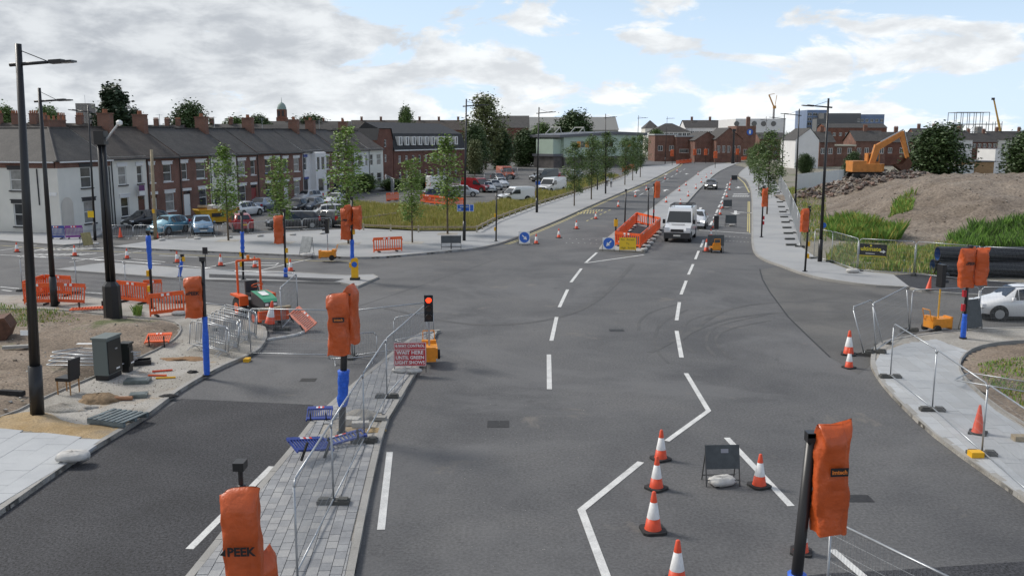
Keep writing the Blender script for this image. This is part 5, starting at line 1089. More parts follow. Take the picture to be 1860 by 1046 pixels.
aframe(G(552, 464, PT), .95, 1.05, .2, mat('sign_silver', (.33, .34, .34), .4, .5, var=.3, scale=3), 'silver back of a tilted sign on the plaza near the orange trolley', -.6, lean=.3); aframe(G(162, 449, PT), .85, .9, .15, mat('dull_yellow', (.30, .25, .11), .6, var=.3, scale=4), 'folding sign seen edge on beside the corner house lamp', 1.2, lean=.25)
aframe(G(1328, 412), .95, .72, .3, SIGNG, 'grey back of a sign in the closed lane beyond the stop line'); aframe(G(1322, 380), .9, .7, .3, SIGNG, 'grey trapezoid back of a sign farther along the closed lane'); aframe(G(1334, 331), 1.0, .8, .35, BLACK, 'black sign back at the start of the closed lane'); aframe(G(1300, 459), 1.1, .75, .45, SIGNG, 'grey back of a sign behind the orange trolley in the closed lane', 0, lean=.1); aframe(G(1772, 604), .95, 1.15, .2, SIGNG, 'grey sign back tilted behind the double hooded signal', .5, lean=.2)
aframe(G(384, 486, .0), .01, .01, .1, BLACK, 'thin dark sign frame in the left road', 0) if False else None
p = G(374, 484, .1); t = thing('keep_left_plate', 'small square black plate on a thin post in the left road', 'sign', p); MB().cyl((0, 0, 0), (0, 0, .75), .025, n=8).build('post', BLACK, t); MB().box((0, 0, .95), (.3, .04, .4)).build('plate', BLACK, t)
# --- signals
def cover(t, x, y, z0, z1, w_, d_, seed, yaw=0.0, logo=None, m=BAG):
    rr = random.Random(seed); n, K = 32, 26; mb = MB(); h = z1-z0; ph = rr.uniform(0, 6); sag = rr.uniform(-.05, .05)
    for k in range(K+1):
        f = k/K; z = z0+h*f
        top = max(0, (f-.86)/.14); pin = (1-.94*top**1.5)
        for i in range(n):
            a = 2*pi*i/n; q = lambda v: math.copysign(abs(v)**.55, v)
            wr = 1+.05*sin(3*a+ph+f*7)+.22*mnoise.noise(Vector((cos(a)*1.3+ph, sin(a)*1.3, f*3.2)))+.10*mnoise.noise(Vector((cos(a)*3+ph, sin(a)*3, f*9)))-.26*max(0, .22-abs(mnoise.noise(Vector((cos(a)*1.6-ph, sin(a)*1.6, f*4.5-ph)))))
            X = w_/2*q(cos(a))*(1+.05*(1-f))*(1+.10*top)*wr; Y_ = d_/2*q(sin(a))*pin*wr
            mb.v.append((X, Y_, z+(.05*sin(2*a+ph)+.06*cos(a))*(f > .8)*h*.35+(.02*sin(4*a+ph) if k == 0 else 0)))
    for k in range(K):
        for i in range(n): j = (i+1) % n; mb.f.append((k*n+i, k*n+j, (k+1)*n+j, (k+1)*n+i)); mb.mi.append(0)
    mb.f.append(tuple(K*n+i for i in range(n))); mb.mi.append(0)
    o = mb.build('cover', m, t, True, loc=(x, y, 0)); o.rotation_euler.z = yaw
    if logo: logo(o, w_, d_, z0, h)
    return o
def logo_peek(o, w_, d_, z0, h):
    text_mesh('lettering', '◂PEEK' if False else 'PEEK', .15, BLACK, o, (.03, -d_/2-.055, z0+h*.62), (pi/2, 0, 0), sx=1.0, bold=.006); MB().quad((-.22, -d_/2-.055, z0+h*.62-.03), (-.15, -d_/2-.055, z0+h*.62-.05), (-.15, -d_/2-.055, z0+h*.62+.05)).build('logo_triangle', BLACK, o)
def logo_im(o, w_, d_, z0, h):
    MB().box((.02, -d_/2-.05, z0+h*.60), (w_*.56, .006, h*.075)).build('logo_band', BLACK, o); text_mesh('lettering', 'imtech', .085, mat('logo_orange', (.7, .2, .03), .5), o, (.02, -d_/2-.056, z0+h*.60), (pi/2, 0, 0), sx=.95, bold=.003)
def signal(base, top, label, covers=(), blue=None, boxes=(), z=PT, cap=True, cam=False, name='traffic_signal', pos=None, r=.06, group=None, redbox=False):
    p = pos or G(*base, z); tp = W(top[0], top[1], p.y)-p; t = thing(name, label, 'traffic signal', p, 0, group); h = tp.z; L_ = lambda zz: tp*(zz/h)
    MB().cyl((0, 0, 0), tp, r, r*.95, 12).build('pole', BLACK, t, True); MB().cyl((0, 0, 0), (0, 0, .04), .14, n=12).build('base_plate', BLACK, t)
    if blue:
        mb = MB(); rr = random.Random(len(label)); n = 12; prof = []
        steps = 9
        for k in range(steps+1): prof.append((r*1.25+rr.uniform(0, .05), blue[0]+(blue[1]-blue[0])*k/steps))
        b = MB(); b.lathe([(q, zz-0) for q, zz in prof], n); 
        for i, v in enumerate(b.v): b.v[i] = (v[0]+tp.x*v[2]/h, v[1]+tp.y*v[2]/h, v[2])
        b.build('blue_wrap', BLUEW, t, True)
    for s, zz in boxes:
        q = L_(zz); MB().box((q.x+s*.10, q.y-.02, zz), (.11, .14, .26)).build('push_button', REDW if redbox else YEL, t)
    if cap: MB().box((tp.x, tp.y, h+.06), (.16, .16, .14)).build('cap', BLACK, t)
    if cam: MB().cyl((tp.x, tp.y, h), (tp.x, tp.y, h+.2), .03, n=6).box((tp.x, tp.y, h+.25), (.13, .18, .10)).build('detector', BLACK, t)
    for (dx, z0, z1, w_, yaw, logo) in covers:
        q = L_((z0+z1)/2); cover(t, q.x+dx, q.y-.10 if yaw < 1 else q.y+.12, z0, z1, w_, .34, int(abs(dx)*1000)+int(z0*100), yaw, logo)
        MB().box((q.x+dx*.5, q.y-.05, z1-.2), (abs(dx)+.1, .06, .06)).build('bracket', BLACK, t)
    return t
signal((376, 682), (368, 474), 'signal post with an orange hood and blue wrapped foot on the left footway', [(-.30, 1.95, 3.25, .50, .25, logo_peek)], (0, 1.95))
signal(None, (628, 532), 'signal post with two orange hoods and a blue wrapped joint on the island', [(-.15, 2.15, 3.72, .52, .12, logo_im), (.12, 2.4, 3.9, .42, 1.2, None)], (.75, 1.7), pos=S2, r=.09, cap=False)
p3 = Vector((-3.2, 10.4, PT)); signal(None, (438, 880), 'orange hooded signal lettered PEEK with a camera above it', [(0, 1.7, 3.52, .42, .05, logo_peek), (.12, 1.3, 2.6, .36, 1.2, None)], None, pos=p3, cam=True, cap=False)
p4 = Vector((4.05, 12.3, 0)); t4 = signal(None, (1474, 800), 'black signal post with an orange hood lettered Imtech and a blue wrapped foot', [(.29, 2.25, 3.85, .46, .10, logo_im)], (0, 1.55), pos=p4, z=0, cap=True, r=.085)
signal((1749, 614), (1762, 460), 'signal post with two orange hoods and red buttons behind the corner fence', [(-.14, 2.0, 3.5, .55, .2, logo_peek), (.42, 2.1, 3.5, .46, -.35, None)], (0, .95), ((-1, 1.75), (-1, 1.2)), cam=True, redbox=True)
signal((1383, 431), (1387, 342), 'signal post with a slim orange hood by the roadside trees', [(.1, 2.35, 3.75, .4, .1, None)], None, ((1, 1.5), (1, 1.1)), redbox=True); signal((1462, 493), (1470, 384), 'signal post with an orange hood at the curve of the right footway', [(-.26, 2.3, 3.6, .42, .2, None)], None, ((1, 1.6), (1, .9)), cam=True)
signal((519, 504), (516, 384), 'signal post with one crumpled orange hood at the left road crossing', [(-.3, 1.9, 3.4, .5, .15, None)], (0, .55), ((1, 1.5), (1, .95)), z=.1); signal((640, 508), (639, 362), 'signal post with three orange hoods at the tip of the road island', [(-.32, 2.2, 3.9, .5, .1, logo_peek), (-.2, 3.0, 4.05, .42, .9, None), (.3, 2.75, 4.0, .45, -.3, None)], (1.05, 2.2), ((1, 2.6), (-1, .8)), z=.1)
signal((277, 560), (269, 424), 'bare signal post with a blue wrapped middle beside the camera mast', [], (1.8, 3.3), ((-1, 1.6), (-1, .9))); signal((442, 508), (439, 390), 'bare signal post with a blue wrapped middle on the road island', [], (1.5, 2.6), ((-1, 1.4), (-1, .85)), z=.1); signal((326, 503), (331, 466), 'short blue wrapped post on the road island', [], (0, .9), ((1, 1.0),), z=.1)
signal((901, 438), (902, 349), 'bare black signal post with yellow boxes at the plaza corner', [], None, ((-1, 1.9), (-1, .9))); signal((1134, 426), (1137, 347), 'bare black signal post inside the median works', []); signal((1177, 413), (1178, 344), 'second bare black signal post inside the median works, far end', []); signal((1187, 419), (1188, 337), 'signal post with a swinging orange hood at the median works', [(.25, 2.7, 4.0, .42, .3, None)], None, ((0, 1.6), (0, .9)), redbox=True)
for bx, by, ty, cx, lab in ((1221, 300, 268, 1221, 'far signal with an orange hood by the left kerb'), (1262, 297, 266, 1262, 'far signal with an orange hood before the brick workshop'), (1282, 297, 268, 1282, 'far signal with an orange hood before the warehouse door'), (1299, 305, 268, 1300, 'far signal with a long orange hood on the central reservation tip'), (1339, 296, 268, 1340, 'far signal with an orange hood left of the roadside trees')): signal((bx, by), (cx, ty), lab, [(.0, 2.3, 4.0, .9, .1, None)], cap=False)
p = G(1331, 298); h = HT(p, 239); t = thing('tall_mast', 'thick black mast standing at the far junction', 'mast', p); MB().cyl((0, 0, 0), (0, 0, 2.2), .5, .45, 10).build('base_cabinet', BLACK, t); MB().cyl((0, 0, 2.2), (0, 0, h), .3, .25, 10).build('tube', BLACK, t); MB().box((0, 0, h+.3), (.9, .7, .8)).build('camera_housing', BLACK, t)
p = G(1118, 444, PT); t = thing('bollard_post', 'short post with yellow and black push button box before the median works', 'post', p); MB().cyl((0, 0, 0), (0, 0, 1.9), .06, n=10).build('pole', BLACK, t); MB().box((0, -.02, 1.55), (.26, .2, .5)).build('push_button', YEL, t)
p = G(645, 508, .1); t = thing('bollard', 'yellow lit bollard with a blue arrow disc at the island tip', 'bollard', p); MB().box((0, 0, .06), (.5, .36, .12)).build('base', RUBBER, t); MB().box((0, 0, .62), (.36, .22, 1.0)).box((0, 0, 1.15), (.28, .18, .06)).build('body', YEL, t); MB().cyl((0, -.13, .85), (0, -.10, .85), .15, n=18).build('blue_disc', SIGNB, t)
# --- portable signals on trolleys
def portable(pos, rz, label, lit=None, h=2.3, polec=STEEL):
    h -= .12
    t = thing('portable_signal', label, 'traffic signal', pos, rz)
    MB().box((0, 0, .38), (.55, .95, .36)).box((0, .38, .6), (.5, .18, .14)).box((0, -.5, .36), (.42, .1, .5)).build('trolley', TROL, t); MB().tube([(-.2, .5, .5), (-.2, .62, .95), (.2, .62, .95), (.2, .5, .5)], .018, 6).build('handle', TROL, t)
    for s in (-1, 1): MB().cyl((s*.30, .3, .17), (s*.38, .3, .17), .17, n=12).build('wheel', TYRE, t)
    MB().cyl((0, 0, .5), (0, 0, h-.5), .035, n=8).build('pole', polec, t); hd = MB().box((0, 0, h), (.30, .20, .92)).build('signal_head', BLACK, t)
    for i in range(3):
        z = h+.29-i*.29; v = MB(); n = 10
        for k in range(n):
            a0, a1 = pi*k/n, pi*(k+1)/n; r = .115; v.quad((r*cos(a0), -.11, z+r*sin(a0)), (r*cos(a1), -.11, z+r*sin(a1)), (r*cos(a1), -.30, z+r*sin(a1)), (r*cos(a0), -.30, z+r*sin(a0)))
        v.build('visor', BLACK, hd); ln = mat('lens_off', (.05, .03, .02), .3) if i != lit else mat('lens_red_lit', (.8, .05, .02), .3, emit=(1, .045, .01, 1.6)); MB().cyl((0, -.125, z), (0, -.105, z), .10, n=16).build('lens', ln, hd)
    return t
portable(G(780, 656, PT-.02), .12, 'portable traffic signal showing red on an orange trolley behind the red sign', 0, 2.0); portable(G(596, 472, PT), -pi/2, 'portable traffic signal facing the left road on an orange trolley at the plaza kerb', None, 2.25); portable(G(1702, 602), pi/2+.3, 'portable traffic signal turned sideways on an orange trolley behind the corner fence', None, 2.4, YEL); portable(G(1299, 458), pi, 'portable traffic signal seen from behind in the closed lane', None, 2.15)
# ================================================================ VEHICLES
def paint(name, c): return mat('paint_'+name, c, .28, .15, coat=.8)
def car(label, pos, rz, col, kind='hatch', group=None, light=False, tl=True):
    """x forward, y left; lofted shell with separate glass, wheels and lamps"""
    K = {'hatch': (3.95, 1.68, 1.46), 'small': (3.6, 1.64, 1.48), 'saloon': (4.6, 1.78, 1.44), 'estate': (4.5, 1.75, 1.50)}[kind]
    L_, Wd, Hh = K; hw = Wd/2; f = L_/2
    t = thing('parked_car' if group else 'car', label, 'car', pos, rz, group)
    bl = .92 if kind != 'saloon' else .90
    # stations: x, half width belt, z belt, z top, half width top
    if kind == 'saloon': prof = [(-f, .62, .62, .80, .60), (-f+.12, .80, .86, .93, .74), (-f+.75, .97, bl, 1.0, .80), (-f+1.35, 1, bl, Hh-.06, .72), (-.1, 1, bl, Hh, .72), (.55, 1, bl-.02, Hh-.06, .72), (f-1.25, .99, bl-.06, .98, .82), (f-.3, .90, .70, .78, .72), (f-.02, .72, .56, .62, .58)]
    elif kind == 'estate': prof = [(-f, .80, .70, .90, .72), (-f+.1, .90, bl, 1.10, .74), (-f+.55, .97, bl, Hh-.05, .70), (-.6, 1, bl, Hh, .74), (.2, 1, bl, Hh, .73), (.62, 1, bl-.02, Hh-.07, .72), (f-1.2, .99, bl-.06, .98, .82), (f-.3, .90, .70, .80, .72), (f-.02, .72, .56, .62, .58)]
    else: prof = [(-f, .82, .70, .86, .74), (-f+.08, .90, bl, 1.02, .76), (-f+.5, .97, bl, Hh-.10, .70), (-.7, 1, bl, Hh, .73), (.0, 1, bl, Hh, .72), (.45, 1, bl-.02, Hh-.07, .72), (f-.95, .98, bl-.06, .99, .82), (f-.25, .90, .72, .80, .72), (f-.02, .74, .56, .62, .58)]
    rows = []
    for x, wb, zb, zt, wt in prof:
        ins = .0
        z0 = .22 if abs(x) < f-.25 else .30
        rows.append([(x, hw*wb*.90, z0), (x, hw*wb, min(zb, z0+.22)), (x, hw*wb, zb*.82), (x, hw*wb*.97, zb), (x, hw*wt, zt-.03), (x, hw*wt*.82, zt), (x, 0, zt+.025)])
    mb = MB(); n = len(rows[0])
    for r in rows:
        mb.v += r
        mb.v += [(p[0], -p[1], p[2]) for p in r]
    S = 2*n
    for i in range(len(rows)-1):
        for k in range(n-1):
            a, b = i*S+k, (i+1)*S+k; mb.f.append((a, b, b+1, a+1)); a += n; b += n; mb.f.append((a, a+1, b+1, b)); mb.mi += [0, 0]
    for i, fl in ((0, 1), (len(rows)-1, 0)):
        q = [i*S+k for k in range(n)]+[i*S+n+k for k in reversed(range(n-1))]; mb.f.append(tuple(q if fl else q[::-1])); mb.mi.append(0)
    pm_ = paint(*col); body = mb.build('body', pm_, t, True)
    def panel(name, quads, m, off=.012, ins=.07):
        g = MB()
        for q in quads:
            v = [Vector(p) for p in q]; c = sum(v, Vector())/4; nn = (v[1]-v[0]).cross(v[3]-v[0]).normalized()
            if nn.dot(c-Vector((c.x*.9, 0, .6))) < 0: nn = -nn
            g.quad(*[p.lerp(c, ins)+nn*off for p in v])
        return g.build(name, m, t)
    cab = {'saloon': (3, 6), 'estate': (2, 6), 'hatch': (2, 6), 'small': (2, 6)}[kind]
    for s in (1, -1):
        def P(i, k): p = rows[i][k]; return (p[0], p[1]*s, p[2])
        i0, i1 = cab
        for i in range(i0, i1):
            if i == i1-1: q = [P(i, 3), (rows[i1][3][0]-.35, rows[i][3][1]*s, rows[i][3][2]), (rows[i][4][0]+.05, rows[i][4][1]*s, rows[i][4][2]), P(i, 4)]
            else: q = [P(i, 3), P(i+1, 3), P(i+1, 4), P(i, 4)]
            panel('side_window', [q], GLASS, .012, .09)
        MB().box((rows[5][0][0]+.25, s*(hw+.07), bl+.06), (.12, .16, .12)).build('mirror', pm_, t)
        MB().box((rows[-1][0][0]-.16, s*hw*.66, .66), (.2, .36, .14)).build('headlight', LAMPW if not light else mat('headlamp_lit', (.9, .9, .9), .2, emit=(1, .95, .85, 2.5)), t)
        if tl: MB().box((rows[0][0][0]+.07, s*hw*.80, .86 if kind != 'saloon' else .78), (.16, .20, .34 if kind != 'saloon' else .16)).build('tail_light', TAIL, t)
        for x in (f-.78, -f+.72):
            w = MB().cyl((x, s*(hw-.21), .31), (x, s*(hw+.005), .31), .31, n=18).build('wheel', TYRE, t); MB().cyl((x, s*(hw), .31), (x, s*(hw+.014), .31), .20, n=14).build('rim', ALLOY, w)
            MB().cyl((x, s*(hw-.1), .33), (x, s*(hw+.002), .33), .37, n=18).build('wheel_arch', RUBBER, t)
    a, b = rows[5], rows[6]; panel('windscreen', [[(a[5][0], a[5][1], a[5][2]), (a[5][0], -a[5][1], a[5][2]), (b[5][0]-.1, -b[4][1]*.95, b[5][2]+.02), (b[5][0]-.1, b[4][1]*.95, b[5][2]+.02)]], GLASS, .05, .05)
    j = 3 if kind == 'saloon' else 2; a, b = rows[j], rows[j-1]; panel('rear_window', [[(a[5][0], a[5][1], a[5][2]), (a[5][0], -a[5][1], a[5][2]), (b[5][0], -b[5][1], b[5][2]), (b[5][0], b[5][1], b[5][2])]], GLASS, .045, .06)
    MB().box((f-.03, 0, .40), (.14, Wd*.86, .22)).build('front_bumper', pm_ if kind != 'hatch' else pm_, t); MB().box((f-.02, 0, .56), (.10, Wd*.45, .10)).build('grille', DKTRIM, t); MB().box((-f+.02, 0, .42), (.14, Wd*.88, .24)).build('rear_bumper', pm_, t)
    MB().box((f+.045, 0, .42), (.02, .52, .11)).build('number_plate', PLATE, t); MB().box((-f-.055, 0, .62 if kind != 'saloon' else .55), (.02, .52, .11)).build('number_plate', SIGNY, t)
    return t
def van(label, pos, rz, col, L_=5.2, Wd=1.95, Hh=2.35, group=None, rack=False, nose=1.1, front_black=True, name='van'):
    t = thing(name, label, 'van', pos, rz, group); f = L_/2; hw = Wd/2; pm_ = paint(*col)
    zt = Hh; k = Hh/2.35
    side = [(-f, .35), (-f, zt-.12), (-f+.15, zt), (f-nose-.95, zt), (f-nose-.75, zt-.04), (f-nose+.02, 1.32*k), (f-.22, 1.08*k), (f, .85*k), (f, .35)]
    mb = MB(); b = len(mb.v); n = len(side)
    def hwid(x, z): return hw*(1 if z < 1.3 else 1-.10*(z-1.3)/(zt-1.3))*(.97 if x > f-.3 else 1)
    for s in (1, -1): mb.v += [(x, s*hwid(x, z), z) for x, z in side]
    mb.f.append(tuple(range(n))[::-1]); mb.f.append(tuple(range(n, 2*n))); mb.mi += [0, 0]
    for i in range(n): j = (i+1) % n; mb.f.append((i, j, n+j, n+i)); mb.mi.append(0)
    mb.build('body', pm_, t)
    x0, z0, x1, z1 = f-nose-.75, zt-.04, f-nose+.02, 1.32*k; d = Vector((x1-x0, 0, z1-z0)); nn = Vector((-d.z, 0, d.x)).normalized()
    if nn.x < 0: nn = -nn
    w0, w1 = hwid(x0, z0)*.90, hwid(x1, z1)*.93; A, B = Vector((x0, 0, z0)).lerp(Vector((x1, 0, z1)), .20), Vector((x0, 0, z0)).lerp(Vector((x1, 0, z1)), .97)
    MB().quad(*[p+nn*.012 for p in (Vector((A.x, w0, A.z)), Vector((A.x, -w0, A.z)), Vector((B.x, -w1, B.z)), Vector((B.x, w1, B.z)))]).build('windscreen', GLASS, t)
    for s in (1, -1):
        y = lambda z: s*(hwid(0, z)+.008)
        q = [(f-nose-1.35, y(1.3*k), 1.32*k), (f-nose-.12, y(1.3*k), 1.32*k), (f-nose-.72, y(1.9*k), 1.95*k), (f-nose-1.35, y(1.9*k), 1.95*k)]; MB().quad(*(q if s < 0 else q[::-1])).build('side_window', GLASS, t)
        MB().box((f-nose+.02, s*(hw+.13), 1.42*k), (.14, .2, .32)).build('mirror', BLACK, t); MB().box((f-.13, s*hw*.80, .93*k), (.24, .30, .28)).build('headlight', LAMPW, t); MB().box((-f-.002, s*hw*.9, 1.0), (.04, .14, .5)).build('tail_light', TAIL, t)
        for x in (f-.85, -f+1.0):
            w = MB().cyl((x, s*(hw-.24), .34), (x, s*(hw+.004), .34), .34, n=18).build('wheel', TYRE, t); MB().cyl((x, s*hw, .34), (x, s*(hw+.012), .34), .2, n=14).build('rim', ALLOY, w); MB().cyl((x, s*(hw-.1), .36), (x, s*(hw+.002), .36), .42, n=18).build('wheel_arch', RUBBER, t)
    bm = mat('bumper_grey', (.05, .052, .055), .6) if front_black else pm_
    MB().box((f, 0, .52), (.16, Wd*.98, .42)).build('front_bumper', bm, t); MB().box((f+.01, 0, .86*k), (.06, Wd*.48, .20)).build('grille', DKTRIM, t); MB().box((f+.09, 0, .52), (.02, .52, .11)).build('number_plate', PLATE, t); MB().box((f-.62, 0, 1.25*k), (.05, Wd*.5, .03)).build('bonnet_vent', DKTRIM, t)
    if rack:
        r = MB()
        for s in (-1, 1): r.cyl((-f+.4, s*hw*.82, zt+.2), (f-nose-1.1, s*hw*.82, zt+.2), .025, n=6)
        for x in (-f+.4, -f+1.4, -f+2.3, f-nose-1.1): r.tube([(x, -hw*.82, zt-.05), (x, -hw*.82, zt+.2), (x, hw*.82, zt+.2), (x, hw*.82, zt-.05)], .025, 6)
        r.build('roof_rack', BLACK, t)
    return t
lane = ang(G(1303, 392), G(1268, 462))                  # towards the camera
WHC, SIL, BLK, DKB, LBL, REDC, GRB, DGR = ('white', (.72, .73, .74)), ('silver', (.42, .44, .46)), ('black', (.012, .012, .015)), ('dark_blue', (.018, .024, .07)), ('light_blue', (.13, .32, .42)), ('red', (.30, .015, .02)), ('grey_blue', (.15, .20, .27)), ('dark_grey', (.04, .042, .045))
fv = G(1231, 441); u = Vector((cos(lane), sin(lane), 0)); van('white high roofed van with a roof rack waiting at the signal', fv-u*2.7, lane-.03, WHC, 5.2, 1.97, 2.42, rack=True)
fc = G(1263, 417); car('white car waiting half hidden behind the van', fc-u*2.1, lane, WHC, 'hatch', light=True); fc = G(1290, 345); car('dark saloon with lit headlamps driving towards the junction', fc-u*2.3, lane, ('dark_bronze', (.09, .085, .08)), 'saloon', light=True)
fw = G(1821, 585); car('white hatchback with a black bumper on the right side road', fw+Vector((1.2, .85, 0)), pi-.10, WHC, 'hatch', light=False)
GP = 'cars parked along the side street'
def park(c, a, b, label, col, kind='hatch', g=GP): car(label, G(*c), ang(G(*a), G(*b)), col, kind, g)
park((307, 424), (327, 421), (288, 427), 'light blue small hatchback parked beside the telegraph pole', LBL, 'small')
park((368, 424), (362, 414), (371, 430), 'mid blue hatchback parked nose on behind the steel barriers', ('mid_blue', (.12, .24, .38)), 'hatch'); park((437, 418), (447, 424), (424, 411), 'dark red car parked tail on behind the plaza tree', REDC, 'hatch'); park((446, 392), (428, 394), (468, 389), 'white hatchback parked beside the yellow skip', WHC, 'hatch'); park((266, 412), (285, 411), (244, 415), 'black hatchback parked close to the cream house', BLK, 'hatch'); park((478, 383), (462, 386), (494, 379), 'grey blue saloon parked behind the white hatchback', GRB, 'saloon')
park((532, 415), (562, 414), (503, 416), 'black estate car parked behind the crumpled orange hood', BLK, 'estate'); park((594, 411), (612, 412), (575, 409), 'black hatchback with tall red tail lamps next to the estate', DGR, 'hatch'); park((596, 400), (612, 400), (575, 401), 'silver car parked behind the black hatchback', SIL, 'estate'); park((567, 383), (588, 379), (548, 387), 'dark grey blue saloon parked beyond the black estate', ('slate_blue', (.06, .075, .10)), 'saloon'); park((560, 368), (580, 366), (540, 370), 'silver hatchback parked before the white bay fronted house', SIL, 'hatch'); park((610, 374), (625, 371), (594, 377), 'pale silver car parked near the end of the terrace', ('pale_silver', (.5, .52, .54)), 'hatch'); park((541, 386), (552, 384), (529, 388), 'black hatchback squeezed behind the young tree', BLK, 'small'); park((612, 354), (622, 352), (600, 356), 'dark car parked in front of the white end houses', DKB, 'hatch')
GC_ = 'vehicles in the car park'
park((800, 364), (778, 365), (826, 364), 'dark blue estate in the car park with a pale sticker', DKB, 'estate', GC_); park((843, 357), (828, 357), (862, 357), 'silver hatchback parked by the red van', SIL, 'hatch', GC_); park((884, 349), (872, 346), (902, 351), 'silver hatchback next after the red van in the car park', SIL, 'hatch', GC_); park((897, 345), (885, 342), (914, 347), 'dark silver hatchback in the car park row', ('dark_silver', (.2, .21, .22)), 'hatch', GC_); park((908, 340), (894, 337), (926, 342), 'silver saloon at the end of the car park row', ('pale_silver', (.5, .52, .54)), 'saloon', GC_); park((1018, 329), (1008, 330), (1030, 328), 'small red car in the car park behind the white van', REDC, 'small', GC_); park((1046, 322), (1036, 323), (1058, 321), 'silver car in the car park beside the tall grass', SIL, 'hatch', GC_); park((853, 305), (845, 306), (862, 304), 'pale car parked by the dark trees', WHC, 'hatch', GC_); park((1240, 283), (1235, 283), (1246, 283), 'far pale car before the brick workshop', SIL, 'hatch', GC_); park((905, 330), (893, 328), (922, 332), 'dark car behind mesh panels in the car park', DGR, 'hatch', GC_)
def pvan(c, a, b, label, col, **k): van(label, G(*c), ang(G(*a), G(*b)), col, group=GC_, **k)
pvan((805, 347), (790, 348), (826, 347), 'white van with coloured lettering beside the dark blue estate', WHC, L_=4.6, Hh=2.2); pvan((868, 349), (852, 348), (888, 350), 'red van with a roof rack in the car park', REDC, L_=4.8, Hh=2.0, rack=True, front_black=True); pvan((918, 325), (900, 322), (940, 327), 'orange van at the back of the car park', ('orange', (.55, .10, .02)), L_=5.2, Hh=2.3); pvan((936, 367), (960, 366), (906, 368), 'white compact van at the edge of the long grass', WHC, L_=4.4, Wd=1.8, Hh=1.82); pvan((1002, 350), (1030, 346), (966, 353), 'white van behind the lamp post by the timber rail', WHC, L_=5.4, Hh=2.1); pvan((988, 330), (1004, 330), (968, 331), 'dark van with tinted windows in the car park', ('van_grey', (.08, .085, .09)), L_=4.8, Hh=2.2)
pvan((1573, 318), (1570, 316), (1576, 321), 'far white lorry cab between excavator and trees', WHC, L_=5, Hh=2.6)
# --- skip
sk = thing('skip', 'yellow builders skip heaped with rubbish in front of the brick house', 'skip', G(392, 405), ang(G(352, 404), G(420, 400)))
mb = MB(); 
for s in (-1, 1): mb.quad((-1.1, s*.75, .15), (1.0, s*.75, .15), (1.75, s*.85, 1.25), (-1.75, s*.85, 1.25)) if s < 0 else mb.quad((1.0, s*.75, .15), (-1.1, s*.75, .15), (-1.75, s*.85, 1.25), (1.75, s*.85, 1.25))
mb.quad((1.0, -.75, .15), (1.0, .75, .15), (1.75, .85, 1.25), (1.75, -.85, 1.25)).quad((-1.1, .75, .15), (-1.1, -.75, .15), (-1.75, -.85, 1.25), (-1.75, .85, 1.25)).quad((-1.1, .75, .15), (1, .75, .15), (1, -.75, .15), (-1.1, -.75, .15)); mb.build('body', mat('skip_yellow', (.62, .36, .02), .55, var=.2, scale=2), sk); MB().tube([(-1.75, -.86, 1.25), (1.75, -.86, 1.25), (1.75, .86, 1.25), (-1.75, .86, 1.25), (-1.75, -.86, 1.25)], .05, 6).build('rim', MATS['skip_yellow'], sk)
MB().box((-.1, -.9, .8), (1.1, .01, .34)).build('painted_lettering', DKTRIM, sk)
for k in range(9): 
    x, y = R.uniform(-1.3, 1.3), R.uniform(-.5, .5); mb = MB().box((0, 0, 0), (R.uniform(.5, 1.0), R.uniform(.3, .6), R.uniform(.2, .45)), R.uniform(0, 3), Matrix.Rotation(R.uniform(-.4, .4), 4, 'X')); tag(mb.build('rubbish', [CLOTH, STONE, WHT, WOODP][k % 4], None, loc=sk.location+Vector((x, y, 1.3+R.uniform(0, .25)))), 'piece of rubbish heaped in the yellow skip', 'rubbish', 'rubbish in the skip')
# --- tractor
ra, fa_ = G(462, 577), G(502, 594); ta = ang(ra, fa_); tr = thing('compact_tractor', 'orange compact tractor with a green bonnet and roll bar by the footway nose', 'tractor', ra, ta); tr.scale = (1.12, 1.12, 1.08)
OR = mat('tractor_orange', (.70, .10, .015), .45, var=.12, scale=4); GRN = mat('tractor_green', (.05, .30, .17), .4)
for s in (-1, 1):
    w = MB().cyl((0, s*.42, .46), (0, s*.68, .46), .46, n=22).build('rear_wheel', TYRE, tr); MB().cyl((0, s*.60, .46), (0, s*.695, .46), .24, n=16).build('rim', OR, w); w = MB().cyl((1.45, s*.40, .30), (1.45, s*.58, .30), .30, n=18).build('front_wheel', TYRE, tr); MB().cyl((1.45, s*.5, .3), (1.45, s*.592, .3), .16, n=14).build('rim', OR, w)
    MB().box((-.02, s*.55, .97), (1.0, .34, .08)).box((.45, s*.55, .80), (.08, .34, .34)).build('mudguard', OR, tr)
mb = MB(); mb.box((.9, 0, .62), (1.7, .44, .3)).build('chassis', DKTRIM, tr); MB().box((.45, 0, .5), (.5, .9, .06)).build('footplate', DKTRIM, tr)
hood = MB(); hs = [(.55, .30, 1.20), (1.1, .31, 1.14), (1.6, .29, 1.02), (1.75, .25, .92)]
for (xa, wa, za), (xb, wb, zb) in zip(hs, hs[1:]): hood.quad((xa, -wa, za), (xb, -wb, zb), (xb, wb, zb), (xa, wa, za))
hood.build('bonnet', GRN, tr); MB().quad((.55, -.3, .7), (1.75, -.25, .65), (1.75, -.25, .92), (1.6, -.29, 1.02), (1.1, -.31, 1.14), (.55, -.3, 1.2)).quad((1.75, .25, .65), (.55, .3, .7), (.55, .3, 1.2), (1.1, .31, 1.14), (1.6, .29, 1.02), (1.75, .25, .92)).quad((1.75, -.25, .65), (1.75, .25, .65), (1.75, .25, .92), (1.75, -.25, .92)).build('engine_cover', mat('dark_grey_plastic', (.06, .065, .07), .5), tr)
MB().quad((.8, -.14, 1.196), (1.3, -.14, 1.118), (1.3, .14, 1.118), (.8, .14, 1.196)).build('bonnet_decal', WHT, tr)
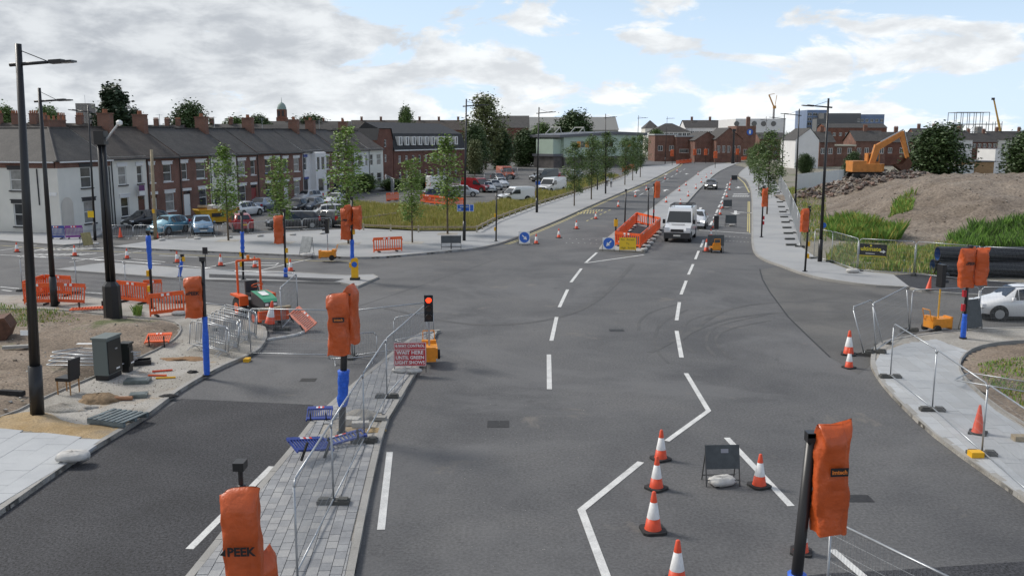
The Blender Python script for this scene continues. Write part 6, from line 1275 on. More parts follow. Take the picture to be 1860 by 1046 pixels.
for s in (-1, 1): MB().box((1.75, s*.16, .82), (.04, .12, .1)).build('headlight', LAMPW, tr)
MB().box((.05, 0, .98), (.5, .48, .12)).box((-.2, 0, 1.25), (.12, .46, .5)).build('seat', DKTRIM, tr); MB().cyl((.62, 0, 1.1), (.48, 0, 1.38), .025, n=6).build('steering_column', DKTRIM, tr)
sw = MB(); cc = Vector((.46, 0, 1.40)); n = 16; q = Matrix.Rotation(-.5, 4, 'Y')
sw.tube([cc+q @ Vector((.21*cos(2*pi*i/n), .21*sin(2*pi*i/n), 0)) for i in range(n+1)], .018, 5); sw.build('steering_wheel', OR, tr)
MB().tube([(-.35, -.46, .9), (-.38, -.46, 2.3), (-.38, .46, 2.3), (-.35, .46, .9)], .045, 6).build('roll_bar', OR, tr); MB().cyl((-.38, 0, 2.34), (-.38, 0, 2.5), .06, n=8).build('beacon', mat('amber', (.75, .2, .01), .3), tr)
MB().box((1.95, 0, .42), (.16, 1.15, .4)).build('front_weight', OR, tr); MB().box((2.1, 0, .72), (.2, 1.2, .09)).build('front_bar', WOODP, tr)
# --- excavator
ez = 2.55; ep = W(1572, 312, 112); ex = thing('excavator', 'orange tracked excavator perched on the rubble heap', 'excavator', (ep.x, 112, ez), 0)
EO = mat('excavator_orange', (.52, .20, .04), .55, var=.2, scale=2)
for s in (-1, 1):
    mb = MB(); yc = s*1.1; n = 14
    pts = [(-1.6+.4*cos(a), .42+.42*sin(a)) for a in [pi/2+pi*i/7 for i in range(8)]]+[(1.6+.4*cos(a), .42+.42*sin(a)) for a in [-pi/2+pi*i/7 for i in range(8)]]
    b = 0; mb.v = [(x, yc-.28, z) for x, z in pts]+[(x, yc+.28, z) for x, z in pts]; m_ = len(pts)
    for i in range(m_): j = (i+1) % m_; mb.f.append((i, j, m_+j, m_+i)); mb.mi.append(0)
    mb.f.append(tuple(range(m_))[::-1]); mb.f.append(tuple(range(m_, 2*m_))); mb.mi += [0, 0]; mb.build('track', RUBBER, ex)
mb = MB(); mb.prism([(-2.1, -1.35), (1.5, -1.35), (1.9, -.9), (1.9, 1.3), (-1.7, 1.3), (-2.1, .9)], .95, 1.9).build('upper_body', EO, ex); MB().prism([(-2.05, -1.3), (-.4, -1.3), (-.4, 1.25), (-2.05, 1.25)], 1.9, 2.25).build('engine_cover', EO, ex); MB().box((1.0, .75, 2.5), (1.5, 1.0, 1.3)).build('cab', EO, ex); MB().box((1.0, .23, 2.6), (1.2, .03, .9)).build('cab_window', GLASS, ex)
def limb(name, a, b, w0, w1, th): 
    a, b = Vector(a), Vector(b); d = (b-a).normalized(); nn = Vector((-d.z, 0, d.x)); mb = MB()
    q = [a+nn*w0/2, b+nn*w1/2, b-nn*w1/2, a-nn*w0/2]; y0, y1 = -th/2, th/2
    P = [p+Vector((0, y0, 0)) for p in q]+[p+Vector((0, y1, 0)) for p in q]; mb.v = [tuple(p) for p in P]; mb.f = [(0, 1, 2, 3), (7, 6, 5, 4), (0, 4, 5, 1), (1, 5, 6, 2), (2, 6, 7, 3), (3, 7, 4, 0)]; mb.mi = [0]*6; return mb.build(name, EO, ex)
limb('boom', (.6, 0, 1.7), (1.3, 0, 4.1), .6, .75, .5); limb('boom', (1.25, 0, 3.85), (4.2, 0, 5.6), .75, .5, .48); limb('stick', (4.0, 0, 5.75), (5.0, 0, 2.6), .55, .36, .4); MB().cyl((1.6, 0, 4.5), (4.3, 0, 6.0), .09, n=8).cyl((4.4, .0, 5.9), (5.2, 0, 3.2), .07, n=8).build('hydraulic_ram', ALLOY, ex)
mb = MB(); bp_ = [(4.9, 2.7), (5.4, 2.0), (5.2, 1.3), (4.3, 1.0), (3.3, 1.75), (4.2, 1.9)]
for s in (-1, 1): mb.quad(*[(x, s*.6, z) for x, z in (bp_ if s < 0 else bp_[::-1])])
for (x0, z0), (x1, z1) in list(zip(bp_, bp_[1:]))[:4]: mb.quad((x0, -.6, z0), (x1, -.6, z1), (x1, .6, z1), (x0, .6, z0))
mb.build('bucket', RUST, ex)
bk_ = thing('digger_bucket', 'rusty digger bucket lying on the dirt plot', 'bucket', G(22, 612, .2), .3); mb = MB(); bp2 = [(0, 0), (.9, .0), (1.1, .45), (.9, .85), (.2, .75)]
for s in (-1, 1): mb.quad(*[(x-1.0, s*.55, z) for x, z in (bp2 if s < 0 else bp2[::-1])])
for (x0, z0), (x1, z1) in list(zip(bp2, bp2[1:])): mb.quad((x0-1, -.55, z0), (x1-1, -.55, z1), (x1-1, .55, z1), (x0-1, .55, z0))
mb.build('shell', RUST, bk_)
for k in range(5): MB().box((-1.05, -.44+k*.22, .03), (.22, .09, .07)).build('tooth', RUST, bk_)
# ================================================================ SITE CLUTTER
# cabinets
def cabinet(pos, rz, w_, d_, h, m1, m2, label):
    t = thing('utility_cabinet', label, 'cabinet', pos, rz); MB().box((0, 0, .08), (w_-.04, d_-.04, .16)).build('plinth', BLACK, t); MB().box((0, 0, .16+(h-.16)/2), (w_, d_, h-.16)).build('body', m1, t)
    MB().box((0, -d_/2-.012, .16+(h-.2)/2), (w_-.06, .02, h-.26)).build('door', m2, t); MB().box((0, 0, h+.03), (w_+.06, d_+.08, .06)).build('lid', m1, t); MB().box((w_*.1, -d_/2-.03, h*.72), (.12, .02, .04)).build('handle', STEEL, t); MB().box((w_*.15, -d_/2-.026, .3), (.2, .008, .05)).build('label_plate', WHT, t); return t
CG = mat('cabinet_grey', (.13, .155, .15), .45); CB = mat('cabinet_black', (.013, .015, .015), .4)
ca = ang(G(194, 695, PT), G(219, 682, PT)); cabinet(G(198, 685, PT), ca-.05, .82, .48, 1.32, CG, CB, 'grey green utility cabinet with a black door beside the stacked mesh panels'); cabinet(G(232, 674, PT), ca, .32, .28, .92, CB, CB, 'slim black cabinet next to the larger grey green one')
# chair
cr_ = thing('dining_chair', 'black leather dining chair with wooden legs on the unfinished footway', 'chair', G(127, 714, PT), -.2)
MB().box((-.05, 0, .47), (.48, .46, .10)).build('seat', BLACK, cr_); bmb = MB()
for k in range(6):
    z0, z1 = .5+k*.1, .6+k*.1; x0, x1 = .19+.04*(k/5)**2, .19+.04*((k+1)/5)**2; bmb.box(((x0+x1)/2, 0, (z0+z1)/2), (.08, .46, .098))
bmb.build('backrest', BLACK, cr_)
for x in (-.25, .18):
    for y in (-.2, .2): MB().cyl((x, y, 0), (x, y, .42), .018, .026, 6).build('leg', mat('chair_wood', (.38, .20, .08), .6), cr_)
# pallet
pl = thing('wooden_pallet', 'weathered blue grey wooden pallet on the sandy footway', 'pallet', G(215, 763, PT+.02), ang(G(165, 765), G(240, 778))+.1); PW = mat('pallet_wood', (.13, .16, .17), .8, var=.35, scale=5)
for k in range(7): MB().box((-.54+k*.18, 0, .135), (.11, 1.0, .022)).build('deck_board', PW, pl)
for y in (-.45, 0, .45): MB().box((0, y, .075), (1.2, .09, .09)).build('bearer', PW, pl)
for y in (-.45, .45): MB().box((0, y, .015), (1.2, .1, .02)).build('base_board', PW, pl)
# covers, tray, pipe pieces
def cover_plate(px, py, w_, d_, rz, label, m=mat('cover_steel', (.16, .19, .19), .4, .6, var=.3, scale=6)):
    t = thing('access_cover', label, 'cover', G(px, py, PT), rz); MB().box((0, 0, .05), (w_, d_, .10)).build('frame', m, t); MB().box((0, 0, .105), (w_-.08, d_-.08, .012)).build('lid', m, t)
cover_plate(250, 694, .75, .5, .15, 'steel access cover beside the grey green cabinet'); cover_plate(252, 720, .5, .4, .25, 'smaller steel access cover near the loose tarmac'); cover_plate(395, 600, .4, .3, .3, 'small gully frame near the stacked steel barriers')
ty = thing('open_tray', 'empty black open box beside the slim cabinet', 'tray', G(257, 661, PT), .35); tm = MB()
for x in (-.3, .3): tm.box((x, 0, .08), (.03, .4, .16))
for y in (-.2, .2): tm.box((0, y, .08), (.63, .03, .16))
tm.build('sides', BLACK, ty); MB().box((0, 0, .01), (.6, .4, .02)).build('bottom', BLACK, ty)
tag(MB().cyl((-.3, 0, .06), (.35, .05, .06), .06, n=10).build('clay_pipe', mat('clay', (.35, .18, .1), .8), None, loc=G(218, 727, PT)), 'short clay pipe beside the small access cover', 'pipe')
for k, (x, y, m_, lab) in enumerate(((286, 683, ORANGE, 'orange scrap of duct by the access cover'), (300, 688, YEL, 'yellow scrap of duct by the access cover'), (293, 676, CONER, 'red scrap of duct by the access cover'))): tag(MB().cyl((-.3, 0, .03), (.3, .1*k, .03), .03, n=8).build('duct_scrap', m_, None, loc=G(x, y, PT)), lab, 'duct')
tag(MB().tube([G(*q, .03) for q in ((484, 618), (500, 615), (520, 612), (540, 608), (552, 603), (556, 597))], .07, 8).build('hose', CLOTH, None, True), 'pale flexible hose lying on the tarmac by the tractor', 'hose')
for x, y, w_, d_, h_, m_, lab in ((640, 770, .4, .3, .18, STONE, 'pale concrete block beside the blue wrapped post'), (655, 776, .45, .22, .16, STONE, 'second pale concrete block in the dug up island'), (690, 762, .35, .2, .1, KERB, 'loose kerb end at the dug up island edge'), (22, 717, .8, .16, .14, TARM, 'short black pipe length on the dirt plot'), (30, 632, .9, .2, .1, KERB, 'loose kerb length lying on the dirt plot'), (1858, 800, .5, .25, .14, WOODP, 'brown timber block on the pale corner footway'), (1500, 727, .0, .0, .0, STONE, '')):
    if lab: tag(MB().box((0, 0, h_/2), (w_, d_, h_), R.uniform(-.5, .5)).build('loose_block' if 'pipe' not in lab else 'pipe_length', m_, None, loc=G(x, y, PT if y < 790 and x > 100 else .22 if x < 100 else PT)), lab, 'block' if 'pipe' not in lab else 'pipe')
# stones scattered over bare ground (uncountable)
def scatter(name, label, poly, n, smin, smax, zf, m, seed):
    rr = random.Random(seed); mb = MB(); x0 = min(p[0] for p in poly); x1 = max(p[0] for p in poly); y0 = min(p[1] for p in poly); y1 = max(p[1] for p in poly)
    k = 0
    while k < n:
        p = (rr.uniform(x0, x1), rr.uniform(y0, y1)); k += 1
        if not inside(p, poly): continue
        s = smin+(smax-smin)*rr.random()**3; z = zf(*p); q = Matrix.Rotation(rr.uniform(0, 6), 4, (rr.random(), rr.random(), rr.random()+.01))
        b = len(mb.v); mb.m = rr.randrange(len(m))
        for v in ((1, 0, 0), (-1, 0, 0), (0, 1, 0), (0, -1, 0), (0, 0, .7), (0, 0, -.7)): w = q @ Vector(v)*s*rr.uniform(.6, 1.2); mb.v.append((p[0]+w.x, p[1]+w.y, z+w.z*.7))
        for f in ((0, 2, 4), (2, 1, 4), (1, 3, 4), (3, 0, 4), (2, 0, 5), (1, 2, 5), (3, 1, 5), (0, 3, 5)): mb.f.append(tuple(b+i for i in f)); mb.mi.append(mb.m)
    o = mb.build(name, list(m), None); o['kind'] = 'stuff'; o['label'] = label; o['category'] = 'stones'; return o
ST = [mat('stone_a', (.30, .27, .23), .9), mat('stone_b', (.20, .16, .12), .9), mat('stone_c', (.42, .40, .37), .9)]
def zd(x, y): return .10+(.06+.16*abs(nz(x, y, .55))+.05*nz(x, y, 2.2, 4)) + .35*math.exp(-((x+17.5)**2+(y-23.5)**2)/6)
scatter('loose_stones', 'loose stones strewn over the left dirt plot', dirt_poly, 3500, .015, .09, zd, ST, 3)
scatter('loose_gravel', 'loose gravel strewn over the unfinished left footway', xy(gp([(150, 700), (242, 657), (330, 600), (400, 600), (440, 640), (330, 705), (230, 770), (110, 765)], PT)), 1500, .008, .04, lambda x, y: PT, ST, 4)
scatter('road_grit', 'pale grit scattered on the tarmac', xy(gp([(860, 700), (1060, 700), (1100, 1040), (820, 1040)])), 260, .004, .016, lambda x, y: .008, [ST[2]], 5)
# --- mound
def sm(t): t = max(0, min(1, t)); return t*t*(3-2*t)
def dl(x, y, a, b): return ((b[0]-a[0])*(y-a[1])-(b[1]-a[1])*(x-a[0]))/sqrt((b[0]-a[0])**2+(b[1]-a[1])**2)
def zmound(x, y, d=9):
    f = min(dl(x, y, (22, 69), (34, 61.5)), dl(x, y, (34, 61.5), (62, 54))); l = dl(x, y, (38, 122), (25.5, 70))
    z = 4.25*sm(f/26)*sm(l/13)
    px = CX+FPX*x/(y*cT+4*sT); q = [(1400, 371), (1440, 371), (1500, 361), (1555, 350), (1620, 337), (1684, 324), (1727, 320), (1860, 318), (4000, 318)]
    for (a, ya), (b, yb) in zip(q, q[1:]):
        if a <= px <= b: yt = ya+(yb-ya)*(px-a)/(b-a); break
    else: yt = 371
    d_ = ray(px, yt); cap = max(.15, CAMH+y*d_.z/d_.y); k_ = .5; z = -math.log(math.exp(-z/k_)+math.exp(-cap/k_))*k_; z = max(0, z)
    z += 2.0*math.exp(-(((x-42.5)/6.0)**2+((y-113)/5)**2))
    return .07+z+(.30*nz(x, y, .3)+.22*nz(x, y, .9, 7)+.10*nz(x, y, 2.3, 3))*min(1, z)
mp_ = [(22, 69), (34, 61.5), (62, 54), (75, 70), (75, 128), (46, 130), (35, 124), (25.5, 72)]
md = hfield('mound', mp_, .55, zmound, GRAV); struct(md)
scatter('mound_stones', 'small stones over the gravel mound', mp_, 9000, .03, .17, zmound, [ST[0], ST[1], mat('stone_d', (.33, .28, .25), .9)], 6)
rub_poly = [(34, 110), (40, 106), (47, 107), (52, 112), (48, 119), (38, 120)]
RB = [mat('rubble_a', (.20, .17, .15), .9, var=.3), mat('rubble_b', (.11, .09, .08), .9), mat('rubble_c', (.30, .27, .24), .9), mat('rubble_d', (.20, .135, .11), .9)]
scatter('rubble_pile', 'broken concrete and brick rubble heaped below the excavator', rub_poly, 2600, .12, .55, lambda x, y: zmound(x, y)+R.uniform(-.1, .35), RB, 8)
scatter('fence_rubble', 'pale rubble and litter along the fence by the banner', xy(gp([(1545, 490), (1660, 497), (1760, 506), (1720, 480), (1600, 470)])), 700, .03, .2, lambda x, y: .12, ST, 9)
# black pipes
for k, (dy, z) in enumerate(((0, .42), (.95, .42), (.47, 1.2))):
    a = G(1716, 505, .1); b = a+Vector((11.5, -.4, 0)); t = thing('plastic_pipe', ('large black plastic pipe at the bottom of the stack, road side', 'large black plastic pipe at the bottom of the stack, mound side', 'large black plastic pipe resting on top of two others')[k], 'pipe', a+Vector((0, dy+.6, z)), ang(a, b), 'large black pipes behind the fence')
    L_ = 11.5; n = 20; mb = MB(); ins = MB()
    for i in range(n):
        a0, a1 = 2*pi*i/n, 2*pi*(i+1)/n; P = lambda x, r, q: (x, r*cos(q), r*sin(q)); mb.quad(P(0, .42, a0), P(L_, .42, a0), P(L_, .42, a1), P(0, .42, a1)); mb.quad(P(0, .36, a0), P(0, .42, a0), P(0, .42, a1), P(0, .36, a1)); ins.quad(P(0, .36, a1), P(L_, .36, a1), P(L_, .36, a0), P(0, .36, a0))
    mb.build('shell', mat('pipe_black', (.016, .017, .02), .45), t, True); ins.build('blue_lining', mat('pipe_blue', (.03, .10, .30), .5), t, True)
# timber rail along the grass
def rail(px, label):
    pts = [G(x, y, PT) for x, y in px]; t = thing('timber_rail', label, 'fence', pts[0], 0)
    for a, b in zip(pts, pts[1:]):
        n = max(1, int((b-a).length/2.4)); a_, b_ = a-pts[0], b-pts[0]
        for k in range(n):
            u, v = a_.lerp(b_, k/n), a_.lerp(b_, (k+1)/n); m = (u+v)/2; MB().box((m.x, m.y, .42), ((v-u).length-.02, .07, .14), ang(u, v)).build('rail', WOODP, t); MB().box((u.x, u.y+.07, .27), (.12, .12, .56)).build('post', mat('post_pale', (.44, .40, .32), .85, var=.2, scale=5), t)
rail([(660, 418), (760, 422), (866, 422), (903, 402), (981, 373), (1075, 343), (1127, 324), (1160, 306)], 'low timber post and rail fence round the tall grass'); rail([(655, 405), (720, 395)], 'short broken timber rail at the side street end')
# ================================================================ VEGETATION
LEAF = {k: mat('leaf_'+k, c, .6, var=.45, scale=.9) for k, c in (('young', (.16, .25, .045)), ('dark', (.058, .10, .03)), ('mid', (.10, .16, .04)), ('olive', (.15, .175, .07)), ('conifer', (.03, .055, .023)))}
BARK = mat('bark', (.11, .085, .06), .9, var=.3, scale=8)
def tree_meshes(key, n, leafm, seed, h, crown, r, leaf=.12, trunk=.06, blobs=14, ragged=.5, stem=None):
    """crown = (z0, z1): leaf faces clumped about many twig ends inside an uneven volume"""
    rr = random.Random(seed); tr = MB(); lv = MB(); z0, z1 = crown
    tr.cyl((0, 0, 0), (0, 0, z0+(z1-z0)*.75), trunk, trunk*.35, 8)
    cl = []
    for k in range(blobs):
        f = (k+.5)/blobs; z = z0+(z1-z0)*f; prof = sin(pi*min(1, max(.04, f*.86+.10)))**.65
        a = k*2.4+rr.uniform(-.5, .5); d = r*prof*rr.uniform(.25, .95); c = Vector((d*cos(a), d*sin(a), z+rr.uniform(-.04, .04)*h)); cl.append((c, r*rr.uniform(.34, .60)*(.55+.6*prof)))
        tr.cyl((0, 0, max(z0*.8, z-d*.8-.2)), c, trunk*.35, trunk*.10, 5, False)
    for i in range(n):
        c, s = cl[rr.randrange(len(cl))]; v = Vector((rr.gauss(0, 1), rr.gauss(0, 1), rr.gauss(0, .9))); v = v.normalized()*s*(rr.random()**.45)*(1+ragged*(rr.random() < .12)); p = c+v
        q = Matrix.Rotation(rr.uniform(0, 6.3), 3, 'Z') @ Matrix.Rotation(rr.uniform(-1.2, 1.2), 3, 'X'); l = leaf*rr.uniform(.6, 1.35); u, w = q @ Vector((l, 0, 0)), q @ Vector((0, l*.62, 0))
        lv.quad(p-u, p-w*.9, p+u, p+w)
    return tr.mesh(key+'_trunk', BARK), lv.mesh(key+'_crown', leafm)
def plant(name, label, pos, meshes, s=1.0, rz=0.0, group=None, cat='tree', sz=None):
    t = thing(name, label, cat, pos, rz, group); t.scale = (s, s, sz or s); inst('trunk', meshes[0], t); inst('crown', meshes[1], t); return t
YT = [tree_meshes('young%d' % i, 2600, LEAF['young'], 20+i, 6.5, (1.9, 6.3), 1.15, .095, .07, 24, .7) for i in range(3)]
YT2 = [tree_meshes('street%d' % i, 6000, LEAF['mid'], 40+i, 7, (2.0, 6.9), 1.3, .082, .08, 22, .5) for i in range(2)]
for k, (x, y, top, ms, lab) in enumerate(((415, 437, 268, 0, 'young thin leaved tree on the plaza by the red car'), (513, 441, 292, 1, 'young tree on the plaza behind the crumpled orange hood'), (633, 443, 240, 2, 'young tree on the plaza behind the triple hooded signal'), (749, 441, 295, 1, 'young bare stemmed tree on the plaza edge near the orange barrier'), (813, 425, 250, 0, 'young leafy tree at the plaza edge beside the lamp with the blue sign'))):
    p = G(x, y, PT); h = HT(p, top); plant('young_tree', lab, p, YT[ms], h/6.4, k*1.3, 'young trees on the plaza'); MB_ = MB().prism([(p.x-.8, p.y-.8), (p.x+.8, p.y-.8), (p.x+.8, p.y+.8), (p.x-.8, p.y+.8)], PT+.002, PT+.008).build('tree_pit', SUBB, fD2)
for k, (x, y, top) in enumerate(((1043, 374, 264), (1074, 362, 250), (1100, 352, 245), (1135, 336, 252), (1149, 328, 252), (1163, 322, 246))): p = G(x, y, PT); plant('street_tree', 'slim young street tree in the row along the left footway', p, YT2[k % 2], HT(p, top)/6.9, k*1.7, 'street trees along the left footway')
for k, (x, y, top, lab) in enumerate(((1393, 389, 244, 'dense slim street tree on the right footway by the slim orange hood'), (1378, 345, 262, 'slim street tree on the right footway, beyond the dense one'), (1370, 330, 266, 'far slim street tree on the right footway'), (1362, 318, 270, 'farthest slim street tree on the right footway'))): p = G(x, y, PT); plant('street_tree', lab, p, YT2[k % 2], HT(p, top)/6.9, 2+k, 'street trees along the right footway')
BIG = {'round': tree_meshes('round', 15000, LEAF['dark'], 60, 9, (1.0, 9), 4.3, .24, .28, 46, .3), 'mid': tree_meshes('mid', 13000, LEAF['mid'], 61, 9, (1.2, 9), 4.0, .25, .25, 40, .4), 'olive': tree_meshes('olive', 9000, LEAF['olive'], 62, 11, (2.5, 11), 3.8, .24, .25, 36, .6), 'con': tree_meshes('con', 16000, LEAF['conifer'], 63, 13, (1.0, 13), 3.2, .26, .25, 46, .4)}
def big(kind, x0, x1, top, Y, label, name='broad_tree', group=None, base=0.0):
    a, b = W(x0, 400, Y), W(x1, 400, Y); z = W(x0, top, Y).z; c = (a.x+b.x)/2; hh = {'round': 9.3, 'mid': 9.3, 'olive': 11.3, 'con': 13.3}[kind]; rr_ = {'round': 4.6, 'mid': 4.3, 'olive': 4.1, 'con': 3.4}[kind]
    t = plant(name, label, (c, Y, base), BIG[kind], (b.x-a.x)/2/rr_, R.uniform(0, 6), group, sz=(z-base)/hh); return t
big('round', 1638, 1748, 234, 118, 'broad dark green tree standing behind the gravel mound', base=1.0); big('round', 1812, 1910, 240, 112, 'broad dark tree behind the mound, past the white cabins', base=1.0)
big('con', 176, 262, 158, 118, 'tall dark conifer rising behind the terrace roofs', 'conifer'); big('con', 236, 276, 200, 126, 'shorter dark conifer beside the tallest one', 'conifer')
for a, b, tp_, Y, kd, lab in ((0, 56, 200, 230, 'mid', 'round tree beyond the roofs behind the tall lamp post'), (72, 134, 200, 240, 'mid', 'spreading tree beyond the roofs left of the tower block'), (312, 396, 195, 200, 'round', 'broad dark tree behind the terrace chimneys'), (400, 470, 218, 300, 'mid', 'far low tree left of the clock tower'), (455, 505, 214, 400, 'round', 'far dark tree just left of the clock tower'), (530, 610, 214, 430, 'round', 'far tree belt right of the clock tower'), (722, 757, 200, 300, 'mid', 'single round tree rising behind the flats'), (845, 920, 180, 215, 'olive', 'tall airy tree behind the end of the flats'), (836, 890, 232, 190, 'round', 'dark tree at the corner of the flats'), (885, 935, 236, 220, 'round', 'dark tree in the belt behind the car park'), (925, 985, 240, 235, 'round', 'dense dark tree in the belt beside the green building'), (960, 1010, 228, 262, 'mid', 'tree behind the left end of the green building'), (1000, 1080, 208, 270, 'round', 'broad dark tree rising over the green building'), (1168, 1205, 238, 330, 'mid', 'round tree right of the green building'), (1410, 1440, 246, 260, 'round', 'dark tree beside the blank white gable'), (846, 880, 258, 178, 'olive', 'reddish leaved tree by the flats wall'), (1440, 1475, 282, 190, 'round', 'low dark bush under the blank white gable'), (1525, 1560, 280, 150, 'round', 'dark bush behind the excavator')): big(kd, a, b, tp_, Y, lab, 'background_tree', 'background trees')
for k, (a, b, tp_, Y) in enumerate(((640, 690, 318, 128), (690, 740, 326, 132), (735, 800, 322, 136))): big('mid', a, b, tp_, Y, 'leafy green shrub growing between terrace end and car park', 'shrub', 'shrubs by the flats')
# grasses
def blades(name, label, poly, n, hmin, hmax, wd, mats, seed, zf=lambda x, y: .1, lean=.35):
    rr = random.Random(seed); mb = MB(); x0 = min(p[0] for p in poly); x1 = max(p[0] for p in poly); y0 = min(p[1] for p in poly); y1 = max(p[1] for p in poly); k = 0; tries = 0
    while k < n and tries < n*8:
        tries += 1; x, y = rr.uniform(x0, x1), rr.uniform(y0, y1)
        if not inside((x, y), poly): continue
        if mnoise.noise(Vector((x*.5, y*.5, seed))) < rr.uniform(-.7, .2): continue
        k += 1; h = rr.uniform(hmin, hmax)*(.75+.7*mnoise.noise(Vector((x*.45+9, y*.45, seed+3)))); h = max(h, hmin*.4); a = rr.uniform(0, 6.3); l = rr.uniform(0, lean)*h; b = rr.uniform(0, 6.3); z = zf(x, y); ww = wd*rr.uniform(.6, 1.5); dx, dy = cos(a)*ww, sin(a)*ww; lx, ly = cos(b)*l, sin(b)*l
        mb.m = rr.randrange(len(mats)); mb.quad((x-dx, y-dy, z), (x+dx, y+dy, z), (x+dx*.7+lx*.4, y+dy*.7+ly*.4, z+h*.6), (x+lx, y+ly, z+h))
    o = mb.build(name, list(mats)); tag(o, label, 'grass', kind='stuff'); return o
GY = [mat('grass_a', (.34, .32, .07), .8), mat('grass_b', (.42, .37, .10), .8), mat('grass_c', (.24, .27, .06), .8), mat('grass_d', (.46, .39, .16), .8)]
gr_poly = xy(gp([(650, 414), (760, 420), (866, 420), (903, 400), (981, 371), (1075, 341), (1127, 322), (1085, 319), (1000, 347), (905, 370), (850, 380), (700, 376), (640, 370), (632, 394)]))
struct(sheet('grass_plot', gr_poly, .10, ground_mat('grass_soil', [(.11, .11, .03), (.17, .155, .05)], .5, 10, .3)))
blades('long_grass', 'long yellow green grass behind the timber rail', gr_poly, 60000, .35, .85, .022, GY, 1)
GR2 = [mat('reed_a', (.16, .31, .045), .7), mat('reed_b', (.11, .22, .036), .7), mat('reed_c', (.22, .34, .06), .7)]
def mz(x, y): return zmound(x, y)-.05
reed_poly = [(W(a, b, Y).x, Y) for a, b, Y in ((1500, 420, 71.5), (1512, 430, 68), (1560, 430, 66.5), (1622, 425, 66), (1640, 400, 69), (1622, 385, 73), (1575, 385, 75), (1520, 395, 76))]
blades('reeds', 'tall bright green reeds at the foot of the mound', reed_poly, 13000, .6, 1.7, .03, GR2+[GY[0]], 2, mz, .6)
rp2 = [(W(a, 400, Y).x, Y) for a, Y in ((1612, 78), (1655, 78), (1660, 84), (1625, 84))]; blades('reeds', 'small green weed clump higher on the mound', rp2, 1100, .25, .8, .035, GR2+[GY[0]], 3, mz, .7)
rp3 = [(W(a, 400, Y).x, Y) for a, Y in ((1720, 62), (1900, 60), (1960, 66), (1860, 70), (1770, 68), (1730, 66))]; blades('reeds', 'dark green weeds on the mound behind the black pipes', rp3, 12000, .4, 1.3, .035, [GR2[1], mat('reed_d', (.075, .12, .035), .7), GR2[0]], 4, mz, .6)
blades('weeds', 'mixed weeds along the fence below the mound', xy(gp([(1500, 478), (1560, 492), (1660, 499), (1760, 508), (1800, 470), (1700, 452), (1600, 452), (1510, 455)])), 9000, .2, .7, .03, GY+GR2, 5, lambda x, y: max(.1, zmound(x, y)-.05), .5)
blades('weeds', 'green weeds on the right corner verge', xy(gp([(1775, 668), (1830, 660), (1940, 650), (1940, 800), (1860, 755), (1812, 720), (1778, 690)])), 2600, .05, .2, .018, GR2+GY[:1], 6, lambda x, y: .16, .6)
blades('weeds', 'patchy weeds on the left dirt plot', xy(gp([(0, 560), (110, 572), (150, 590), (60, 600), (0, 610)])), 1100, .05, .2, .018, GR2+GY[:2], 7, lambda x, y: zd(x, y), .7); blades('weeds', 'weed tuft at the base of the edging by the camera mast', xy(gp([(243, 570), (256, 570), (258, 580), (243, 580)])), 160, .2, .6, .02, GR2, 8, lambda x, y: .15, .5)
blades('rough_grass', 'rough grass on waste ground past the mesh fence', xy(gp([(1460, 440), (1440, 380), (1425, 345), (1450, 340), (1500, 360), (1500, 440)])), 6000, .15, .5, .03, GY+GR2, 9, lambda x, y: max(.08, zmound(x, y)-.05), .5)
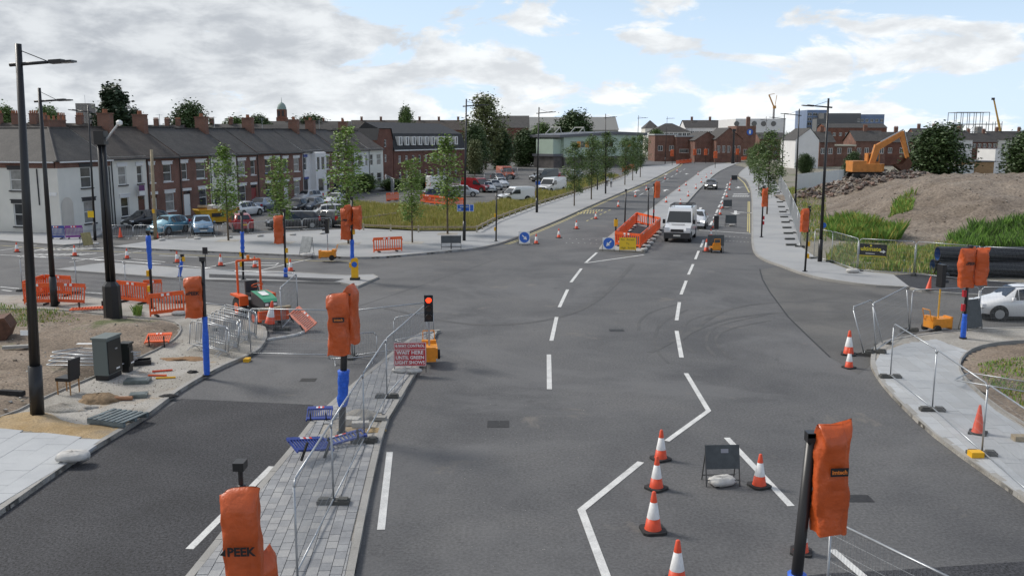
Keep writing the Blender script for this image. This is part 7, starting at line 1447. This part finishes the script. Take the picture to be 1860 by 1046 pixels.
# ================================================================ PEOPLE
def person(pos, rz, label, top, legs, skin=(.45, .28, .2), hair=(.04, .03, .02), h=1.72, step=.22):
    t = thing('person', label, 'person', pos, rz, 'pedestrians on the left footway'); s = h/1.75
    V = [(0, 0, .95), (0, 0, 1.2), (0, 0, 1.42), (0, 0, 1.5), (.02, 0, 1.63), (.03, 0, 1.74), (0, .1, .92), (step*.6, .1, .5), (step*.5, .1, .09), (step*.5+.14, .1, .04), (0, -.1, .92), (-step*.3, -.1, .5), (-step, -.1, .12), (-step+.12, -.1, .04), (0, .2, 1.4), (-.06, .24, 1.15), (.05, .25, .92), (0, -.2, 1.4), (.05, -.24, 1.15), (.16, -.24, .95)]
    E_ = [(0, 1), (1, 2), (2, 3), (3, 4), (4, 5), (0, 6), (6, 7), (7, 8), (8, 9), (0, 10), (10, 11), (11, 12), (12, 13), (2, 14), (14, 15), (15, 16), (2, 17), (17, 18), (18, 19)]
    rad = [(.14, .17), (.12, .15), (.12, .17), (.055, .055), (.09, .08), (.06, .055), (.09, .09), (.06, .06), (.04, .04), (.035, .04), (.09, .09), (.06, .06), (.04, .04), (.035, .04), (.06, .06), (.042, .042), (.035, .035), (.06, .06), (.042, .042), (.035, .035)]
    me = bpy.data.meshes.new('body'); me.from_pydata([(x*s, y*s, z*s) for x, y, z in V], E_, []); o = bpy.data.objects.new('body', me); C.objects.link(o)
    m = o.modifiers.new('skin', 'SKIN'); sv = me.skin_vertices[0].data
    for i, r in enumerate(rad): sv[i].radius = (r[0]*s, r[1]*s)
    sv[0].use_root = True
    o.modifiers.new('sub', 'SUBSURF').levels = 1; dg = bpy.context.evaluated_depsgraph_get(); m2 = bpy.data.meshes.new_from_object(o.evaluated_get(dg)); bpy.data.objects.remove(o)
    for q in (mat('cloth_%s' % label[:12], top, .85), mat('legs_%s' % label[:12], legs, .85), mat('skin', skin, .6), mat('hair', hair, .8)): m2.materials.append(q)
    for p_ in m2.polygons:
        z = p_.center.z/s; x = p_.center.x/s; p_.material_index = 1 if z < .93 else (0 if z < 1.48 else (3 if (z > 1.70 or x < -.0) and z > 1.56 else 2)); p_.use_smooth = True
        if .85 < z < 1.0 and abs(p_.center.y/s) > .2: p_.material_index = 2
    b = inst('body', m2, t); return t
pd = ang(G(1075, 362), G(1125, 338))
person(G(1103, 339, PT), pd, 'pedestrian in a pale top and dark trousers walking along the left footway', (.55, .55, .56), (.02, .02, .025)); person(G(1110, 341, PT), pd, 'pedestrian in dark clothes walking beside the one in pale top', (.02, .02, .025), (.02, .02, .025), h=1.68)
p = G(1085, 345, PT); t = thing('information_sign', 'white notice board on two black posts at the footway edge', 'sign', p, pd)
for x in (-.3, .3): MB().cyl((x, 0, 0), (x, 0, 2.4), .06, n=8).build('post', BLACK, t)
MB().box((0, -.05, 2.5), (1.3, .05, .6)).build('board', WHT, t)
# metal palisade and mesh screens of the car park
heras(G(700, 340), G(716, 352), 'mesh panel between terrace end and car park', None, 2.0, foot=(False, False)); 
for k in range(3): a, b = G(880+k*20, 338-k*5), G(900+k*20, 333-k*5); heras(a, b, 'mesh panel standing in the car park before the orange van', 'mesh panels in the car park', 2.0)
bw = thing('brick_wall', 'long low brick wall closing the back of the car park', 'wall', G(850, 299), ang(G(850, 299), G(965, 292))); L_ = (G(965, 292)-G(850, 299)).length; MB().box((L_/2, 0, .9), (L_, .24, 1.8)).build('masonry', BRICK2, bw); MB().box((L_/2, 0, 1.84), (L_, .32, .08)).build('coping', STONE, bw)
